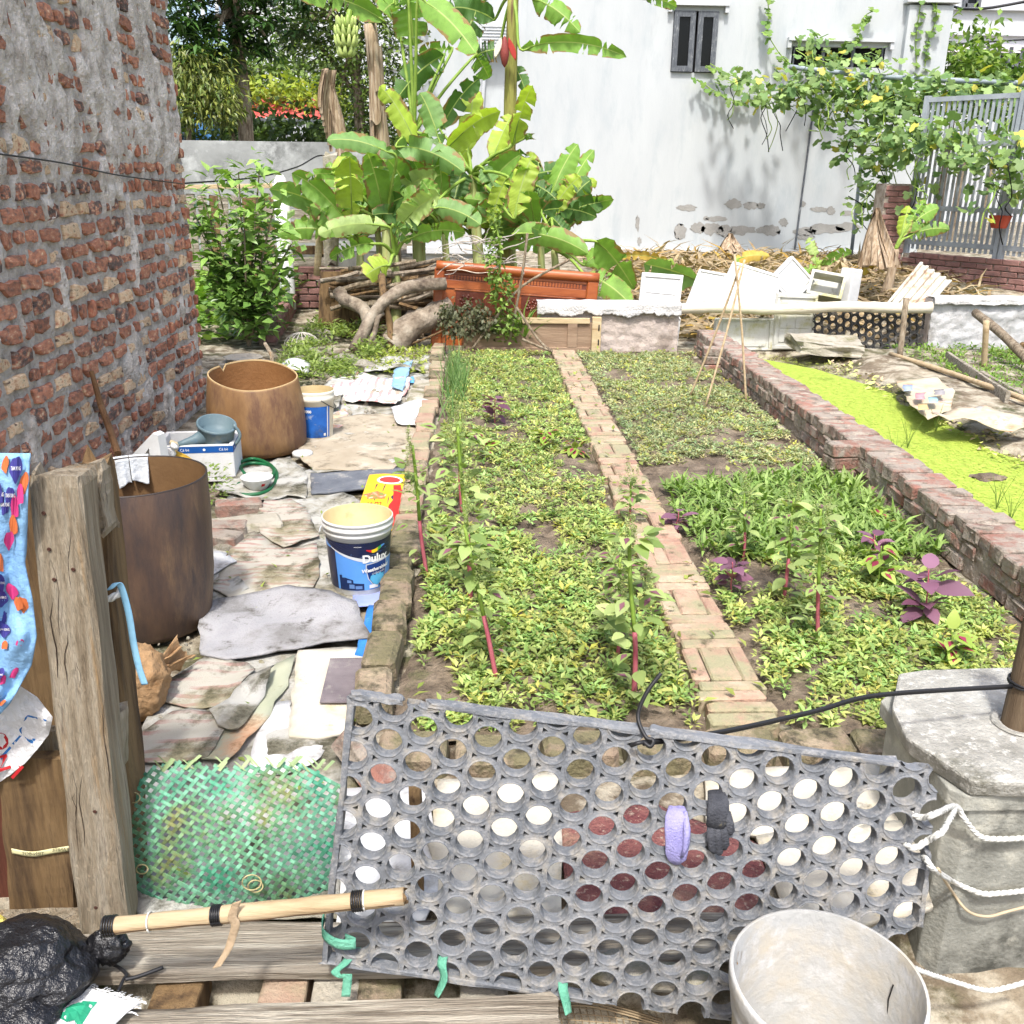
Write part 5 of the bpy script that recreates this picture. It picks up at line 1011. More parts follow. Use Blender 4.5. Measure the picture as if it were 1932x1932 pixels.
# muddy stump in the pond
blob('mud_lump', atZ(1865, 905, -.04), (.09, .06, .03), m_soil, .4, 2.5, 3, 3., label='muddy weedy lump rising out of the duckweed', cat='mud lump')

# concrete block wrapped in felt, fabric over the top
def drape(name, x0, x1, yf, yb, zt, drop, m_, parent, sd):
    def fn(s, t_):
        x = x0+(x1-x0)*s; d = drop*(1+.45*fbm(s*7, sd)+.25*noise.noise(Vector((s*40, sd, 0)))); fr = .012*fbm(s*9, t_*3, sd)
        if t_ < .45: return (x, yb+(yf-yb)*(t_/.45), zt+.008*fbm(s*9, t_*5, sd))
        q = (t_-.45)/.55; return (x+.004*math.sin(s*90), yf-.008-fr-.01*q, zt-d*q)
    ob = MB().grid(fn, 70, 14).build(name, m_, parent, smooth=True); ob.modifiers.new('t', 'SOLIDIFY').thickness = .006; return ob
t = thing('felt_block', 'beige felt covered block with white fabric over its top beyond the path', 'block', (1.28, 8.96, 0))
MB().grid(lambda s, q: (.60+1.33*s, 8.93-.012*fbm(s*9, q*5, 3.)-.01*fbm(s*24, q*9, 5.)+.02*q, .0+.44*q), 60, 24).build('front_cover', m_feltwall, t, smooth=True)
b = MB(); b.box((1.265, 9.02, .21), (1.33, .14, .46)); b.build('block', m_feltwall, t); drape('top_fabric', .59, 1.94, 8.925, 9.1, .455, .11, m_whitewool, t, 2.)
# old cabinet door
t = thing('cabinet_door', 'old wooden cabinet door panel standing at the end of the brick path', 'cabinet door', (.6, 8.86, 0))
b = MB(); b.box((.50, 8.885, .155), (1.2, .02, .25)); b.build('panel', m_cabinet, t)
b = MB(); b.box((.47, 8.87, .295), (1.22, .035, .05)); b.build('top_rail', m_cabinet_l, t, bevel=.004)
b = MB(); b.box((.50, 8.868, .025), (1.16, .03, .045)); b.build('bottom_rail', m_cabinet, t, bevel=.004)
b = MB(); b.box((1.145, 8.866, .165), (.085, .042, .335)); b.build('stile', m_cabinet_l, t, bevel=.004)
b = MB(); b.box((.92, 8.868, .16), (.09, .028, .22)); b.build('inner_stile', m_cabinet, t, bevel=.003)
for zc in (.10, .235):
    b = MB(); b.box((1.165, 8.8435, zc), (.012, .006, .055)); b.build('slot', m_black, t)
# carved headboard
HA, HB = atY(824, 492, 9.42), atY(1131, 516, 9.40); hu = (HB-HA).normalized(); hl = (HB-HA).length; hv = Vector((0, .08, 1)).normalized(); hv = (hv-hu*hv.dot(hu)).normalized(); hn = hu.cross(hv)
if hn.y > 0: hn = -hn
HW = lambda x, y, w=0.: HA+hu*x-hv*y+hn*w
t = thing('headboard', 'varnished orange brown wooden bed headboard with carved panels under the banana plants', 'headboard', HW(.8, .8))
def hbox(nm, x0, x1, y0, y1, w0, w1, m_, bev=.005, par=None):
    b = MB(); c = [HW(x, y, w) for w in (w0, w1) for x, y in ((x0, y0), (x1, y0), (x1, y1), (x0, y1))]; b.add(c, [(3, 2, 1, 0), (4, 5, 6, 7), (0, 1, 5, 4), (1, 2, 6, 5), (2, 3, 7, 6), (3, 0, 4, 7)]); return b.build(nm, m_, par or t, bevel=bev)
hbox('back_panel', .05, hl-.05, .05, .82, -.02, 0, m_varnish)
b = MB(); b.tube([HW(x, .045, .0) for x in np.linspace(.0, hl, 20)], .05, 18, flatk=1.); b.build('top_roll', m_varnish, t, smooth=True)
hbox('left_post', -.015, .085, .06, .86, -.01, .03, m_varnish, .012); hbox('right_post', hl-.11, hl, .06, .80, -.01, .03, m_varnish, .012)
hbox('upper_rail', .09, hl-.115, .09, .115, 0, .014, m_varnish, .003); hbox('flute_base', .09, hl-.115, .115, .165, 0, .004, m_varnish_d, 0)
for k in range(44): hbox('flute', .12+k*(hl-.27)/44, .12+(k+.62)*(hl-.27)/44, .120, .160, .0045, .012, m_varnish, 0)
hbox('mid_rail', .09, hl-.115, .165, .245, 0, .012, m_varnish, .003)
for x0, x1 in ((.20, .78), (.84, hl-.22)):
    f = hbox('carved_panel', x0, x1, .26, .56, 0, .006, m_varnish_d, .003)
    for a in ((x0-.014, x1+.014, .247, .262), (x0-.014, x1+.014, .56, .575)): hbox('panel_moulding', *a, .0, .013, m_varnish, .003)
    for k in range(16):
        c = HW(x0+.11+.06*math.cos(k*.8)*(.4+k/20), .36+.05*math.sin(k*.8)*(.4+k/20), .006); b = MB(); b.lathe([(.016, 0), (.012, .006), (0, .008)], c, 8, hn.to_track_quat('Z', 'Y').to_matrix()); b.build('carving', m_varnish_d, t, smooth=True)
b = MB(); b.tube([HW(x, .10+.01*math.sin(x*20)-.025, .062+.004*math.sin(x*31)) for x in np.linspace(.1, .62, 12)], [.002, .01, .013, .012, .014, .013, .012, .012, .01, .008, .006, .002], 6, flatk=.4); b.build('flaked_patch', flat('flake', S(206, 190, 170), .9), t)
# foam lids with moulded pockets
def lid(c4, nx, ny, lab, m_=None, name='foam_tray', cat='foam lid', th=.035):
    """a moulded foam panel: rim, pockets and ribs; c4 = four corners (top-left, top-right, bottom-right, bottom-left)"""
    m_ = m_ or m_foam; A, B_, C_, D_ = [Vector(p) for p in c4]; W = lambda s, r: A*(1-s)*(1-r)+B_*s*(1-r)+C_*s*r+D_*(1-s)*r
    nn = (B_-A).cross(D_-A).normalized()
    if nn.dot(EYE-A) < 0: nn = -nn
    t = thing(name, lab, cat, (C_+D_)/2)
    b = MB(); b.add([p for p in (A, B_, C_, D_)]+[p-nn*th for p in (A, B_, C_, D_)], [(0, 3, 2, 1), (4, 5, 6, 7), (0, 1, 5, 4), (1, 2, 6, 5), (2, 3, 7, 6), (3, 0, 4, 7)]); b.build('slab', m_, t, bevel=.006)
    def slab(nm, s0, s1, r0, r1, h):
        b = MB(); q = [W(s, r) for s, r in ((s0, r0), (s1, r0), (s1, r1), (s0, r1))]; b.add([p+nn*.0005 for p in q]+[p+nn*h for p in q], [(3, 2, 1, 0), (4, 5, 6, 7), (0, 1, 5, 4), (1, 2, 6, 5), (2, 3, 7, 6), (3, 0, 4, 7)]); b.build(nm, m_, t, bevel=.003)
    for a in ((0.02, .98, .02, .08), (.02, .98, .92, .98), (.02, .08, .085, .915), (.92, .98, .085, .915)): slab('rim', *a, .016)
    for i in range(nx):
        for j in range(ny):
            s0, r0 = .12+.76*i/nx, .12+.76*j/ny; slab('pocket', s0+.015, s0+.76/nx-.015, r0+.015, r0+.76/ny-.015, .008)
    return t
Yq = lambda pts, Y: [atY(x, y, Y) for x, y in pts]
def lean(pts, Y0, Y1): return [atY(pts[0][0], pts[0][1], Y1), atY(pts[1][0], pts[1][1], Y1), atY(pts[2][0], pts[2][1], Y0), atY(pts[3][0], pts[3][1], Y0)]
lid(lean([(1212, 513), (1290, 519), (1276, 628), (1200, 618)], 9.16, 9.34), 2, 3, 'narrow upright foam lid standing behind the felt block')
lid(lean([(1320, 507), (1374, 517), (1343, 580), (1294, 574)], 9.2, 9.4), 2, 2, 'small tilted foam lid left of the large tilted one')
lid(lean([(1384, 492), (1476, 521), (1460, 592), (1344, 576)], 9.2, 9.5), 3, 2, 'large tilted foam lid in the middle of the foam heap')
lid(lean([(1494, 482), (1538, 532), (1492, 575), (1450, 528)], 9.45, 9.7), 1, 1, 'square foam lid turned like a diamond on the foam heap', th=.05)
lid(lean([(1466, 552), (1545, 555), (1532, 660), (1456, 660)], 9.2, 9.24), 2, 3, 'upright foam lid with ribs just left of the black mat', m_foamdirty)
lid(lean([(1350, 600), (1462, 600), (1458, 662), (1340, 662)], 9.22, 9.25), 2, 1, 'dirty long foam panel under the pale bamboo pole', m_foamdirty)
c = [atY(x, y, Y) for x, y, Y in ((1532, 520, 9.7), (1586, 532, 9.6), (1578, 572, 9.5), (1528, 570, 9.6))]; t = thing('foam_box', 'open foam box lying on its side behind the black mat', 'foam box', c[3]); cc = sum(c, Vector())/4
b = MB(); M6 = Euler((rad(-30), rad(8), rad(-20))).to_matrix(); b.box(cc+Vector((0, .1, 0)), (.34, .03, .26), M6)
for dx, dz, w, h in ((-.155, 0, .03, .26), (.155, 0, .03, .26), (0, .115, .28, .03), (0, -.115, .28, .03)): b.box(cc+M6 @ Vector((dx, -.09, dz)), (w, .16, h), M6)
b.build('shell', m_foamdirty, t, bevel=.004)
c = atY(1598, 572, 9.6); t = thing('foam_block', 'upright foam block at the right end of the foam heap', 'foam block', c); b = MB(); b.box(c+Vector((.0, 0, .16)), (.15, .16, .36), Euler((0, .05, .5)).to_matrix(), jit=.012); b.build('block', m_foam, t, bevel=.012)
lid([atY(1266, 575, 9.12), atY(1284, 600, 9.12), atY(1276, 664, 9.05), atY(1258, 662, 9.05)], 1, 1, 'white foam scrap wedged at the end of the low brick wall', th=.03, name='foam_scrap', cat='foam scrap')
b = MB(); pa, pb = atY(1276, 583, 9.13), atY(1757, 579, 9.08); n = 40
b.tube([pa+(pb-pa)*(i/n)+Vector((0, 0, .01*math.sin(i*.3))) for i in range(n+1)], [.05+(.006 if i % 9 == 4 else 0)+.002*math.sin(i) for i in range(n+1)], 14); b.build('bamboo_rail', m_paleb, label='thick pale bamboo pole laid across the foam panels and black mat', cat='bamboo pole', smooth=True)
# black mat at the back
ba, bb = atY(1536, 574, 9.22), atY(1748, 576, 9.18); bu = (bb-ba); bw_ = bu.length; bu.normalize(); bv = Vector((0, .1, 1)).normalized(); bnn = bu.cross(bv)
if bnn.dot(EYE-ba) < 0: bnn = -bnn
bW = lambda u_, v_, w=0.: ba+bu*u_+bv*v_+bnn*w
t = thing('rubber_mat', 'black rubber mat with round holes under the pale bamboo pole', 'rubber mat', bW(.5, -.5))
ex, ey = Vector((math.cos(rad(8)), math.sin(rad(8)))), Vector((-math.sin(rad(8)), math.cos(rad(8))))
bm = lattice(bW, (.5, -.25), ex, ey, .082, [(0, .0), (bw_, .0), (bw_, -.46), (bw_*.55, -.54), (0, -.46)], .03)
bmesh.ops.recalc_face_normals(bm, faces=bm.faces[:]); bmesh.ops.translate(bm, verts=bm.verts, vec=-bW(.5, -.5)); me = bpy.data.meshes.new('lattice'); bm.to_mesh(me); bm.free()
link('lattice', me, mat('rubber_black', [S(48, 48, 48), S(66, 66, 64)], 6, .8, .3, 90, dirt=(S(130, 124, 114), .26, 10)), bW(.5, -.5), t)
# concrete panel wrapped with fabric at the right
t = thing('felt_barrier', 'grey felt covered panel with white fabric at the right of the pond', 'panel', (5.1, 9.1, 0))
MB().grid(lambda s, q: (4.42+1.5*s, 9.08-.02*fbm(s*9, q*5, 13.)-.012*fbm(s*30, q*12, 5.)+.04*q, .0+.5*q), 60, 24).build('front_cover', mat('felt_grey2', [S(164, 164, 164), S(184, 184, 184)], 6, .97, .6, 30, dirt=(S(140, 138, 134), .3, 4)), t, smooth=True)
b = MB(); b.box((5.17, 9.2, .24), (1.5, .15, .5)); b.build('block', m_feltwall, t); drape('top_fabric', 4.42, 5.92, 9.09, 9.28, .505, .06, m_whitewool, t, 6.)
# corrugated sheet
ca, cb_, cc_, cd = [atY(x, y, Y) for x, y, Y in ((1672, 572, 9.4), (1736, 494, 9.75), (1796, 531, 9.75), (1752, 580, 9.4))]
def cf(s, q):
    p = ca*(1-s)*(1-q)+cb_*(1-s)*q+cc_*s*q+cd*s*(1-q); return p+Vector((.3, -.7, .5)).normalized()*.014*math.sin(s*2*math.pi*5.5)
ob = MB().grid(cf, 60, 8).build('corrugated_sheet', mat('corrugated', [S(190, 184, 166), S(206, 202, 188)], 5, .8, .3, 40, dirt=[(S(150, 108, 76), .4, 3), (S(176, 170, 120), .2, 7)]), label='stained corrugated roofing sheet leaning above the black mat', cat='roofing sheet', smooth=True); ob.modifiers.new('t', 'SOLIDIFY').thickness = .006
# stakes, logs, slab, bank
def pole(name, pts, r, m_, label, cat, n=8, jit=.06): b = MB(); b.tube(smoothpts([Vector(p) for p in pts], 4), r, n, jit=jit); return b.build(name, m_, label=label, cat=cat, smooth=True)
pole('stake', [atZ(1697, 680, 0), atY(1710, 563, 8.72)], .028, m_bark, 'upright brown stake in front of the black mat', 'stake')
pole('bamboo_stake', [atZ(1856, 706, -.02), atY(1861, 605, 7.95)], .026, m_bamboo, 'yellow bamboo stake standing in the green patch on the right', 'stake')
pole('log', [atY(1840, 590, 8.9), atY(1890, 630, 8.3), atY(1945, 685, 7.7)], .04, m_bark, 'grey log slanting down towards the right edge', 'log')
pole('stake', [atZ(1925, 690, 0), atY(1929, 648, 8.2)], .02, m_darkwood, 'short dark stake at the right edge', 'stake')
pole('bamboo_pole', [atZ(1680, 668, .06), atZ(1800, 706, .08), atZ(1945, 757, .1)], .022, m_bamboo, 'long thin bamboo pole lying along the right bank', 'bamboo pole')
pole('bamboo_pole', [atZ(1870, 745, .02), atZ(1945, 765, .03)], .02, m_bamboo, 'second thin bamboo end beside the long pole', 'bamboo pole')
timber('bank_board', atZ(1785, 680, .05), atZ(1900, 760, .05), .16, .03, (0, 0, 1), m_plank, 'grey board edging the green patch', 'board', n=12, jit=.006, sd=60)
timber('bank_board', atZ(1850, 712, .03), atZ(1960, 770, .03), .1, .04, (0, 0, 1), m_plank, 'second grey board along the right bank', 'board', n=12, jit=.006, sd=61)
c = atZ(1557, 668, .02); t = thing('cement_slab', 'thick broken cement slab lying at the far end of the pond', 'slab', c)
bm = bmesh.new(); bmesh.ops.create_cube(bm, size=1); bmesh.ops.subdivide_edges(bm, edges=bm.edges[:], cuts=7, use_grid_fill=True)
for v in bm.verts:
    p = v.co.copy(); q = Vector((p.x*.62, p.y*.46, p.z*.1)); q.x *= 1+.18*p.y; q += Vector((.04*noise.noise(p*3), .04*noise.noise(p*3+Vector((5, 0, 0))), .03*noise.noise(p*2.4+Vector((0, 9, 0))))); v.co = Euler((.05, .04, -.08)).to_matrix() @ q+Vector((0, 0, .09))
me = bpy.data.meshes.new('slab'); bm.to_mesh(me); bm.free(); link('slab', me, m_stone, c, t)
m_sheetp = mat('old_poster', [S(178, 164, 138), S(190, 180, 158)], 4, .8, .3, 60, dirt=[(S(176, 128, 96), .3, 3), (S(150, 176, 186), .22, 4)])
polysheet('printed_sheet', GP([(1690, 722), (1765, 715), (1800, 745), (1792, 780), (1750, 796), (1718, 770)], .07), m_sheetp, .004, .014, 4., .07, seed=71., curl=.03, label='faded printed sheet lying on the bank of the pond', cat='sheet')
polysheet('printed_sheet', GP([(1755, 792), (1800, 782), (1860, 775), (1925, 800), (1945, 815), (1900, 822), (1840, 806), (1790, 806)], .09), m_sheetp, .004, .04, 4., .07, seed=75., curl=.04, label='second faded sheet curling on the bank near the right edge', cat='sheet')
for k, (x, y, c_) in enumerate(((1712, 735, (150, 162, 184)), (1735, 750, (190, 140, 144)), (1760, 758, (150, 184, 188)), (1740, 770, (196, 172, 120)), (1772, 742, (150, 146, 146)))):
    polysheet('poster_scrap', GP([(x-9, y-5), (x+9, y-6), (x+11, y+5), (x-8, y+6)], .125), flat('scrap%d' % k, S(*c_), .8), .002, .01, 4., .07, seed=80.+k, label='%s coloured scrap on the faded printed sheet' % ('blue', 'pink', 'turquoise', 'yellow', 'grey')[k], cat='scrap')
n = 2600; xs, ys = NR.uniform(3.2, 4.6, n), NR.uniform(3.0, 9.0, n)
leaves('bank_litter', np.stack([xs, ys, np.array([max(ground_z(a, b_), -.02)+.004 for a, b_ in zip(xs, ys)])+NR.random(n)*.02], 1), NR.random(n)*6.28, NR.normal(.1, .3, n), NR.uniform(.02, .07, n), NR.uniform(.015, .04, n), NR.normal(0, .4, n), np.where(NR.random((n, 1)) < .5, lcol(n, (.42, .45, .12), (.6, .62, .2)), lcol(n, (.35, .26, .15), (.55, .45, .3))), mat('litter', [(1, 1, 1), (.9, .9, .9)], 5, .9, 0, attr=True), label='dry leaf and weed litter on the bank of the pond', cat='litter', kind='stuff')
b = MB(); b.grid(lambda s, q: (3.2+1.6*s, 2.8+6.1*q, -.07+.12*sst(0, .3, s+.14*fbm(q*7, s*3, 2.))+.03*fbm(s*6, q*18, 4.)), 30, 80); b.build('pond_bank', m_dirt, kind='structure', smooth=True)

# ================================================================ white house and the far right
m_wall = mat('white_render', [S(174, 178, 179), S(182, 186, 186)], 1.2, .9, .12, 30, stretch=(1.6, 1.6, .5), dirt=[(S(168, 174, 176), .3, 2), (S(164, 168, 169), .14, 1.1)])
m_peel = mat('peeled_plaster', [S(138, 136, 131), S(156, 154, 149)], 3, .95, .4, 30)
m_trim = mat('white_trim', [S(182, 185, 187), S(192, 195, 196)], 3, .8, .1)
m_frame = mat('frame_grey', [S(70, 74, 80), S(104, 108, 112)], 9, .8, .3, 40, stretch=(4, 4, 1), dirt=(S(150, 152, 152), .2, 12))
m_glass = mat('dark_glass', [S(12, 14, 16), S(18, 20, 22)], 2, .12, 0, spec=.2)
HX0, HX1, HY = -1.05, 7.75, 17.
t = wh = thing('white_house', 'tall white rendered house wall with flaking paint at its foot', 'house', (3.3, HY, 0))
W1 = [3.235, 3.965, 3.16, 4.07]; W2 = [5.25, 6.75, 3.28, 3.58]
def wallwith(x0, x1, z0, z1, holes, y, d, nm, m_, par):
    xs = sorted({x0, x1, *[h[0] for h in holes], *[h[1] for h in holes]}); zs = sorted({z0, z1, *[h[2] for h in holes], *[h[3] for h in holes]}); b = MB()
    for i in range(len(xs)-1):
        for j in range(len(zs)-1):
            cx, cz_ = (xs[i]+xs[i+1])/2, (zs[j]+zs[j+1])/2
            if any(h[0] < cx < h[1] and h[2] < cz_ < h[3] for h in holes): continue
            b.add([(xs[i], y, zs[j]), (xs[i+1], y, zs[j]), (xs[i+1], y, zs[j+1]), (xs[i], y, zs[j+1])], [(0, 1, 2, 3)])
    for h in holes: b.add([(h[0], y, h[2]), (h[1], y, h[2]), (h[1], y, h[3]), (h[0], y, h[3]), (h[0], y+d, h[2]), (h[1], y+d, h[2]), (h[1], y+d, h[3]), (h[0], y+d, h[3])], [(0, 4, 5, 1), (1, 5, 6, 2), (2, 6, 7, 3), (3, 7, 4, 0)])
    return b.build(nm, m_, par)
wallwith(HX0, HX1, .1, 7.5, [W1, W2], HY, .22, 'front_wall', m_wall, t)
b = MB(); b.box(((HX0+HX1)/2, HY+4.4, 3.8), (HX1-HX0, 8.2, 7.4)); b.build('rear_volume', m_wall, t)
b = MB(); b.box((HX0-.0, HY+2.2, 3.8), (.02, 4.4, 7.4)); b.build('side_wall', m_wall, t)
b = MB(); b.box((HX1+.01, HY+2.2, 3.8), (.02, 4.4, 7.4)); b.build('side_wall', m_wall, t)
b = MB(); b.box((3.3, HY-.05, .30), (HX1-HX0+.1, .1, .12)); b.build('plinth_ledge', m_trim, t, bevel=.01)
def sash(x0, x1, z0, z1, y, par, fw=.085):
    w = thing_part('sash', par)
    for a in ((x0, x1, z0, z0+fw), (x0, x1, z1-fw, z1), (x0, x0+fw, z0+fw, z1-fw), (x1-fw, x1, z0+fw, z1-fw)):
        b = MB(); b.box(((a[0]+a[1])/2, y, (a[2]+a[3])/2), (a[1]-a[0], .05, a[3]-a[2])); b.build('frame_bar', m_frame, w)
    b = MB(); b.box(((x0+x1)/2, y+.012, (z0+z1)/2), (x1-x0-2*fw, .008, z1-z0-2*fw)); b.build('pane', m_glass, w)
def thing_part(nm, par):
    e = bpy.data.objects.new(nm, None); COL.objects.link(e); e.parent = par; e.location = (0, 0, 0); WL[e.name] = WL[par.name].copy(); return e
xm = (W1[0]+W1[1])/2; sash(W1[0]+.005, xm-.012, W1[2]+.01, W1[3]-.01, HY-.03, t); sash(xm+.03, W1[1]-.005, W1[2]+.01, W1[3]-.01, HY-.03, t)
b = MB(); b.box((xm, HY+.12, 3.6), (.8, .02, 1.)); b.build('dark_room', flat('room_dark', S(14, 14, 16), .9), t)
b = MB(); b.box((xm+.02, HY-.06, W1[3]+.09), (.98, .1, .05)); b.box((xm-.44, HY-.05, W1[3]+.02), (.06, .08, .1)); b.box((xm+.48, HY-.05, W1[3]+.02), (.06, .08, .1)); b.build('window_hood', m_trim, t)
b = MB(); b.box((6., HY+.12, 3.43), (1.6, .02, .4)); b.build('dark_room', MATS['room_dark'], t)
for x in (5.25, 5.75, 6.25, 6.75): b = MB(); b.box((x, HY+.02, 3.43), (.05, .04, .3)); b.build('frame_bar', m_frame, t)
b = MB(); b.box((6., HY-.06, 3.68), (1.75, .1, .05)); b.box((5.15, HY-.05, 3.6), (.06, .08, .1)); b.box((6.85, HY-.05, 3.6), (.06, .08, .1)); b.build('window_hood', m_trim, t)
b = MB(); b.box((7.4, HY-.06, 2.2), (.72, .12, 4.0)); b.build('pilaster', m_wall, t)
b = MB(); b.box((7.4, HY-.09, 4.28), (.86, .18, .1)); b.box((7.4, HY-.08, 4.7), (.8, .16, .7)); b.build('capital', m_trim, t, bevel=.01)
for dx in (-.22, 0, .22): MB().lathe([(.07, 0), (.07, .02), (.03, .03), (0, .05)], (7.4+dx, HY-.165, 4.55), 12, Matrix.Rotation(rad(90), 3, 'X')).build('rosette', m_trim, t)
b = MB(); b.tube([(5.62, HY-.03, .3), (5.68, HY-.03, 2.75)], .018, 8); b.build('downpipe', m_frame, t)
b = MB(); b.tube([(-.55, HY-.05, 1.6), (.15, HY-.05, 2.6), (.2, HY-.05, 3.4)], .03, 8); b.build('waste_pipe', m_trim, t)
b = MB(); b.box((.35, HY-.15, 3.62), (.5, .3, .4)); b.build('vent_box', m_trim, t, bevel=.02)
for k in range(7): b = MB(); b.box((.35, HY-.31, 3.48+k*.045), (.44, .01, .02)); b.build('louvre', m_trim, t)
rp_ = random.Random(5)
for cx, cy, rx, ry in ((1296, 392, 18, 6), (1384, 385, 16, 9), (1416, 388, 14, 7), (1436, 388, 8, 6), (1352, 413, 20, 5), (1332, 412, 6, 4), (1203, 420, 4, 14), (1206, 455, 4, 8), (1284, 437, 11, 15), (1318, 430, 14, 10), (1344, 432, 20, 12), (1370, 436, 16, 11), (1398, 434, 24, 9), (1452, 434, 22, 10), (1478, 420, 8, 8), (1518, 437, 24, 8), (1556, 432, 34, 9), (1600, 428, 22, 8), (1545, 395, 16, 5), (1568, 398, 8, 8), (1515, 385, 6, 5), (1598, 402, 12, 5), (1620, 395, 8, 8), (1520, 448, 16, 5)):
    ph = rp_.random()*50; pl = [(cx+rx*math.cos(a)*(1+.45*noise.noise(Vector((math.cos(a)*2.3, math.sin(a)*2.3, ph)))+.2*noise.noise(Vector((a*5, ph, 0)))), cy+ry*math.sin(a)*(1+.6*noise.noise(Vector((math.cos(a)*2.3+9, math.sin(a)*2.3, ph)))+.2*noise.noise(Vector((a*6, ph, 4))))) for a in np.linspace(0, 2*math.pi, 40)[:-1]]
    decal('peeled_patch', pl, lambda x, y: atY(x, y, HY-.004), m_peel, t, 30)
# pale building behind on the right
t = thing('apartment_block', 'bright white building behind the vines at the top right', 'building', (17, 30, 0))
BX = lambda x, y: atY(x, y, 30.)
b = MB(); b.box((BX(1765, 100).x+6, 34, 5.5), (12, 8, 12)); b.build('wall', m_trim, t)
for y0, y1, nm in ((83, 98, 'band'), (62, 66, 'cornice'), (14, 18, 'cornice')):
    a, c = BX(1765, y0), BX(1765, y1); b = MB(); b.box((a.x+6, 29.93, (a.z+c.z)/2), (12.1, .14, a.z-c.z)); b.build(nm, mat('pink_band', [S(206, 196, 204), S(214, 206, 212)], 2, .8, .05) if nm == 'band' else m_trim, t)
for x0, x1, y0, y1, nb in ((1822, 1842, -20, 12, 1), (1838, 1914, 92, 160, 4)):
    a, c = BX(x0, y0), BX(x1, y1); w = thing_part('window', t); b = MB(); b.box(((a.x+c.x)/2, 29.96, (a.z+c.z)/2), (c.x-a.x, .06, a.z-c.z)); b.build('pane', m_glass, w)
    for k in range(nb+1): b = MB(); b.box((a.x+(c.x-a.x)*k/nb, 29.9, (a.z+c.z)/2), (.12, .08, a.z-c.z+.1)); b.build('frame_bar', m_frame, w)
    b = MB(); b.box(((a.x+c.x)/2, 29.9, a.z-.42), (c.x-a.x, .08, .1)); b.build('frame_bar', m_frame, w)
# fence on a brick wall, brick pillar
FA, FB = Vector((6.0, 13.4, .25)), Vector((7.5, 11.2, .2)); fd = (FB-FA); fl_ = fd.length; fd.normalize(); fn_ = Vector((-fd.y, fd.x, 0)); fn_ = fn_ if fn_.dot(EYE-FA) > 0 else -fn_; fang = math.atan2(fd.y, fd.x)
m_dbrick = mat('dark_brick', [S(120, 88, 82), S(146, 110, 102)], 6, .92, .5, 60, rand=.14, dirt=(S(96, 84, 80), .25, 8)); bk_far = brickset((.205, .1, .066), m_dbrick, 4, .006, .008, 120)
t = thing('brick_wall', 'dark weathered brick wall under the grey fence at the far right', 'brick wall', FA); b = MB(); mid = (FA+FB)/2; b.box((mid.x, mid.y, .28), (fl_, .1, .64), Matrix.Rotation(fang, 3, 'Z')); b.build('mortar_core', m_grout, t)
for r_ in range(6):
    s = .11 if r_ % 2 else 0
    while s < fl_-.05: p = FA+fd*(s+.1)+fn_*.025; piece('brick', rnd.choice(bk_far), (p.x, p.y, .21+r_*.074), t, (0, 0, fang+rnd.uniform(-.02, .02))); s += .218
t = thing('brick_pillar', 'old brick pillar behind the vines left of the grey fence', 'brick pillar', (5.75, 13.5, .3)); b = MB(); b.box((5.75, 13.5, .85), (.36, .34, 1.3)); b.build('mortar_core', m_grout, t)
for r_ in range(17):
    for k in range(2 if r_ % 2 else 1): piece('brick', rnd.choice(bk_far), (5.75+((-.09+.18*k) if r_ % 2 else rnd.uniform(-.03, .03)), 13.36, .26+r_*.074), t, (0, 0, rnd.uniform(-.03, .03)), (.85 if r_ % 2 else 1.5, 1, 1))
m_steel = mat('painted_steel', [S(140, 146, 152), S(160, 166, 170)], 5, .6, .1, dirt=(S(110, 104, 98), .15, 6))
t = thing('steel_fence', 'grey painted steel slat fence and gate on the brick wall at the right', 'fence', FA+Vector((0, 0, .6))); ztop = 2.55
Rf = Matrix.Rotation(fang, 3, 'Z')
for k in range(36):
    s = .02+k*fl_/36; p = FA+fd*s; b = MB(); b.box((p.x, p.y, .66+(ztop-.66)/2), (.034, .018, ztop-.66), Rf); b.build('slat', m_steel, t)
for z in (.75, 1.2, 2.0, ztop):
    b = MB(); b.box((mid.x, mid.y, z), (fl_, .045, .06), Rf); b.build('rail', m_steel, t)
for s in (.0, .48, .5, 1.): p = FA+fd*fl_*s; b = MB(); b.box((p.x, p.y, 1.6), (.07, .07, 2.0), Rf); b.build('fence_post', m_steel, t)
b = MB()
for k in range(46):
    z0 = .8; P0 = FA+fd*(k*fl_/46)+fn_*.1; b.tube([P0+fd*(.012 if q % 2 else -.012)+Vector((0, 0, z0-.25+q*.045)) for q in range(28)], .0022, 3, False)
b.build('chicken_wire', flat('wire_grey', S(150, 150, 148), .6), label='wire netting hung in front of the grey steel fence', cat='wire netting')
o = FA+fd*1.35+fn_*.2; o = Vector((o.x, o.y, 1.0)); MB().lathe([(0, 0), (.09, 0), (.13, .13), (.14, .15), (.12, .15), (0, .1)], o, 18).build('hanging_pot', m_redclay, label='small red hanging pot on the grey fence', cat='flower pot')

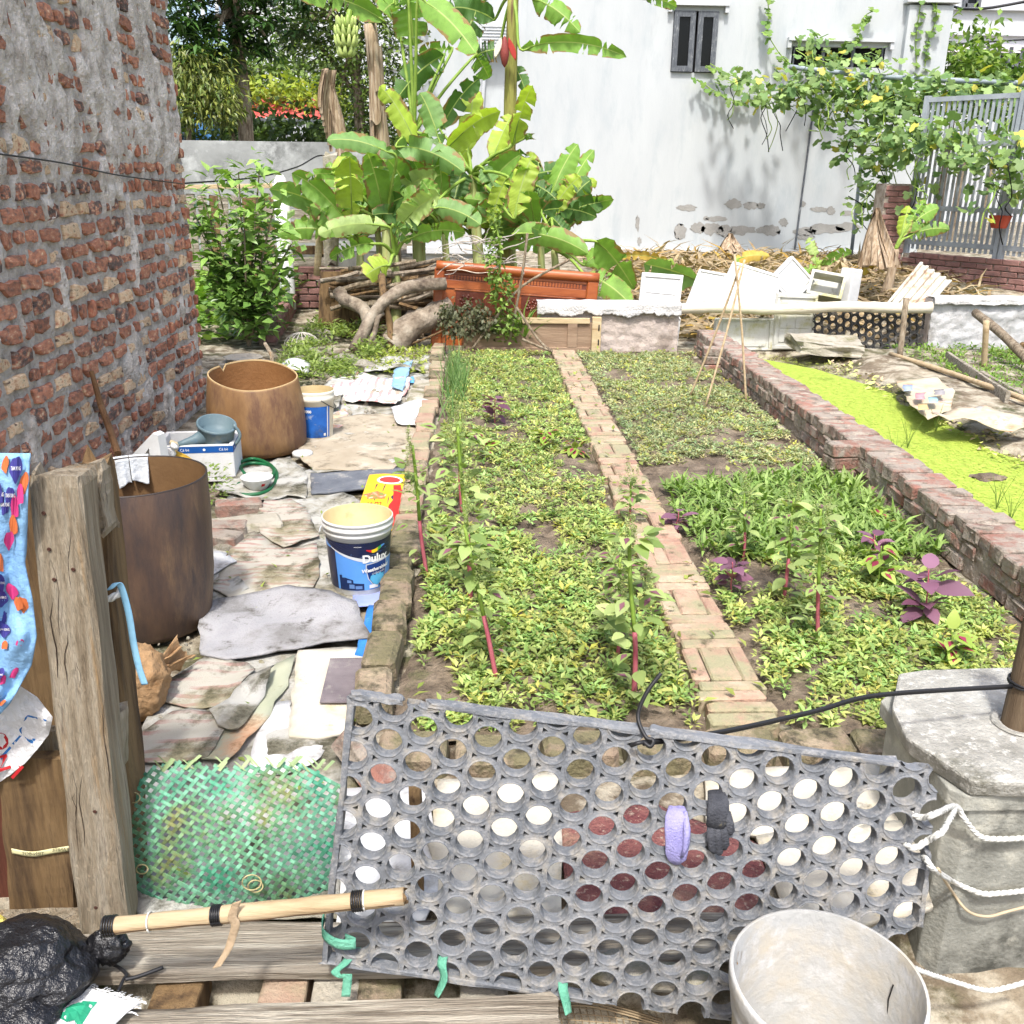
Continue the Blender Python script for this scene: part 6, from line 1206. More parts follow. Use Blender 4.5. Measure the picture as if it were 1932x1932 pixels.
# ================================================================ back left
m_cement = mat('cement_wall', [S(126, 128, 126), S(158, 160, 158)], 1.6, .9, .2, 20, dirt=[(S(96, 98, 96), .25, 1.4), (S(176, 178, 176), .25, 3)])
t = thing('cement_wall', 'grey cement boundary wall behind the shrub at the left', 'wall', (-3.2, 14.1, 0)); b = MB(); b.box((-3.6, 14.1, 1.22), (4.8, .18, 1.44)); b.build('upper_wall', m_cement, t); b = MB(); b.box((-3.6, 14.12, .36), (4.8, .2, .7)); b.build('lower_wall', mat('cement_dark', [S(84, 84, 80), S(112, 112, 106)], 2, .95, .3, 30, stretch=(4, 4, .6)), t)
b = MB(); b.box((-3.6, 14.09, .72), (4.8, .22, .05)); b.build('ledge', m_cement, t)
t = thing('plank_fence', 'grey upright plank fence in front of the cement wall', 'fence', (-2.9, 12.3, 0))
for k in range(9): x = -3.6+k*.135; beam_b = MB(); beam(beam_b, (x, 12.3, .1), (x+rnd.uniform(-.03, .03), 12.3, 1.3+rnd.uniform(-.06, .06)), .11, .02, XR, 5, .004, sd=k); beam_b.build('plank', m_plank if k % 3 else m_darkwood, t)
b = MB(); beam(b, (-3.7, 12.27, 1.36), (-2.3, 12.27, 1.40), .05, .04, (0, 0, 1), 8, .004); b.build('rail', m_cabinet_l, t)
t = thing('pallet_fence', 'horizontal grey pallet slats between the white column and the post', 'fence', (-2.1, 11.6, 0))
for k in range(7): b = MB(); z = .42+k*.135; beam(b, (-2.6, 11.6, z), (-1.62, 11.58, z+.01), .1, .02, (0, 0, 1), 8, .006, sd=k*3.); b.build('slat', m_plank if k % 2 else m_darkwood, t)
for x in (-2.25, -1.8): b = MB(); beam(b, (x, 11.63, .2), (x, 11.63, 1.5), .06, .05, XR, 6, .005, sd=x); b.build('upright', m_darkwood, t)
o = atY(538, 480, 11.); MB().lathe([(.085, -.6), (.085, .74), (.07, .74), (.06, .8), (.03, .84), (0, .82)], o, 18).build('white_column', m_whitepl, label='short white plastic pipe column filled with concrete', cat='column', smooth=True)
b = MB(); beam(b, atY(625, 500, 11.3), atY(623, 293, 11.3), .16, .14, XR, 14, .015, .9); b.build('concrete_post', m_stone, label='rough pale concrete post beside the pallet slats', cat='post')
pole('stake', [atY(598, 520, 10.9), atY(607, 380, 10.9), atY(600, 330, 10.9)], [.04]*9, m_cabinet_l, 'pale peeled stake leaning by the concrete post', 'stake')
t = thing('low_brick_wall', 'low mossy brick wall with hollow bricks at the far left of the yard', 'brick wall', (-1.95, 9.8, 0)); wa, wb = atZ(505, 650, 0), atZ(572, 560, 0); wv_ = (wb-wa); wl_ = wv_.length; wv_.normalize(); wan = math.atan2(wv_.y, wv_.x); b = MB(); mm_ = (wa+wb)/2; b.box((mm_.x, mm_.y, .12), (wl_, .16, .26), Matrix.Rotation(wan, 3, 'Z')); b.build('mortar_core', mat('old_core', [S(120, 104, 92), S(144, 128, 112)], 5, .95, .6, 40, dirt=(S(96, 100, 70), .3, 5)), t)
for r_ in range(3):
    s = .08*r_
    while s < wl_-.1: p = wa+wv_*(s+.1); piece('brick', rnd.choice(bk_far), (p.x+.035, p.y, .05+.085*r_), t, (0, 0, wan+rnd.uniform(-.04, .04)), (1, 1.5 if r_ == 2 else 1., 1.1)); s += .215
t = thing('brick_stub', 'short stub of brick wall behind the firewood at the left', 'brick wall', (-1.75, 11, 0))
for r_ in range(6):
    for k in range(3): piece('brick', rnd.choice(bk_far), (-2.0+k*.215+(.1 if r_ % 2 else 0), 11.2, .12+r_*.078), t, (0, 0, rnd.uniform(-.05, .05)))
# small far buildings left
t = thing('tiled_gatehouse', 'low red tiled roof with white beam seen between the trees', 'roof', (-5, 22, 0)); ra, rb_ = atY(440, 222, 22.), atY(625, 222, 22.)
b = MB(); b.grid(lambda s, q: (ra.x+(rb_.x-ra.x)*s, 22+1.2*q, ra.z+.45*q+.035*abs(math.sin(s*40))), 160, 3); b.build('roof', mat('red_tile', [S(176, 70, 66), S(196, 96, 88)], 4, .7, .2), t)
b = MB(); b.box(((ra.x+rb_.x)/2, 22.1, ra.z-.12), (rb_.x-ra.x, .3, .22)); b.build('beam', m_frame, t)
for x in (ra.x+.3, rb_.x-.3): b = MB(); b.box((x, 22.3, ra.z/2), (.35, .35, ra.z)); b.build('column', m_trim, t)
b = MB(); p, q = atY(470, 194, 23.), atY(640, 190, 23.); b.box(((p.x+q.x)/2, 23.4, p.z+.1), (q.x-p.x, .1, .14)); b.build('pergola_beam', m_trim, t)
t = thing('iron_gate', 'pale curved iron gate seen above the cement wall', 'gate', atY(555, 262, 20.))
for k in range(13):
    x = 523+k*4.4; top = 262-28*sst(0, 1, k/12); a, c = atY(x, 268, 20.), atY(x, top, 20.); b = MB(); b.tube([a, c], .02, 5); b.build('bar', m_trim, t)
b = MB(); b.tube([atY(523+k*4.4, 262-28*sst(0, 1, k/12), 20.) for k in range(13)], .03, 6); b.build('top_rail', m_trim, t)
t = thing('blue_container', 'blue panels with dark bars left behind the cement wall', 'container', atY(345, 265, 18.)); p = atY(352, 240, 18.); b = MB(); b.box((p.x-.8, 18.4, 1.2), (2.4, .6, 2.6)); b.build('panel', flat('tarp_blue', S(90, 150, 214), .6), t)
for k in range(5): q = atY(332+k*8, 240, 17.9); b = MB(); b.box((q.x, 17.9, 1.4), (.05, .05, 2.2)); b.build('bar', m_frame, t)
t = thing('tower_block', 'pale blue glass tower block rising behind the trees', 'building', atY(455, 300, 90.)); p = atY(450, 40, 90.); b = MB(); b.box((p.x, 95, 14), (9, 9, 34)); b.build('tower', mat('tower', [S(150, 180, 214), S(176, 200, 224)], .3, .4, 0), t)
for k in range(8): b = MB(); b.box((p.x-4.2+k*1.2, 90.4, 14), (.3, .2, 34)); b.build('mullion', m_trim, t)
t = thing('white_villa', 'white villa showing through the gaps between the trees', 'house', atY(590, 220, 45.)); p = atY(592, 150, 45.); b = MB(); b.box((p.x+1, 49, 4.5), (8, 8, 9)); b.build('wall', m_trim, t)
for k in range(5): b = MB(); b.box((p.x+1, 44.95, 3.+k*.9), (8.1, .12, .12)); b.build('cornice', m_wall, t)
# wires
def wire(pts, r, lab): b = MB(); b.tube(smoothpts([Vector(q) for q in pts], 6), r, 5); b.build('wire', m_cable, label=lab, cat='wire', smooth=True)
wire([atX(-20, 288, WX+.04), atX(120, 308, WX+.05), atX(220, 330, WX+.04), atX(345, 347, WX+.05)], .004, 'thin black wire slung along the rough brick wall')
wire([atY(345, 346, 9.), atY(480, 335, 10.), atY(560, 315, 10.8), atY(605, 293, 11.3), atY(640, 310, 11.5)], .008, 'black cable from the brick wall corner to the concrete post')
wire([(7.8, 20, 6), atY(1790, 10, 22.), atY(1945, 2, 22.)], .03, 'thick cable crossing in front of the white building')
wire([atY(1770, 85, 24.), atY(1945, 74, 24.)], .02, 'lower thin cable in front of the white building')
# ================================================================ vegetation
m_leaf = mat('leaf', [(1, 1, 1), (.86, .88, .84)], 6, .55, 0, attr=True, trans=.30, spec=.35)
m_leafd = mat('leaf_thick', [(1, 1, 1), (.86, .88, .84)], 6, .38, 0, attr=True, trans=.16, spec=.45)
m_stemg = mat('stem_green', [S(110, 140, 50), S(140, 164, 74)], 8, .6, .15, 40)
m_stemr = mat('stem_red', [S(150, 70, 84), S(170, 100, 106)], 8, .6, .15, 40)
U_ = NR.uniform
def ring_plant(pos, k, ln, wd, h, pit, spread=.5):
    """k leaves radiating from each plant position; returns arrays for leaves()"""
    n = len(pos); P = np.repeat(pos, k, 0); az = (np.tile(np.arange(k)*2.4, n)+np.repeat(U_(0, 6.28, n), k))+NR.normal(0, .35, n*k)
    sz = np.repeat(U_(.7, 1.25, n), k)*U_(.75, 1.2, n*k); P = P+np.stack([np.cos(az)*.006, np.sin(az)*.006, np.tile(np.linspace(.2, 1, k), n)*np.repeat(U_(.5, 1.2, n), k)*h], 1)
    return P, az, NR.normal(pit, spread*.6, n*k), ln*sz, wd*sz, NR.normal(0, .3, n*k)
# ---- ground cover in the beds
def cover(name, x0, x1, y0, y1, n, k, ln, wd, h, ca, cb, label, clump=2.2, thr=-.25, keep=None, pit=.35):
    xs, ys = U_(x0, x1, n), U_(y0, y1, n); ok = np.array([fbm(a*clump, b_*clump, 3.) > thr+NR.normal(0, .15) and (keep is None or keep(a, b_)) for a, b_ in zip(xs, ys)])
    pos = np.stack([xs, ys, np.full(n, .012)], 1)[ok]; P, az, pt, l_, w_, rl = ring_plant(pos, k, ln, wd, h, pit); q = len(pos)
    pc = lcol(q, ca, cb, .2); pc[:, 0] *= U_(.75, 1.2, q); ye = NR.random(q) < .07; pc[ye] = lcol(int(ye.sum()), (.45, .45, .08), (.55, .5, .14)); tone = np.array([1+.25*fbm(a*1.3, b_*1.3, 11.) for a, b_ in pos[:, :2]])
    leaves(name, P, az, pt, l_, w_, rl, np.clip(np.repeat(pc*tone[:, None], k, 0)*U_(.7, 1.25, (q*k, 1)), 0, 1), m_leaf, label=label, cat='ground cover', kind='stuff')
G1, G2 = (.22, .30, .075), (.48, .56, .18)
cover('herb_cover', -.20, .70, 2.45, 4.4, 2300, 9, .032, .013, .03, G1, G2, 'low pointed leaf herbs covering the near half of the left bed')
cover('herb_cover', -.20, .70, 4.4, 8.8, 3900, 7, .029, .0125, .022, G1, (.48, .54, .20), 'low pointed leaf herbs covering the far half of the left bed')
cover('herb_cover', .97, 2.02, 2.45, 3.9, 2100, 9, .032, .013, .03, G1, G2, 'low pointed leaf herbs covering the near part of the right bed', keep=lambda a, b_: not (b_ > 3.7 and a < 1.2))
cover('herb_cover', .97, 2.04, 5.2, 8.8, 5600, 6, .026, .011, .018, (.24, .28, .12), (.48, .50, .26), 'sparse low herbs over the far part of the right bed', thr=-.28)
n = 900; xs, ys = U_(1.0, 2.05, n), U_(3.75, 5.15, n); ok = ys < 4.75+.3*(xs-1); pos = np.stack([xs, ys, np.full(n, .01)], 1)[ok]
P, az, pt, l_, w_, rl = ring_plant(pos, 6, .075, .015, .05, .6); leaves('water_spinach', P, az, pt, l_, w_, rl, lcol(len(P), (.14, .24, .05), (.32, .44, .13)), m_leaf, tmpl='blade', label='patch of taller narrow leaf greens in the middle of the right bed', cat='greens', kind='stuff')
n = 700; xs, ys = U_(-.2, 2.05, n), U_(2.45, 8.8, n); leaves('weed_scatter', np.stack([xs, ys, np.full(n, .05)], 1), U_(0, 6.28, n), U_(.0, .9, n), U_(.03, .06, n), U_(.015, .028, n), NR.normal(0, .3, n), lcol(n, (.16, .22, .04), (.36, .40, .10)), m_leaf, label='larger single leaves standing above the bed herbs', cat='weeds', kind='stuff')
# grass chives clump by the edging
n = 210; bx = np.concatenate([NR.normal(-.17, .03, 70), NR.normal(-.13, .05, 140)]); by = np.concatenate([U_(6.1, 8.3, 70), NR.normal(7.4, .35, 140)]); az = U_(0, 6.28, n)
leaves('chives', np.stack([bx, by, np.full(n, .01)], 1), az, U_(1.0, 1.5, n), U_(.14, .26, n), U_(.006, .01, n), U_(0, 3, n), lcol(n, (.10, .20, .06), (.22, .34, .12)), m_leaf, tmpl='blade', label='row of upright green chives along the far left edging', cat='chives', kind='stuff')
# ---- amaranth plants
def amaranth(px, py, hpx, kind, label, lean=(0, 0), n=None, lsz=1.):
    base = atZ(px, py, .0); top = atY(px+lean[0], py-hpx, base.y+lean[1]); h = (top-base).length; t = thing('amaranth_plant', label, 'amaranth', base)
    P = smoothpts([base, base+(top-base)*.35+Vector((rnd.uniform(-.01, .01), rnd.uniform(-.01, .01), 0)), base+(top-base)*.7, top], 4); m = len(P); r0 = .005+.007*h
    if kind == 'tall':
        k = int(m*.45); b = MB(); b.tube(P[:k+1], [r0*(1-.4*i/m) for i in range(k+1)], 8); b.build('lower_stem', m_stemr, t, smooth=True)
        b = MB(); b.tube(P[k:], [r0*(1-.4*(i+k)/m) for i in range(m-k)], 8); b.build('upper_stem', m_stemg, t, smooth=True)
    else:
        b = MB(); b.tube(P, [r0*.62*(1-.5*i/m) for i in range(m)], 7); b.build('stem', m_stemr if kind == 'purple' else m_stemg, t, smooth=True)
    n = int((n or 46)*1.1) if kind == 'tall' else (n or 46 if kind == 'tall' else 16); nb = n
    u = NR.random(nb)**.7*.8+.2 if kind == 'tall' else U_(.35, 1., nb); idx = np.clip((u*(m-1)).astype(int), 0, m-1); pos = np.array([tuple(P[i]) for i in idx])
    az = np.arange(nb)*2.4+NR.normal(0, .3, nb); rr = U_(.01, .06, nb)*h/.5 if kind == 'tall' else U_(.005, .025, nb)
    pos = pos+np.stack([np.cos(az)*rr, np.sin(az)*rr, U_(-.01, .02, nb)], 1)
    if kind == 'tall': ln, col, ic = U_(.035, .08, nb), lcol(nb, (.20, .29, .08), (.42, .50, .20)), (.24, .10, .14)
    elif kind == 'purple': ln, col, ic = U_(.06, .115, nb)*lsz, lcol(nb, (.15, .055, .10), (.30, .15, .23)), None
    else: ln, col, ic = U_(.055, .095, nb)*lsz, lcol(nb, (.26, .38, .06), (.42, .52, .13)), (.28, .035, .08)
    pit = NR.normal(.05, .35, nb)
    leaves('foliage', pos, az, pit, ln, ln*.62, NR.normal(0, .25, nb), col, m_leaf, t, 'broad')
    if ic is not None:
        sel = NR.random(nb) < (.35 if kind == 'tall' else .95); up = np.zeros((nb, 3)); up[:, 2] = .0022
        d = np.stack([np.cos(az)*np.cos(pit), np.sin(az)*np.cos(pit), np.sin(pit)], 1)*(ln*.14)[:, None]
        leaves('leaf_marking', (pos+d+up)[sel], az[sel], pit[sel], ln[sel]*.6, ln[sel]*.26, 0, lcol(int(sel.sum()), ic, tuple(c*1.3 for c in ic)), m_leaf, t, 'oval', kind='stuff')
    if kind == 'tall':
        q = 700; sp = [top+Vector((rnd.uniform(-.03, .03), rnd.uniform(-.03, .03), rnd.uniform(-.10, .02))) for _ in range(5)]+[P[int(m*.6)]+Vector((rnd.uniform(-.05, .05), rnd.uniform(-.04, .04), .02)) for _ in range(3)]
        c = np.array([tuple(sp[i % 8]) for i in range(q)]); a = U_(0, 6.28, q); hh = U_(0, .09, q); r_ = U_(.001, .011, q)*(1-hh/.11)
        leaves('flower_spikes', c+np.stack([np.cos(a)*r_, np.sin(a)*r_, hh], 1), a, U_(-.2, 1., q), U_(.006, .011, q), U_(.004, .007, q), 0, lcol(q, (.28, .34, .12), (.46, .50, .22)), m_leaf, t, kind='stuff')
for a in ((1195, 1330, 330, 'tall', 'tall flowering amaranth nearest the mat with variegated leaves', (-8, .05), 60), (1165, 1250, 200, 'tall', 'amaranth with red stem just behind the nearest tall one', (5, .05), 46), (938, 1290, 300, 'tall', 'tall leaning amaranth with thick red stem in the left bed', (-62, .12), 56),
          (888, 1140, 340, 'tall', 'tall bushy amaranth in the middle of the left bed', (-25, .05), 70), (806, 1090, 250, 'tall', 'amaranth with flower spike beside the brick edging', (-28, .05), 40), (872, 970, 190, 'tall', 'broad variegated amaranth farther up the left bed', (-4, .05), 40),
          (1543, 1210, 250, 'tall', 'tall amaranth with straight pale stem in the right bed', (6, .05), 56), (1478, 1140, 200, 'tall', 'forked amaranth left of the straight one in the right bed', (20, .05), 50), (1402, 1060, 130, 'tall', 'amaranth at the back of the right bed greens', (3, .05), 32), (1190, 1000, 90, 'tall', 'small flowering amaranth beside the middle of the path', (0, .03), 24),
          (1748, 1180, 105, 'purple', 'large dark purple amaranth in the right bed', (4, .03), 13, 1.25), (1382, 1130, 70, 'purple', 'purple amaranth between path and forked amaranth', (0, .02), 8, .8), (1280, 1005, 40, 'purple', 'small purple amaranth near the path', (0, .02), 7, .75), (1650, 1060, 52, 'purple', 'purple amaranth near the low wall', (0, .02), 9, .8), (934, 800, 48, 'purple', 'distant purple amaranth in the left bed', (0, .02), 8, 1.),
          (1800, 1260, 70, 'var', 'red centred variegated amaranth beside the pillar', (-4, .02), 15, 1.), (1655, 1110, 80, 'var', 'variegated amaranth with crimson leaf centres behind the straight one', (8, .02), 10, 1.2), (1660, 1000, 25, 'var', 'flat variegated amaranth near the low wall', (0, .02), 8, .9), (1030, 850, 40, 'var', 'variegated amaranth far up the left bed', (0, .02), 9, 1.1), (1085, 860, 30, 'var', 'small green amaranth beside the far path', (0, .02), 7, 1.), (915, 870, 40, 'var', 'variegated amaranth behind the broad one', (0, .02), 8, 1.)):
    amaranth(*a)
# ---- climbing sticks
for lab, x0, y0, x1, y1, Y1 in (('leftmost thin cane of the tripod in the right bed', 1330, 770, 1405, 490, 6.9), ('second thin cane of the tripod in the right bed', 1300, 752, 1397, 500, 6.9), ('rightmost thin cane of the tripod in the right bed', 1408, 765, 1386, 480, 6.9)):
    a = atZ(x0, y0, 0); pole('cane', [a, (a+atY(x1, y1, Y1))/2+Vector((.01, 0, 0)), atY(x1, y1, Y1)], .0085, m_bamboo, lab, 'cane')
for lab, pts in (('long dead branch rising through the climber', [(890, 660, 8.8), (935, 600, 8.8), (985, 540, 8.8), (1075, 490, 8.8)]), ('thin cane behind the spiky plant', [(962, 640, 8.78), (985, 520, 8.8), (995, 440, 8.8)]), ('dark branch leaning against the cabinet door', [(975, 580, 8.7), (1015, 640, 8.6), (1040, 662, 8.5)]), ('second dark branch lying on the soil by the door', [(985, 640, 8.6), (1020, 655, 8.55), (1042, 663, 8.5)])):
    pole('branch', [atY(*p) for p in pts], .012, m_bark, lab, 'branch')
# ---- spiky plant, ivy shrub, climber at the end of the bed
o = atZ(985, 662, 0); n = 90; t = thing('spiky_plant', 'spiky long leaved plant in front of the cabinet door', 'plant', o); a = U_(0, 6.28, n)
leaves('foliage', np.tile(np.array(o), (n, 1))+np.stack([np.cos(a)*.04, np.sin(a)*.04, U_(.02, .24, n)], 1), a, U_(.5, 1.35, n), U_(.22, .36, n), U_(.014, .022, n), NR.normal(0, .4, n), lcol(n, (.10, .22, .035), (.24, .38, .08)), m_leaf, t, 'blade')
def bushleaf(name, boxes, n, ln, wd, ca, cb, m_, parent, tmpl='oval', pit=(-.1, .6), k=1.):
    """leaves filling a set of ellipsoids (centre, radii), denser towards the outside"""
    w = np.array([r[0]*r[2] for _, r in boxes]); ix = NR.choice(len(boxes), n, p=w/w.sum()); d = NR.normal(0, 1, (n, 3)); d /= np.linalg.norm(d, axis=1)[:, None]
    rr = NR.random(n)**(.45)*(1+.18*NR.normal(0, 1, n)); pos = np.array([tuple(boxes[i][0]) for i in ix])+d*rr[:, None]*np.array([boxes[i][1] for i in ix])
    return leaves(name, pos, np.arctan2(d[:, 1], d[:, 0])+NR.normal(0, .8, n), NR.normal(pit[0], pit[1], n), U_(.7, 1.2, n)*ln, U_(.7, 1.2, n)*wd, NR.normal(0, .5, n), lcol(n, ca, cb, .3), m_, parent, tmpl)
t = thing('wilted_shrub', 'wilted dark leaved shrub in front of the headboard', 'shrub', atZ(870, 660, 0)); bushleaf('foliage', [(atY(850, 592, 8.86), (.12, .12, .14)), (atY(895, 590, 8.86), (.14, .12, .13)), (atY(870, 620, 8.84), (.2, .12, .1)), (atY(920, 610, 8.84), (.1, .1, .14))], 900, .05, .032, (.07, .075, .04), (.17, .18, .10), m_leaf, t, pit=(-.8, .5))
for k in range(6): b = MB(); b.tube([atZ(840+k*16, 662, 0), atY(842+k*15, 600, 8.85)], .006, 5); b.build('stem', m_bark, t)
t = thing('climber', 'green climber twining up the dead branch beside the headboard', 'climbing plant', atZ(945, 662, 0)); bushleaf('foliage', [(atY(945, 545, 8.8), (.12, .1, .2)), (atY(930, 480, 8.8), (.07, .08, .22)), (atY(960, 610, 8.8), (.13, .1, .16)), (atY(935, 420, 8.85), (.05, .05, .16))], 650, .055, .036, (.12, .2, .04), (.28, .40, .09), m_leaf, t)
b = MB(); b.tube(smoothpts([atZ(945, 662, 0), atY(935, 560, 8.8), atY(945, 480, 8.8), atY(930, 400, 8.85)]), .009, 6); b.build('stem', m_stemg, t)
rb2 = random.Random(21)
t = thing('dead_branch', 'bleached tangle of dead twigs above the headboard', 'dead branch', atY(930, 500, 9.1))
for k in range(26):
    x, y = 870+rb2.random()*90, 450+rb2.random()*60; a = rb2.uniform(-.5, .5)+(0 if k % 2 else 3.14); L = rb2.uniform(30, 90); b = MB(); pts = [atY(x, y, 9.1)]
    for q in range(4): x += math.cos(a)*L/4; y += math.sin(a)*L/5-4; a += rb2.uniform(-.7, .7); pts.append(atY(x, y, 9.1+rb2.uniform(-.12, .12)))
    b.tube(smoothpts(pts, 3), [.006*(1-.7*i/12)+.001 for i in range(13)], 5); b.build('twig', mat('bleached', [S(170, 160, 148), S(190, 182, 172)], 8, .9, .3), t)

# ================================================================ bananas
BT = {'Y': ((.36, .48, .06)), 'G': ((.19, .34, .06)), 'B': ((.17, .30, .09)), 'D': ((.075, .16, .035)), 'P': ((.34, .45, .15))}
m_ban = {k: mat('banana_'+k, [c, tuple(q*1.25 for q in c), tuple(q*.85 for q in c)], 3, .42, .35, uvwave=16, trans=.34, spec=.45, dist=.01) for k, c in BT.items()}
m_pseudo = mat('pseudostem', [S(150, 160, 96), S(176, 184, 124)], 4, .6, .2, 30, stretch=(6, 6, .6), dirt=(S(150, 120, 80), .25, 5)); m_deadstem = mat('dead_stem', [S(130, 108, 84), S(166, 146, 120), S(186, 170, 148)], 5, .95, .6, 26, stretch=(8, 8, .5), dirt=(S(84, 64, 48), .25, 4))
rl = random.Random(3)
def bleaf(plant, crown, x0, y0, x1, y1, hw, Y, tint, dY=None, bend=None, tilt=None):
    """one banana leaf: midrib from (x0,y0) to (x1,y1), blade half-width hw, arching, with pleats and small tears"""
    dY = rl.uniform(-.5, .25) if dY is None else dY; L = math.hypot(x1-x0, y1-y0); bend = L*.10 if bend is None else bend
    A, B_ = atY(x0, y0, Y), atY(x1, y1, Y+dY); mc = atY((x0+x1)/2, (y0+y1)/2-bend, Y+dY*.4); ctrl = mc*2-(A+B_)*.5
    px = (A-EYE).dot(_F)/FPX; W = hw*px*1.1; tilt = rl.uniform(-.55, .55) if tilt is None else tilt
    n = 22; m = 4; nt = rl.randrange(1, 5); tears = {(rl.randrange(3, n-2), sg) for sg in (-1, 1) for _ in range(nt)}
    def curve(s): return A*(1-s)**2+ctrl*2*s*(1-s)+B_*s*s
    b = MB(); b.uv = {}; kk = rl.uniform(.55, .72)
    def pt_(i, q, off=0.):
        s = i/n; c = curve(s); tg = (curve(min(1, s+.02))-curve(max(0, s-.02))).normalized(); view = (c-EYE).normalized()
        sd_ = tg.cross(view).normalized(); sd_ = (sd_*math.cos(tilt)+view*math.sin(tilt)).normalized(); nrm = sd_.cross(tg)
        if nrm.z < 0: nrm = -nrm
        w = W/max(.6, math.cos(tilt))*(min(1, (s/.2)**.7) if s < .2 else 1)*(1 if s < kk else math.sqrt(max(0, 1-((s-kk)/(1-kk))**1.7))*.97+.03)
        p = c+sd_*(w*q)-nrm*(w*(.26+fold)*abs(q)**1.4)+nrm*(.014*math.sin(s*46+q*2)*abs(q))+sd_*(noise.noise(Vector((s*13, q*2, hw+x0)))*w*.08*abs(q)**2)
        return p+tg*(off*abs(q))-nrm*(abs(off)*.9*abs(q)**1.5)
    fold = rl.uniform(-.1, .25)
    for sg in (-1, 1):
        prev = None
        for i in range(n+1):
            for off in ((-.035, .035) if (i, sg) in tears else (0.,)):
                row = []
                for j in range(m+1): b.uv[len(b.v)] = (i/n*max(1, L/110), .5+sg*j/m/2); row.append(len(b.v)); b.v.append(tuple(pt_(i, sg*j/m, off*rl.uniform(.5, 1.2))))
                if prev and not off > 0:
                    b.f += [(prev[j], row[j], row[j+1], prev[j+1]) for j in range(m)]
                prev = row
    b.build('leaf', m_ban[tint], plant, smooth=True)
    b = MB(); pt = [Vector(crown), (Vector(crown)+A)/2+Vector((0, 0, .04)), A]+[curve(s)-Vector((0, -.006, .0)) for s in (.15, .35)]
    b.tube(smoothpts(pt, 4), [.022-.001*i for i in range(17)], 7); b.build('leaf_stalk', m_stemg, plant, smooth=True)
def banana(label, bpx, cpx, Y, Yc, r, stemm, lv, zoff=0., zscale=True):
    base = atY(*bpx, Y); base.z = min(base.z, max(0., ground_z(base.x, base.y))-.02); crown = atY(*cpx, Yc); t = thing('banana_plant', label, 'banana plant', base)
    b = MB(); P = smoothpts([base, base+(crown-base)*.4+Vector((.02, 0, 0)), crown], 7); b.tube(P, [r*(1.15-.5*i/len(P)) for i in range(len(P))], 12, jit=.05); b.build('pseudostem', stemm, t, smooth=True)
    for l in lv: bleaf(t, crown, *l[:5], Y+l[6] if len(l) > 6 else Y, l[5])
    return t, crown
Z2 = lambda L: [(483+a/4, b_/4, 483+c/4, d/4, h/4, *r) for a, b_, c, d, h, *r in L]
Z3 = lambda L: [(966+a/4, b_/4, 966+c/4, d/4, h/4, *r) for a, b_, c, d, h, *r in L]
banana('small banana plant in front, between firewood and headboard', (742, 570), (745, 482), 9.75, 9.8, .055, m_pseudo, Z2([(1080, 1720, 1390, 1470, 85, 'P'), (1160, 1800, 1580, 1760, 62, 'G'), (1010, 1720, 470, 1770, 62, 'P'), (900, 1840, 560, 1950, 62, 'G', -.2), (1030, 1700, 1160, 1830, 55, 'B', -.1)])+[(735, 500, 690, 520, 22, 'Y', -.2)])
banana('left banana plant with upright yellow green leaves', (722, 500), (728, 425), 10.6, 10.6, .06, m_pseudo, Z2([(725, 1660, 705, 1180, 92, 'Y', -.1), (970, 1650, 840, 1150, 88, 'G', 0.), (965, 1420, 945, 1200, 32, 'P', .05), (640, 1330, 380, 1340, 36, 'G'), (640, 1540, 395, 1620, 52, 'G'), (1200, 1560, 990, 1200, 88, 'G', .3), (1060, 1190, 535, 1060, 62, 'B', -.3), (800, 1560, 600, 1750, 60, 'G', .2), (930, 1620, 690, 1560, 60, 'B', .25)]))
banana('middle banana plant with broad backlit leaves', (790, 500), (782, 250), 11.2, 11.2, .075, m_pseudo, Z2([(1150, -20, 1190, 345, 120, 'G', -.1), (1220, -10, 1660, 405, 92, 'G', -.3), (1420, 420, 1075, 730, 85, 'D', .3), (1215, 1110, 935, 650, 72, 'Y', -.3), (1395, 1110, 1235, 700, 82, 'B', -.35), (1055, 1105, 1570, 1300, 82, 'B', -.5), (1480, 380, 1230, 400, 45, 'G', .4), (1650, 420, 1760, 590, 60, 'G', .2), (1050, 20, 960, 90, 80, 'G', .2)]))
t, cr = banana('old banana trunk with hanging fruit bunch', (745, 500), (698, 45), 11.7, 11.6, .10, m_deadstem, Z2([(975, 165, 300, -40, 72, 'G', -.4), (940, 60, 1280, -60, 60, 'G', -.1)]))
for k in range(7):
    a = k*.9; s = .25+.1*k; p = Vector(WL[t.name])+(cr-Vector(WL[t.name]))*s; b = MB(); b.grid(lambda u, v, p=p, a=a: p+Vector((math.cos(a+(u-.5)*1.2)*(.10+.02*v), math.sin(a+(u-.5)*1.2)*(.10+.02*v), .25-.5*v+.03*math.sin(u*7))), 5, 6); b.build('dry_sheath', m_deadstem, t)
bc = atY(655, 78, 11.2); bt = thing('banana_bunch', 'hanging bunch of small green bananas among the trees', 'banana bunch', bc); b = MB(); b.tube([atY(660, 20, 11.3), atY(652, 60, 11.2), atY(648, 108, 11.2)], .03, 8); b.build('stalk', m_stemg, bt)
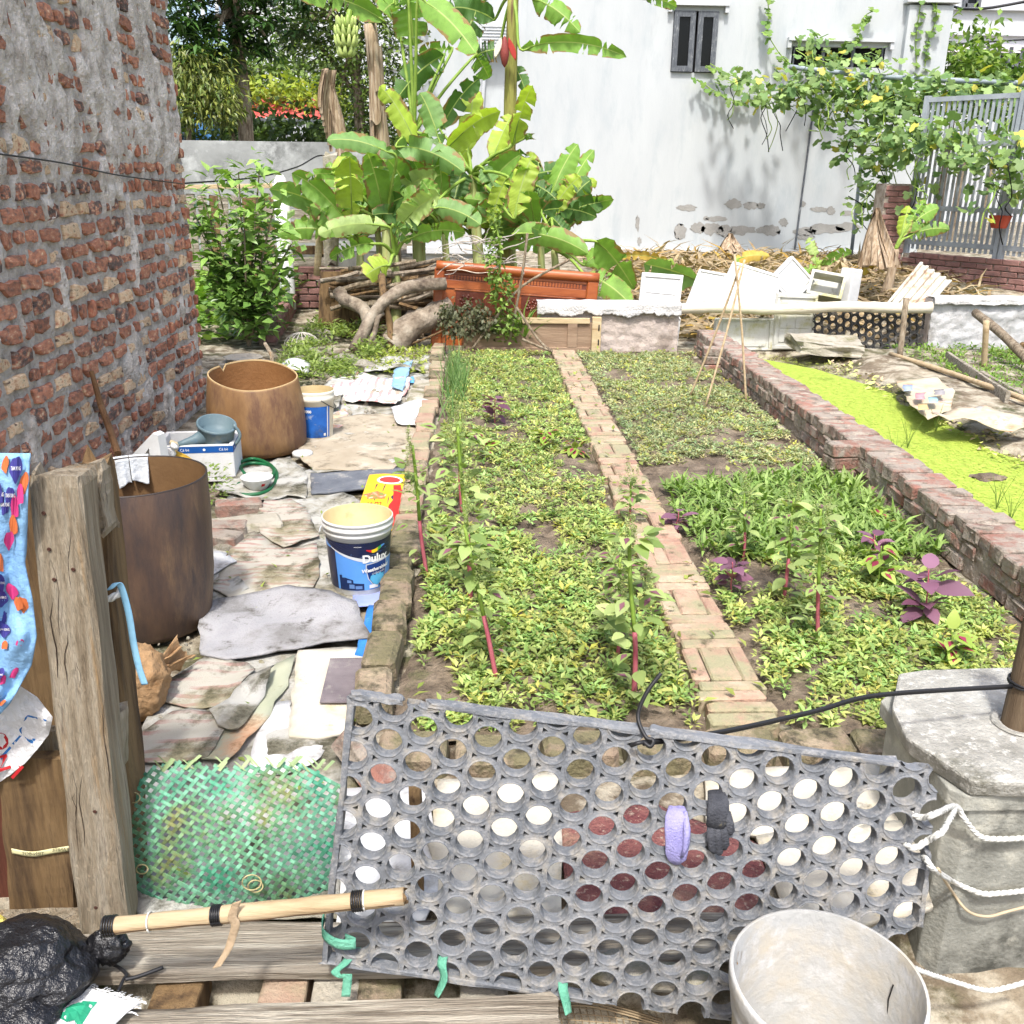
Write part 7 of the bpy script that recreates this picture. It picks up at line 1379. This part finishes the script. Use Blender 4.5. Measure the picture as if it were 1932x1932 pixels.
for row_, (y, k_, r_) in enumerate(((44, 10, .10), (62, 11, .12), (80, 11, .12), (98, 8, .09))):
    c = atY(653, y, 11.2)
    for k in range(k_): a = k*6.28/k_; b = MB(); e = c+Vector((math.cos(a)*r_, math.sin(a)*r_, .02)); b.tube(smoothpts([c+Vector((math.cos(a)*.03, math.sin(a)*.03, -.03)), c+Vector((math.cos(a)*r_*.8, math.sin(a)*r_*.8, -.02)), e+Vector((0, 0, .05))], 3), [.012, .02, .024, .024, .022, .016, .006], 7); b.build('banana', mat('green_banana', [S(150, 170, 90), S(176, 190, 116)], 4, .5, .05), bt, smooth=True)
t, cr = banana('right banana trunk with a maroon flower bud', (948, 500), (968, -15), 11.4, 11.4, .085, mat('pseudostem_d', [S(110, 104, 50), S(140, 140, 70), S(96, 74, 48)], 4, .7, .3, 30, stretch=(6, 6, .5)), Z3([(60, 370, 865, 430, 58, 'G', -.2), (150, -10, 515, 245, 75, 'G', -.3), (1000, -10, 1240, 55, 40, 'G', -.4), (20, 500, 100, 690, 45, 'D', .2)])+Z2([(1700, 20, 1570, 320, 90, 'D', .3), (1800, 150, 1450, 60, 70, 'D', .3), (1830, 380, 1660, 420, 70, 'D', .25)]))
fb = atY(952, 95, 11.2); b = MB(); b.lathe([(0, -.17), (.03, -.13), (.05, -.04), (.045, .05), (.02, .12), (0, .14)], fb, 14); ft = thing('banana_flower', 'maroon banana flower bud hanging from the right trunk', 'banana flower', fb); b.build('bud', mat('bud_maroon', [S(110, 44, 40), S(136, 66, 60)], 4, .6, .2), ft, smooth=True)
for a, mm, ln in ((-.6, 'bract_red', .22), (2.4, 'bract_pale', .2)): ob = MB().grid(lambda s, q, a=a, ln=ln: fb+Vector((math.cos(a)*(.05+.09*s)+(q-.5)*.07*math.sin(s*3), -.03, .12-ln*s+.02*(q-.5)**2)), 8, 5).build('bract', mat(mm, [S(150, 40, 36), S(170, 60, 50)] if mm == 'bract_red' else [S(206, 200, 180), S(214, 208, 190)], 5, .5, .1), ft, smooth=True); ob.modifiers.new('t', 'SOLIDIFY').thickness = .006
banana('broad banana plant in the middle with yellow leaves', (905, 500), (890, 330), 11.0, 11., .07, m_pseudo, Z2([(1390, 980, 1685, 590, 66, 'D', .2), (1600, 1150, 1650, 655, 78, 'Y', .15), (1425, 1145, 1845, 840, 72, 'Y', -.2), (1785, 1215, 1935, 870, 72, 'Y', -.1), (1560, 1285, 1490, 1545, 84, 'D', -.1), (1330, 1565, 1695, 1695, 76, 'B', -.5), (1900, 1330, 1770, 1690, 60, 'Y', -.6), (1700, 1260, 1840, 1500, 60, 'B', -.2)])+Z3([(0, 1100, 155, 645, 62, 'Y', -.2), (10, 1650, 165, 1150, 82, 'Y', -.7), (150, 1330, 445, 1310, 66, 'D', 0.), (160, 1400, 415, 1375, 40, 'G', -.2), (170, 1400, 355, 1530, 60, 'D', -.3), (100, 1040, 150, 1030, 20, 'G')]))
banana('low banana plant at the right of the headboard', (1055, 540), (1045, 470), 10.4, 10.4, .05, m_pseudo, Z3([(220, 1595, 640, 1640, 62, 'D', .3), (0, 1770, 575, 1915, 78, 'G', -.2), (300, 1650, 430, 1800, 52, 'D', .2), (350, 1860, 150, 1720, 60, 'B', .1)])+[(1122, 455, 1196, 545, 24, 'G', -.3), (1105, 520, 1190, 575, 22, 'G', -.4), (1100, 500, 1160, 470, 18, 'G', -.1)])
for k in range(7):
    cx, cy = 660+k*60+rl.uniform(-10, 10), 465+rl.uniform(-30, 14); Yk = 10.9+(k*.37 % 1.1); lv = []
    for q in range(12):
        a = rl.uniform(-2.9, -.25); L0 = rl.uniform(15, 75); L = rl.uniform(85, 165); x, y = cx+L0*math.cos(a)*.8, cy+L0*math.sin(a); a += rl.uniform(-.5, .5)
        lv.append((x, y, x+L*math.cos(a), y+L*math.sin(a)*.85, rl.uniform(14, 21), rl.choice('BGGGYYP' if q < 8 else 'DBG'), rl.uniform(-.3, .3)))
    banana('%s banana sucker in the clump behind the headboard' % ('leftmost', 'second', 'third', 'middle', 'fifth', 'sixth', 'rightmost')[k], (cx, 515), (cx+rl.uniform(-10, 10), cy), Yk, Yk, .05, m_pseudo, lv)
bm_, cr = banana('young banana plant by the rubbish heap', (1545, 512), (1545, 500), 10.6, 10.6, .03, m_pseudo, [(1542, 500, 1526, 448, 9, 'P'), (1552, 500, 1606, 474, 9, 'G'), (1540, 505, 1505, 520, 8, 'G')])
banana('banana plant with withered base left of the grey fence', (1675, 500), (1690, 470), 11.5, 11.5, .06, m_deadstem, [(1700, 450, 1715, 388, 12, 'Y'), (1706, 440, 1772, 392, 15, 'G'), (1712, 448, 1792, 433, 13, 'G'), (1712, 430, 1748, 378, 8, 'G'), (1690, 470, 1660, 505, 10, 'Y')])
# dead stump leaning, withered bundles
t = thing('dead_banana_stump', 'withered bent banana stump with torn dry leaves at the left', 'banana stump', atY(645, 330, 11.8)); b = MB(); b.tube(smoothpts([atY(660, 420, 11.8), atY(645, 270, 11.8), atY(625, 180, 11.8), atY(613, 130, 11.8)], 5), [.10-.004*i for i in range(16)], 12, jit=.12); b.build('stump', m_deadstem, t)
for k in range(8): x = 607+k*3.; b = MB(); b.grid(lambda s, q, x=x, k=k: atY(x-8*math.sin(s*2)+q*7, 132+s*(70+k*12), 11.65+.02*k+.03*math.sin(q*4+k)), 8, 2); b.build('dry_leaf', m_deadstem, t, smooth=True)
def bundle(label, px, py, h, w, Y):
    t = thing('withered_leaves', label, 'dry leaves', atY(px, py, Y))
    for k in range(14): a = k*.45; b = MB(); b.grid(lambda s, q, a=a, k=k: atY(px+3*math.sin(k), py-h, Y)*(1-s)+(atY(px+w*math.cos(a), py+4*math.sin(k*2), Y)+Vector((0, math.sin(a)*.25, 0)))*s+Vector(((q-.5)*.09*(.3+s), .03*math.sin(q*5+k)+.03*math.sin(s*5), .03*math.sin(s*3.1)*math.sin(k))), 8, 3); b.build('dry_leaf', m_deadstem, t, smooth=True)
bundle('tall bundle of withered banana leaves beside the brick pillar', 1655, 500, 108, 28, 11.2); bundle('small withered leaf tent in front of the white wall', 1378, 472, 32, 16, 14.2)
# dead leaf heap
n = 4200; xs, ys = U_(1.7, 6.3, n), U_(9.7, 15.8, n); zz = np.array([ground_z(a, b_) for a, b_ in zip(xs, ys)])+U_(-.02, .10, n)*np.clip((ys-9.4)/2, 0, 1)
leaves('dead_leaf_heap', np.stack([xs, ys, zz], 1), U_(0, 6.28, n), NR.normal(.1, .25, n), U_(.15, .6, n), U_(.015, .05, n), NR.normal(0, .6, n), np.where(NR.random((n, 1)) < .06, lcol(n, (.9, .75, .3), (1., .85, .35)), lcol(n, (.6, .62, .64), (1.05, 1.1, 1.16))), m_dryleaf, tmpl='blade', label='heap of dry brown banana leaves between the foam and the white wall', cat='dry leaves', kind='stuff')
m_ban['L'] = mat('banana_L', [S(190, 158, 70), S(206, 178, 96)], 3, .6, .3, uvwave=16, trans=.25, dist=.01)
for lab, a_ in (('yellow dying banana leaf on the dry heap in front of the white wall', (1262, 492, 1165, 484, 8, 12.)), ('yellow dying banana leaf fringe behind the large tilted foam lid', (1385, 492, 1452, 484, 10, 11.)), ('yellowed leaf drooping beside the withered banana', (1655, 470, 1630, 520, 10, 11.3))):
    t = thing('yellow_banana_leaf', lab, 'leaf', atY(a_[0], a_[1], a_[5])); bleaf(t, atY(a_[0]+8, a_[1]+8, a_[5]), *a_[:5], a_[5], 'L', .1, 6, .3)
bl = thing('fallen_banana_leaf', 'fallen green banana leaf lying on the heap behind the foam lids', 'leaf', atY(1270, 500, 10.6)); bleaf(bl, atY(1318, 530, 10.5), 1318, 530, 1215, 498, 20, 10.5, 'B', .1, 4, .6)

# ================================================================ shrub, sweet potato, weeds, firewood
t = thing('garden_shrub', 'leafy green shrub growing beside the brick house corner', 'shrub', atZ(470, 652, 0)); bs = atZ(470, 652, 0); tips = []
for k, (x, y) in enumerate(((380, 370), (410, 345), (450, 325), (490, 315), (520, 380), (550, 460), (380, 440), (430, 480), (490, 430), (535, 520), (400, 520), (460, 400), (480, 520), (365, 400), (440, 560), (510, 590))):
    e = atY(x, y, bs.y+rnd.uniform(-.35, .35)); pts = smoothpts([bs, bs+(e-bs)*.4+Vector((0, 0, .12)), e], 4); b = MB(); b.tube(pts, [.016*(1-.75*i/len(pts)) for i in range(len(pts))], 6); b.build('branch', m_bark, t); tips += [pts[i] for i in (3, 4, 5, 6, 7, 8)]*2
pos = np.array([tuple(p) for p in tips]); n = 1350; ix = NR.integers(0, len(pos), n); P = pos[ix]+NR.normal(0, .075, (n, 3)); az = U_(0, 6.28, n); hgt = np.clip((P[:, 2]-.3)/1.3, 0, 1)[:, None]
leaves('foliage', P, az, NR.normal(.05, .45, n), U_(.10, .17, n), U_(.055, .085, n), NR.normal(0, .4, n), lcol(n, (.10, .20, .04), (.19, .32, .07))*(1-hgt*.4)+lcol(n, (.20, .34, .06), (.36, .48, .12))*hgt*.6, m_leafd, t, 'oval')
n = 2600; xs, ys = U_(-4.2, -2.0, n), U_(9.2, 13.8, n); leaves('sweet_potato', np.stack([xs, ys, np.array([ground_z(a, b_) for a, b_ in zip(xs, ys)])+U_(.05, .30, n)], 1), U_(0, 6.28, n), NR.normal(.1, .4, n), U_(.08, .14, n), U_(.07, .11, n), NR.normal(0, .3, n), lcol(n, (.12, .24, .035), (.28, .42, .08)), m_leaf, tmpl='broad', label='bright sweet potato greens behind the shrub', cat='greens', kind='stuff')
n = 1500; xs, ys = U_(-1.7, -.5, n), U_(7.4, 10.8, n); ok = (xs < -.95+.1*(ys-7.4)) & (np.array([fbm(a*2, b_*2, 6.) for a, b_ in zip(xs, ys)]) > -.15); pos = np.stack([xs, ys, np.full(n, .02)], 1)[ok]
P, az, pt, l_, w_, rl_ = ring_plant(pos, 6, .06, .02, .1, .4); leaves('yard_weeds', P, az, pt, l_, w_, rl_, lcol(len(P), (.13, .2, .04), (.32, .40, .1)), m_leaf, label='feathery weeds over the rubble at the far end of the yard', cat='weeds', kind='stuff')
n = 700; xs, ys = U_(-.95, -.4, n), U_(7.7, 8.9, n); leaves('yard_weeds', np.stack([xs, ys, np.full(n, .03)], 1), U_(0, 6.28, n), U_(0, 1.1, n), U_(.03, .07, n), U_(.015, .03, n), 0, lcol(n, (.2, .27, .04), (.42, .46, .1)), m_leaf, label='yellow green weeds at the foot of the big branch', cat='weeds', kind='stuff')
o = atZ(405, 955, 0); t = thing('weed', 'small weed growing between foam box and dark drum', 'weed', o); n = 150; a = U_(0, 6.28, n); leaves('foliage', np.array(o)+np.stack([np.cos(a)*U_(0, .09, n), np.sin(a)*U_(0, .09, n), U_(.02, .22, n)], 1), a, U_(-.2, .7, n), U_(.02, .04, n), U_(.012, .02, n), 0, lcol(n, (.13, .2, .04), (.3, .38, .1)), m_leaf, t)
n = 2200; xs, ys = U_(4.0, 6.3, n), U_(6.2, 9.0, n); ok = xs > 3.6+.35*(9-ys)*.6; pos = np.stack([xs, ys, np.full(n, .0)], 1)[ok]; P, az, pt, l_, w_, rl_ = ring_plant(pos, 6, .05, .016, .07, .5); leaves('green_patch', P, az, pt, l_, w_, rl_, lcol(len(P), (.11, .22, .035), (.26, .38, .07)), m_leaf, label='bright green low plants in the patch right of the pond', cat='greens', kind='stuff')
b = MB(); b.box((5.2, 7.7, -.02), (2.3, 2.8, .06)); b.build('green_patch_soil', m_soil, kind='structure')
n = 300; xs, ys = U_(-1.6, -.3, n), U_(1.8, 8.5, n); leaves('yard_sprouts', np.stack([xs, ys, np.full(n, .012)], 1), U_(0, 6.28, n), U_(0, 1., n), U_(.02, .045, n), U_(.01, .018, n), 0, lcol(n, (.16, .24, .04), (.34, .4, .1)), m_leaf, label='small green sprouts between the yard sheets', cat='sprouts', kind='stuff')
m_log = mat('log_grey', [S(96, 84, 72), S(136, 124, 108), S(160, 150, 134)], 7, .95, .9, 24, stretch=(1, 1, 1), dirt=(S(66, 56, 48), .25, 5))
def log(name, pts, r, label, m_=m_log, n=12, jit=.09): P = smoothpts([Vector(p) for p in pts], 5); m = len(P); b = MB(); b.tube(P, [r[0]+(r[1]-r[0])*i/(m-1) for i in range(m)], n, jit=jit); b.build(name, m_, label=label, cat='branch', smooth=True)
log('big_branch', [atZ(668, 662, .02), atY(700, 600, 9.0), atY(735, 560, 9.1), atY(780, 540, 9.2), atY(840, 535, 9.3)], (.055, .06), 'thick grey forked branch leaning on the firewood')
log('tree_trunk', [atY(738, 655, 9.1), atY(770, 620, 9.2), atY(810, 598, 9.3), atY(850, 580, 9.4)], (.15, .10), 'fat weathered trunk lying below the firewood', jit=.14)
log('branch', [atZ(700, 660, .02), atY(690, 590, 9.3), atY(650, 565, 9.6), atY(640, 550, 9.7)], (.06, .07), 'short grey log at the left of the firewood')
log('branch', [atZ(738, 655, .02), atY(735, 610, 9.1), atY(725, 565, 9.1), atY(720, 520, 9.3)], (.03, .035), 'upright dark root in front of the firewood', m_=m_darkwood)
log('branch', [atZ(688, 662, .02), atY(705, 630, 8.95), atY(712, 600, 9.), atY(722, 590, 9.1)], (.025, .03), 'small forked branch beside the thick one')
log('branch', [atZ(775, 650, .02), atY(800, 640, 9.), atY(850, 618, 9.)], (.012, .01), 'thin dark branch under the fat trunk', m_=m_darkwood)
t = thing('firewood_pile', 'stack of dry grey firewood branches left of the headboard', 'firewood', (-.9, 9.9, 0)); rw = random.Random(8)
for k in range(80):
    x0, y0 = rw.uniform(600, 790), rw.uniform(505, 640); L = rw.uniform(60, 150); a = rw.uniform(-.28, .22); Y = 9.6+rw.random()*.6; b = MB(); p, q = atY(x0, y0, Y), atY(x0+L*math.cos(a), y0+L*math.sin(a), Y+rw.uniform(-.2, .3))
    p.z, q.z = max(.03, p.z), max(.03, q.z); P = [p, (p+q)/2+Vector((0, 0, rw.uniform(-.03, .03))), q]; b.tube(smoothpts(P, 3), rw.uniform(.012, .034), 7, jit=.1); b.build('stick', rw.choice((m_log, m_bark, m_darkwood)), t)
b = MB(); b.box((-.75, 10.25, .28), (1.7, .5, .56), jit=.05); b.build('stacked_core', m_darkwood, t)

# ================================================================ vine over the trellis
m_vine = m_leaf; vt = thing('trellis_vine', 'rambling gourd vine covering the trellis and the wall at the upper right', 'vine', atY(1640, 480, 14.5))
VB = [(1380, 150, 16.2, .35, .22, 60), (1440, 165, 15.9, .5, .3, 130), (1500, 165, 15.6, .6, .35, 240), (1560, 170, 15.3, .7, .38, 340), (1620, 165, 15., .7, .4, 380), (1680, 180, 14.6, .7, .4, 330), (1740, 185, 14.2, .7, .35, 330), (1810, 180, 13.8, .8, .35, 330), (1880, 185, 13.4, .8, .35, 330), (1940, 190, 13.2, .6, .4, 200),
      (1530, 95, 16.6, .32, .36, 90), (1560, 110, 16.6, .4, .3, 110), (1640, 105, 16.4, .5, .2, 70), (1640, 230, 14.6, .5, .5, 170), (1670, 280, 14.2, .5, .5, 190), (1700, 250, 13.6, .5, .4, 220), (1650, 330, 14., .35, .4, 110), (1625, 370, 14.2, .25, .5, 70), (1740, 260, 13.2, .5, .3, 200), (1800, 265, 12.6, .5, .35, 200), (1860, 290, 12.2, .5, .4, 190), (1920, 310, 11.9, .4, .4, 170), (1870, 350, 12., .4, .4, 60), (1900, 210, 13., .5, .3, 120), (1560, 240, 15.2, .4, .4, 60), (1600, 260, 15., .4, .5, 70), (1740, 350, 13., .4, .5, 60), (1450, 190, 16.3, .4, .2, 40)]
pos = []; 
for x, y, Y, rx, rz, k in VB:
    c = np.array(atY(x, y, Y)); d = NR.normal(0, 1, (k, 3)); d /= np.linalg.norm(d, axis=1)[:, None]; k2 = k*2//5; pos.append((c+d*(NR.random((k, 1))**.5)*np.array([rx*1.1, .45, rz*1.05]))[:k2])
pos = np.concatenate(pos); n = len(pos); cv = lcol(n, (.10, .19, .06), (.27, .38, .13)); ye = NR.random(n) < .06; cv[ye] = lcol(int(ye.sum()), (.45, .42, .06), (.6, .55, .12))
leaves('foliage', pos, -math.pi/2+NR.normal(0, .9, n), NR.normal(-.55, .45, n), U_(.07, .16, n), U_(.07, .16, n), NR.normal(0, .4, n), cv, m_vine, vt, 'lobed')
rv = random.Random(2)
for k in range(60):
    x, y, Y, *_ = rv.choice(VB); p = [atY(x+rv.uniform(-30, 30), y, Y-.3)]
    for q in range(4): x += rv.uniform(-14, 14); y += rv.uniform(10, 34); p.append(atY(x, y, Y-.3-rv.random()*.3))
    b = MB(); b.tube(smoothpts(p, 3), .007, 4, False); b.build('tendril', m_stemg if k % 3 else m_dryleaf, vt)
# runners on the white wall
for lab, pts in (('runner', [(1315, 150), (1345, 170), (1375, 188), (1410, 190), (1440, 185)]), ('runner', [(1340, 120), (1365, 135), (1400, 150), (1440, 160)]), ('runner', [(1448, 60), (1450, 20), (1447, -10)]), ('runner', [(1445, 60), (1470, 100), (1490, 120)]), ('runner', [(1730, 130), (1728, 80), (1732, 40), (1740, -10)]), ('runner', [(1745, 125), (1752, 75), (1765, 40), (1768, 0)]), ('runner', [(1615, 85), (1620, 55), (1632, 30), (1650, 20)])):
    P = [atY(x, y, 16.86) for x, y in pts]; Q = smoothpts(P, 5); b = MB(); b.tube(Q, .008, 4, False); b.build('runner', m_stemg, vt); k = len(Q); pp = np.array([tuple(q) for q in Q])+NR.normal(0, .03, (k, 3)); pp[:, 1] = np.minimum(pp[:, 1], 16.9)
    leaves('runner_leaves', pp, -math.pi/2+NR.normal(0, .5, k), NR.normal(-.8, .3, k), U_(.07, .13, k), U_(.08, .13, k), 0, lcol(k, (.1, .2, .04), (.24, .36, .08)), m_vine, vt, 'lobed')
mg = mat('galv', [S(130, 140, 146), S(150, 160, 166)], 5, .5, .1, metal=.0)
pole('trellis_bar', [atY(1490, 126, 15.7), atY(1640, 143, 15.), atY(1800, 152, 13.8), atY(1945, 158, 13.)], .035, mg, 'long grey bar carrying the vine across the upper right', 'trellis bar', jit=0)
pole('trellis_post', [atY(1606, 480, 14.9), atY(1642, 148, 15.)], .028, mg, 'thin grey post under the vine trellis', 'trellis post', jit=0)
pole('trellis_brace', [atY(1645, 152, 14.9), atY(1680, 218, 14.7)], .022, mg, 'slanting grey brace below the trellis bar', 'trellis brace', jit=0)

# ================================================================ trees
def tree(name, label, base, pts, r0, blobs, n, ln, wd, ca, cb, m_, tmpl, pit, limbs=8, whorl=0):
    base = Vector(base); t = thing(name, label, 'tree', base); P = smoothpts([base]+[Vector(p) for p in pts], 5); b = MB(); b.tube(P, [r0*(1-.6*i/len(P)) for i in range(len(P))], 10, jit=.05); b.build('trunk', m_bark, t, smooth=True)
    for k in range(limbs): c, r = blobs[k % len(blobs)]; s = P[int(len(P)*rnd.uniform(.4, .9))]; e = Vector(c)+Vector((rnd.uniform(-.5, .5)*r[0], rnd.uniform(-.5, .5)*r[1], rnd.uniform(-.3, .5)*r[2])); b = MB(); pp = smoothpts([s, (s+e)/2+Vector((0, 0, .15)), e], 4); b.tube(pp, [r0*.4*(1-.75*i/len(pp)) for i in range(len(pp))], 6); b.build('limb', m_bark, t)
    if whorl:
        q = n//whorl; w = np.array([r[0]*r[2] for _, r in blobs]); ix = NR.choice(len(blobs), q, p=w/w.sum()); d = NR.normal(0, 1, (q, 3)); d /= np.linalg.norm(d, axis=1)[:, None]; ctr = np.array([tuple(blobs[i][0]) for i in ix])+d*(NR.random((q, 1))**.4)*np.array([blobs[i][1] for i in ix])
        pos = np.repeat(ctr, whorl, 0); az = np.tile(np.arange(whorl)*6.28/whorl, q)+np.repeat(U_(0, 6, q), whorl); k = len(pos); cl = np.repeat(lcol(q, ca, cb, .35), whorl, 0)*U_(.8, 1.2, (k, 1))
        leaves('crown', pos+NR.normal(0, .02, (k, 3)), az, NR.normal(pit, .35, k), U_(.7, 1.1, k)*ln, U_(.8, 1.1, k)*wd, NR.normal(0, .2, k), cl, m_, t, tmpl)
    else: bushleaf('crown', blobs, n, ln, wd, ca, cb, m_, t, tmpl, (pit, .5))
    return t
B = lambda x, y, Y, rx, ry, rz: (atY(x, y, Y), (rx, ry, rz))
g0 = atY(465, 330, 15.5); g0.z = 0
tree('mango_tree', 'dark green mango tree behind the cement wall', g0, [atY(460, 200, 15.5), atY(450, 100, 15.5), atY(440, 0, 15.5), atY(430, -80, 15.5)], .13, [B(350, 20, 15.2, 1., .8, .7), B(420, 20, 15.5, 1., 1., .7), B(400, -60, 15.5, 1.6, 1.2, .6), B(500, -30, 15.6, .8, .8, .5), B(370, 90, 15., .7, .6, .4), B(430, 100, 15.2, .4, .4, .35), B(530, 40, 15.8, .5, .5, .5), B(490, 75, 15.4, .3, .3, .3)], 3600, .24, .06, (.022, .055, .014), (.07, .15, .03), m_leafd, 'oval', -.25, 10, 9)
g1 = atY(350, 340, 15.); g1.z = 0
tree('drooping_tree', 'small tree with drooping yellowish leaves behind the brick house corner', g1, [atY(355, 200, 15.), atY(365, 120, 15.)], .05, [B(350, 130, 14.7, .5, .5, .35), B(385, 150, 14.7, .55, .5, .4), B(410, 190, 14.6, .45, .4, .3), B(360, 185, 14.7, .5, .5, .4), B(430, 215, 14.6, .25, .3, .2), B(385, 215, 14.7, .4, .4, .2)], 2600, .13, .035, (.07, .12, .02), (.26, .28, .06), m_leafd, 'oval', -.7, 8)
g2 = atY(690, 380, 17.); g2.z = .1
tree('shade_tree', 'fine leaved shade tree behind the banana trunks', g2, [atY(680, 250, 17.), atY(670, 120, 17.), atY(660, 0, 17.)], .12, [B(590, 30, 17., 1., .9, .6), B(660, 60, 17., 1.1, .9, .9), B(720, 120, 17., .8, .8, 1.), B(740, 210, 17., .6, .7, .8), B(680, 190, 17.2, .7, .7, .8), B(600, 80, 17.2, .6, .6, .5), B(560, 40, 17.3, .7, .6, .5), B(640, -40, 17., 1.6, 1., .5), B(700, 260, 17., .9, .6, .4), B(760, 30, 17.3, .6, .6, .6)], 9000, .10, .05, (.05, .10, .02), (.19, .27, .05), m_leafd, 'oval', -.15, 12)
for lab, x, y, Y, r, n, ca, cb in (('yellow green bush over the pergola beside the red roof', 510, 185, 23., (2., .8, .5), 1500, (.2, .28, .03), (.42, .46, .08)), ('far green tree behind the red roof', 490, 130, 30., (3., 1.5, 1.2), 2200, (.10, .17, .04), (.24, .32, .09)), ('dark bush behind the iron gate', 560, 252, 21.5, (2.6, .6, .3), 1500, (.03, .06, .015), (.1, .16, .03)), ('dark hedge behind the cement wall left of the gate', 440, 240, 17.5, (2.6, .6, .55), 1500, (.03, .06, .015), (.09, .14, .03)), ('leafy tree in front of the white building at the right', 1815, 110, 22., (.9, .6, 1.), 900, (.08, .17, .03), (.26, .36, .08)), ('second leafy tree at the far right edge', 1900, 150, 21., (1.2, .6, .7), 900, (.07, .15, .03), (.22, .32, .07)), ('small leafy tree left of the far door', 1845, 130, 21., (.5, .5, .7), 400, (.1, .2, .03), (.3, .4, .09)), ('dark bush below the red roof at the far left', 490, 262, 20.8, (1.4, .4, .25), 600, (.03, .06, .015), (.1, .16, .03))):
    c = atY(x, y, Y); gz = Vector((c.x, c.y, 0)); t = thing('bush', lab, 'bush', gz); bushleaf('foliage', [(c, r), (c+Vector((r[0]*.5, 0, -r[2]*.3)), (r[0]*.5, r[1], r[2]*.8)), (c+Vector((-r[0]*.5, 0, -r[2]*.2)), (r[0]*.5, r[1], r[2]*.7))], n, .2*Y/20, .1*Y/20, ca, cb, m_leaf, t)
    b = MB(); b.tube([gz, (gz+c)/2, c], [.09, .07, .04], 7); b.build('trunk', m_bark, t)
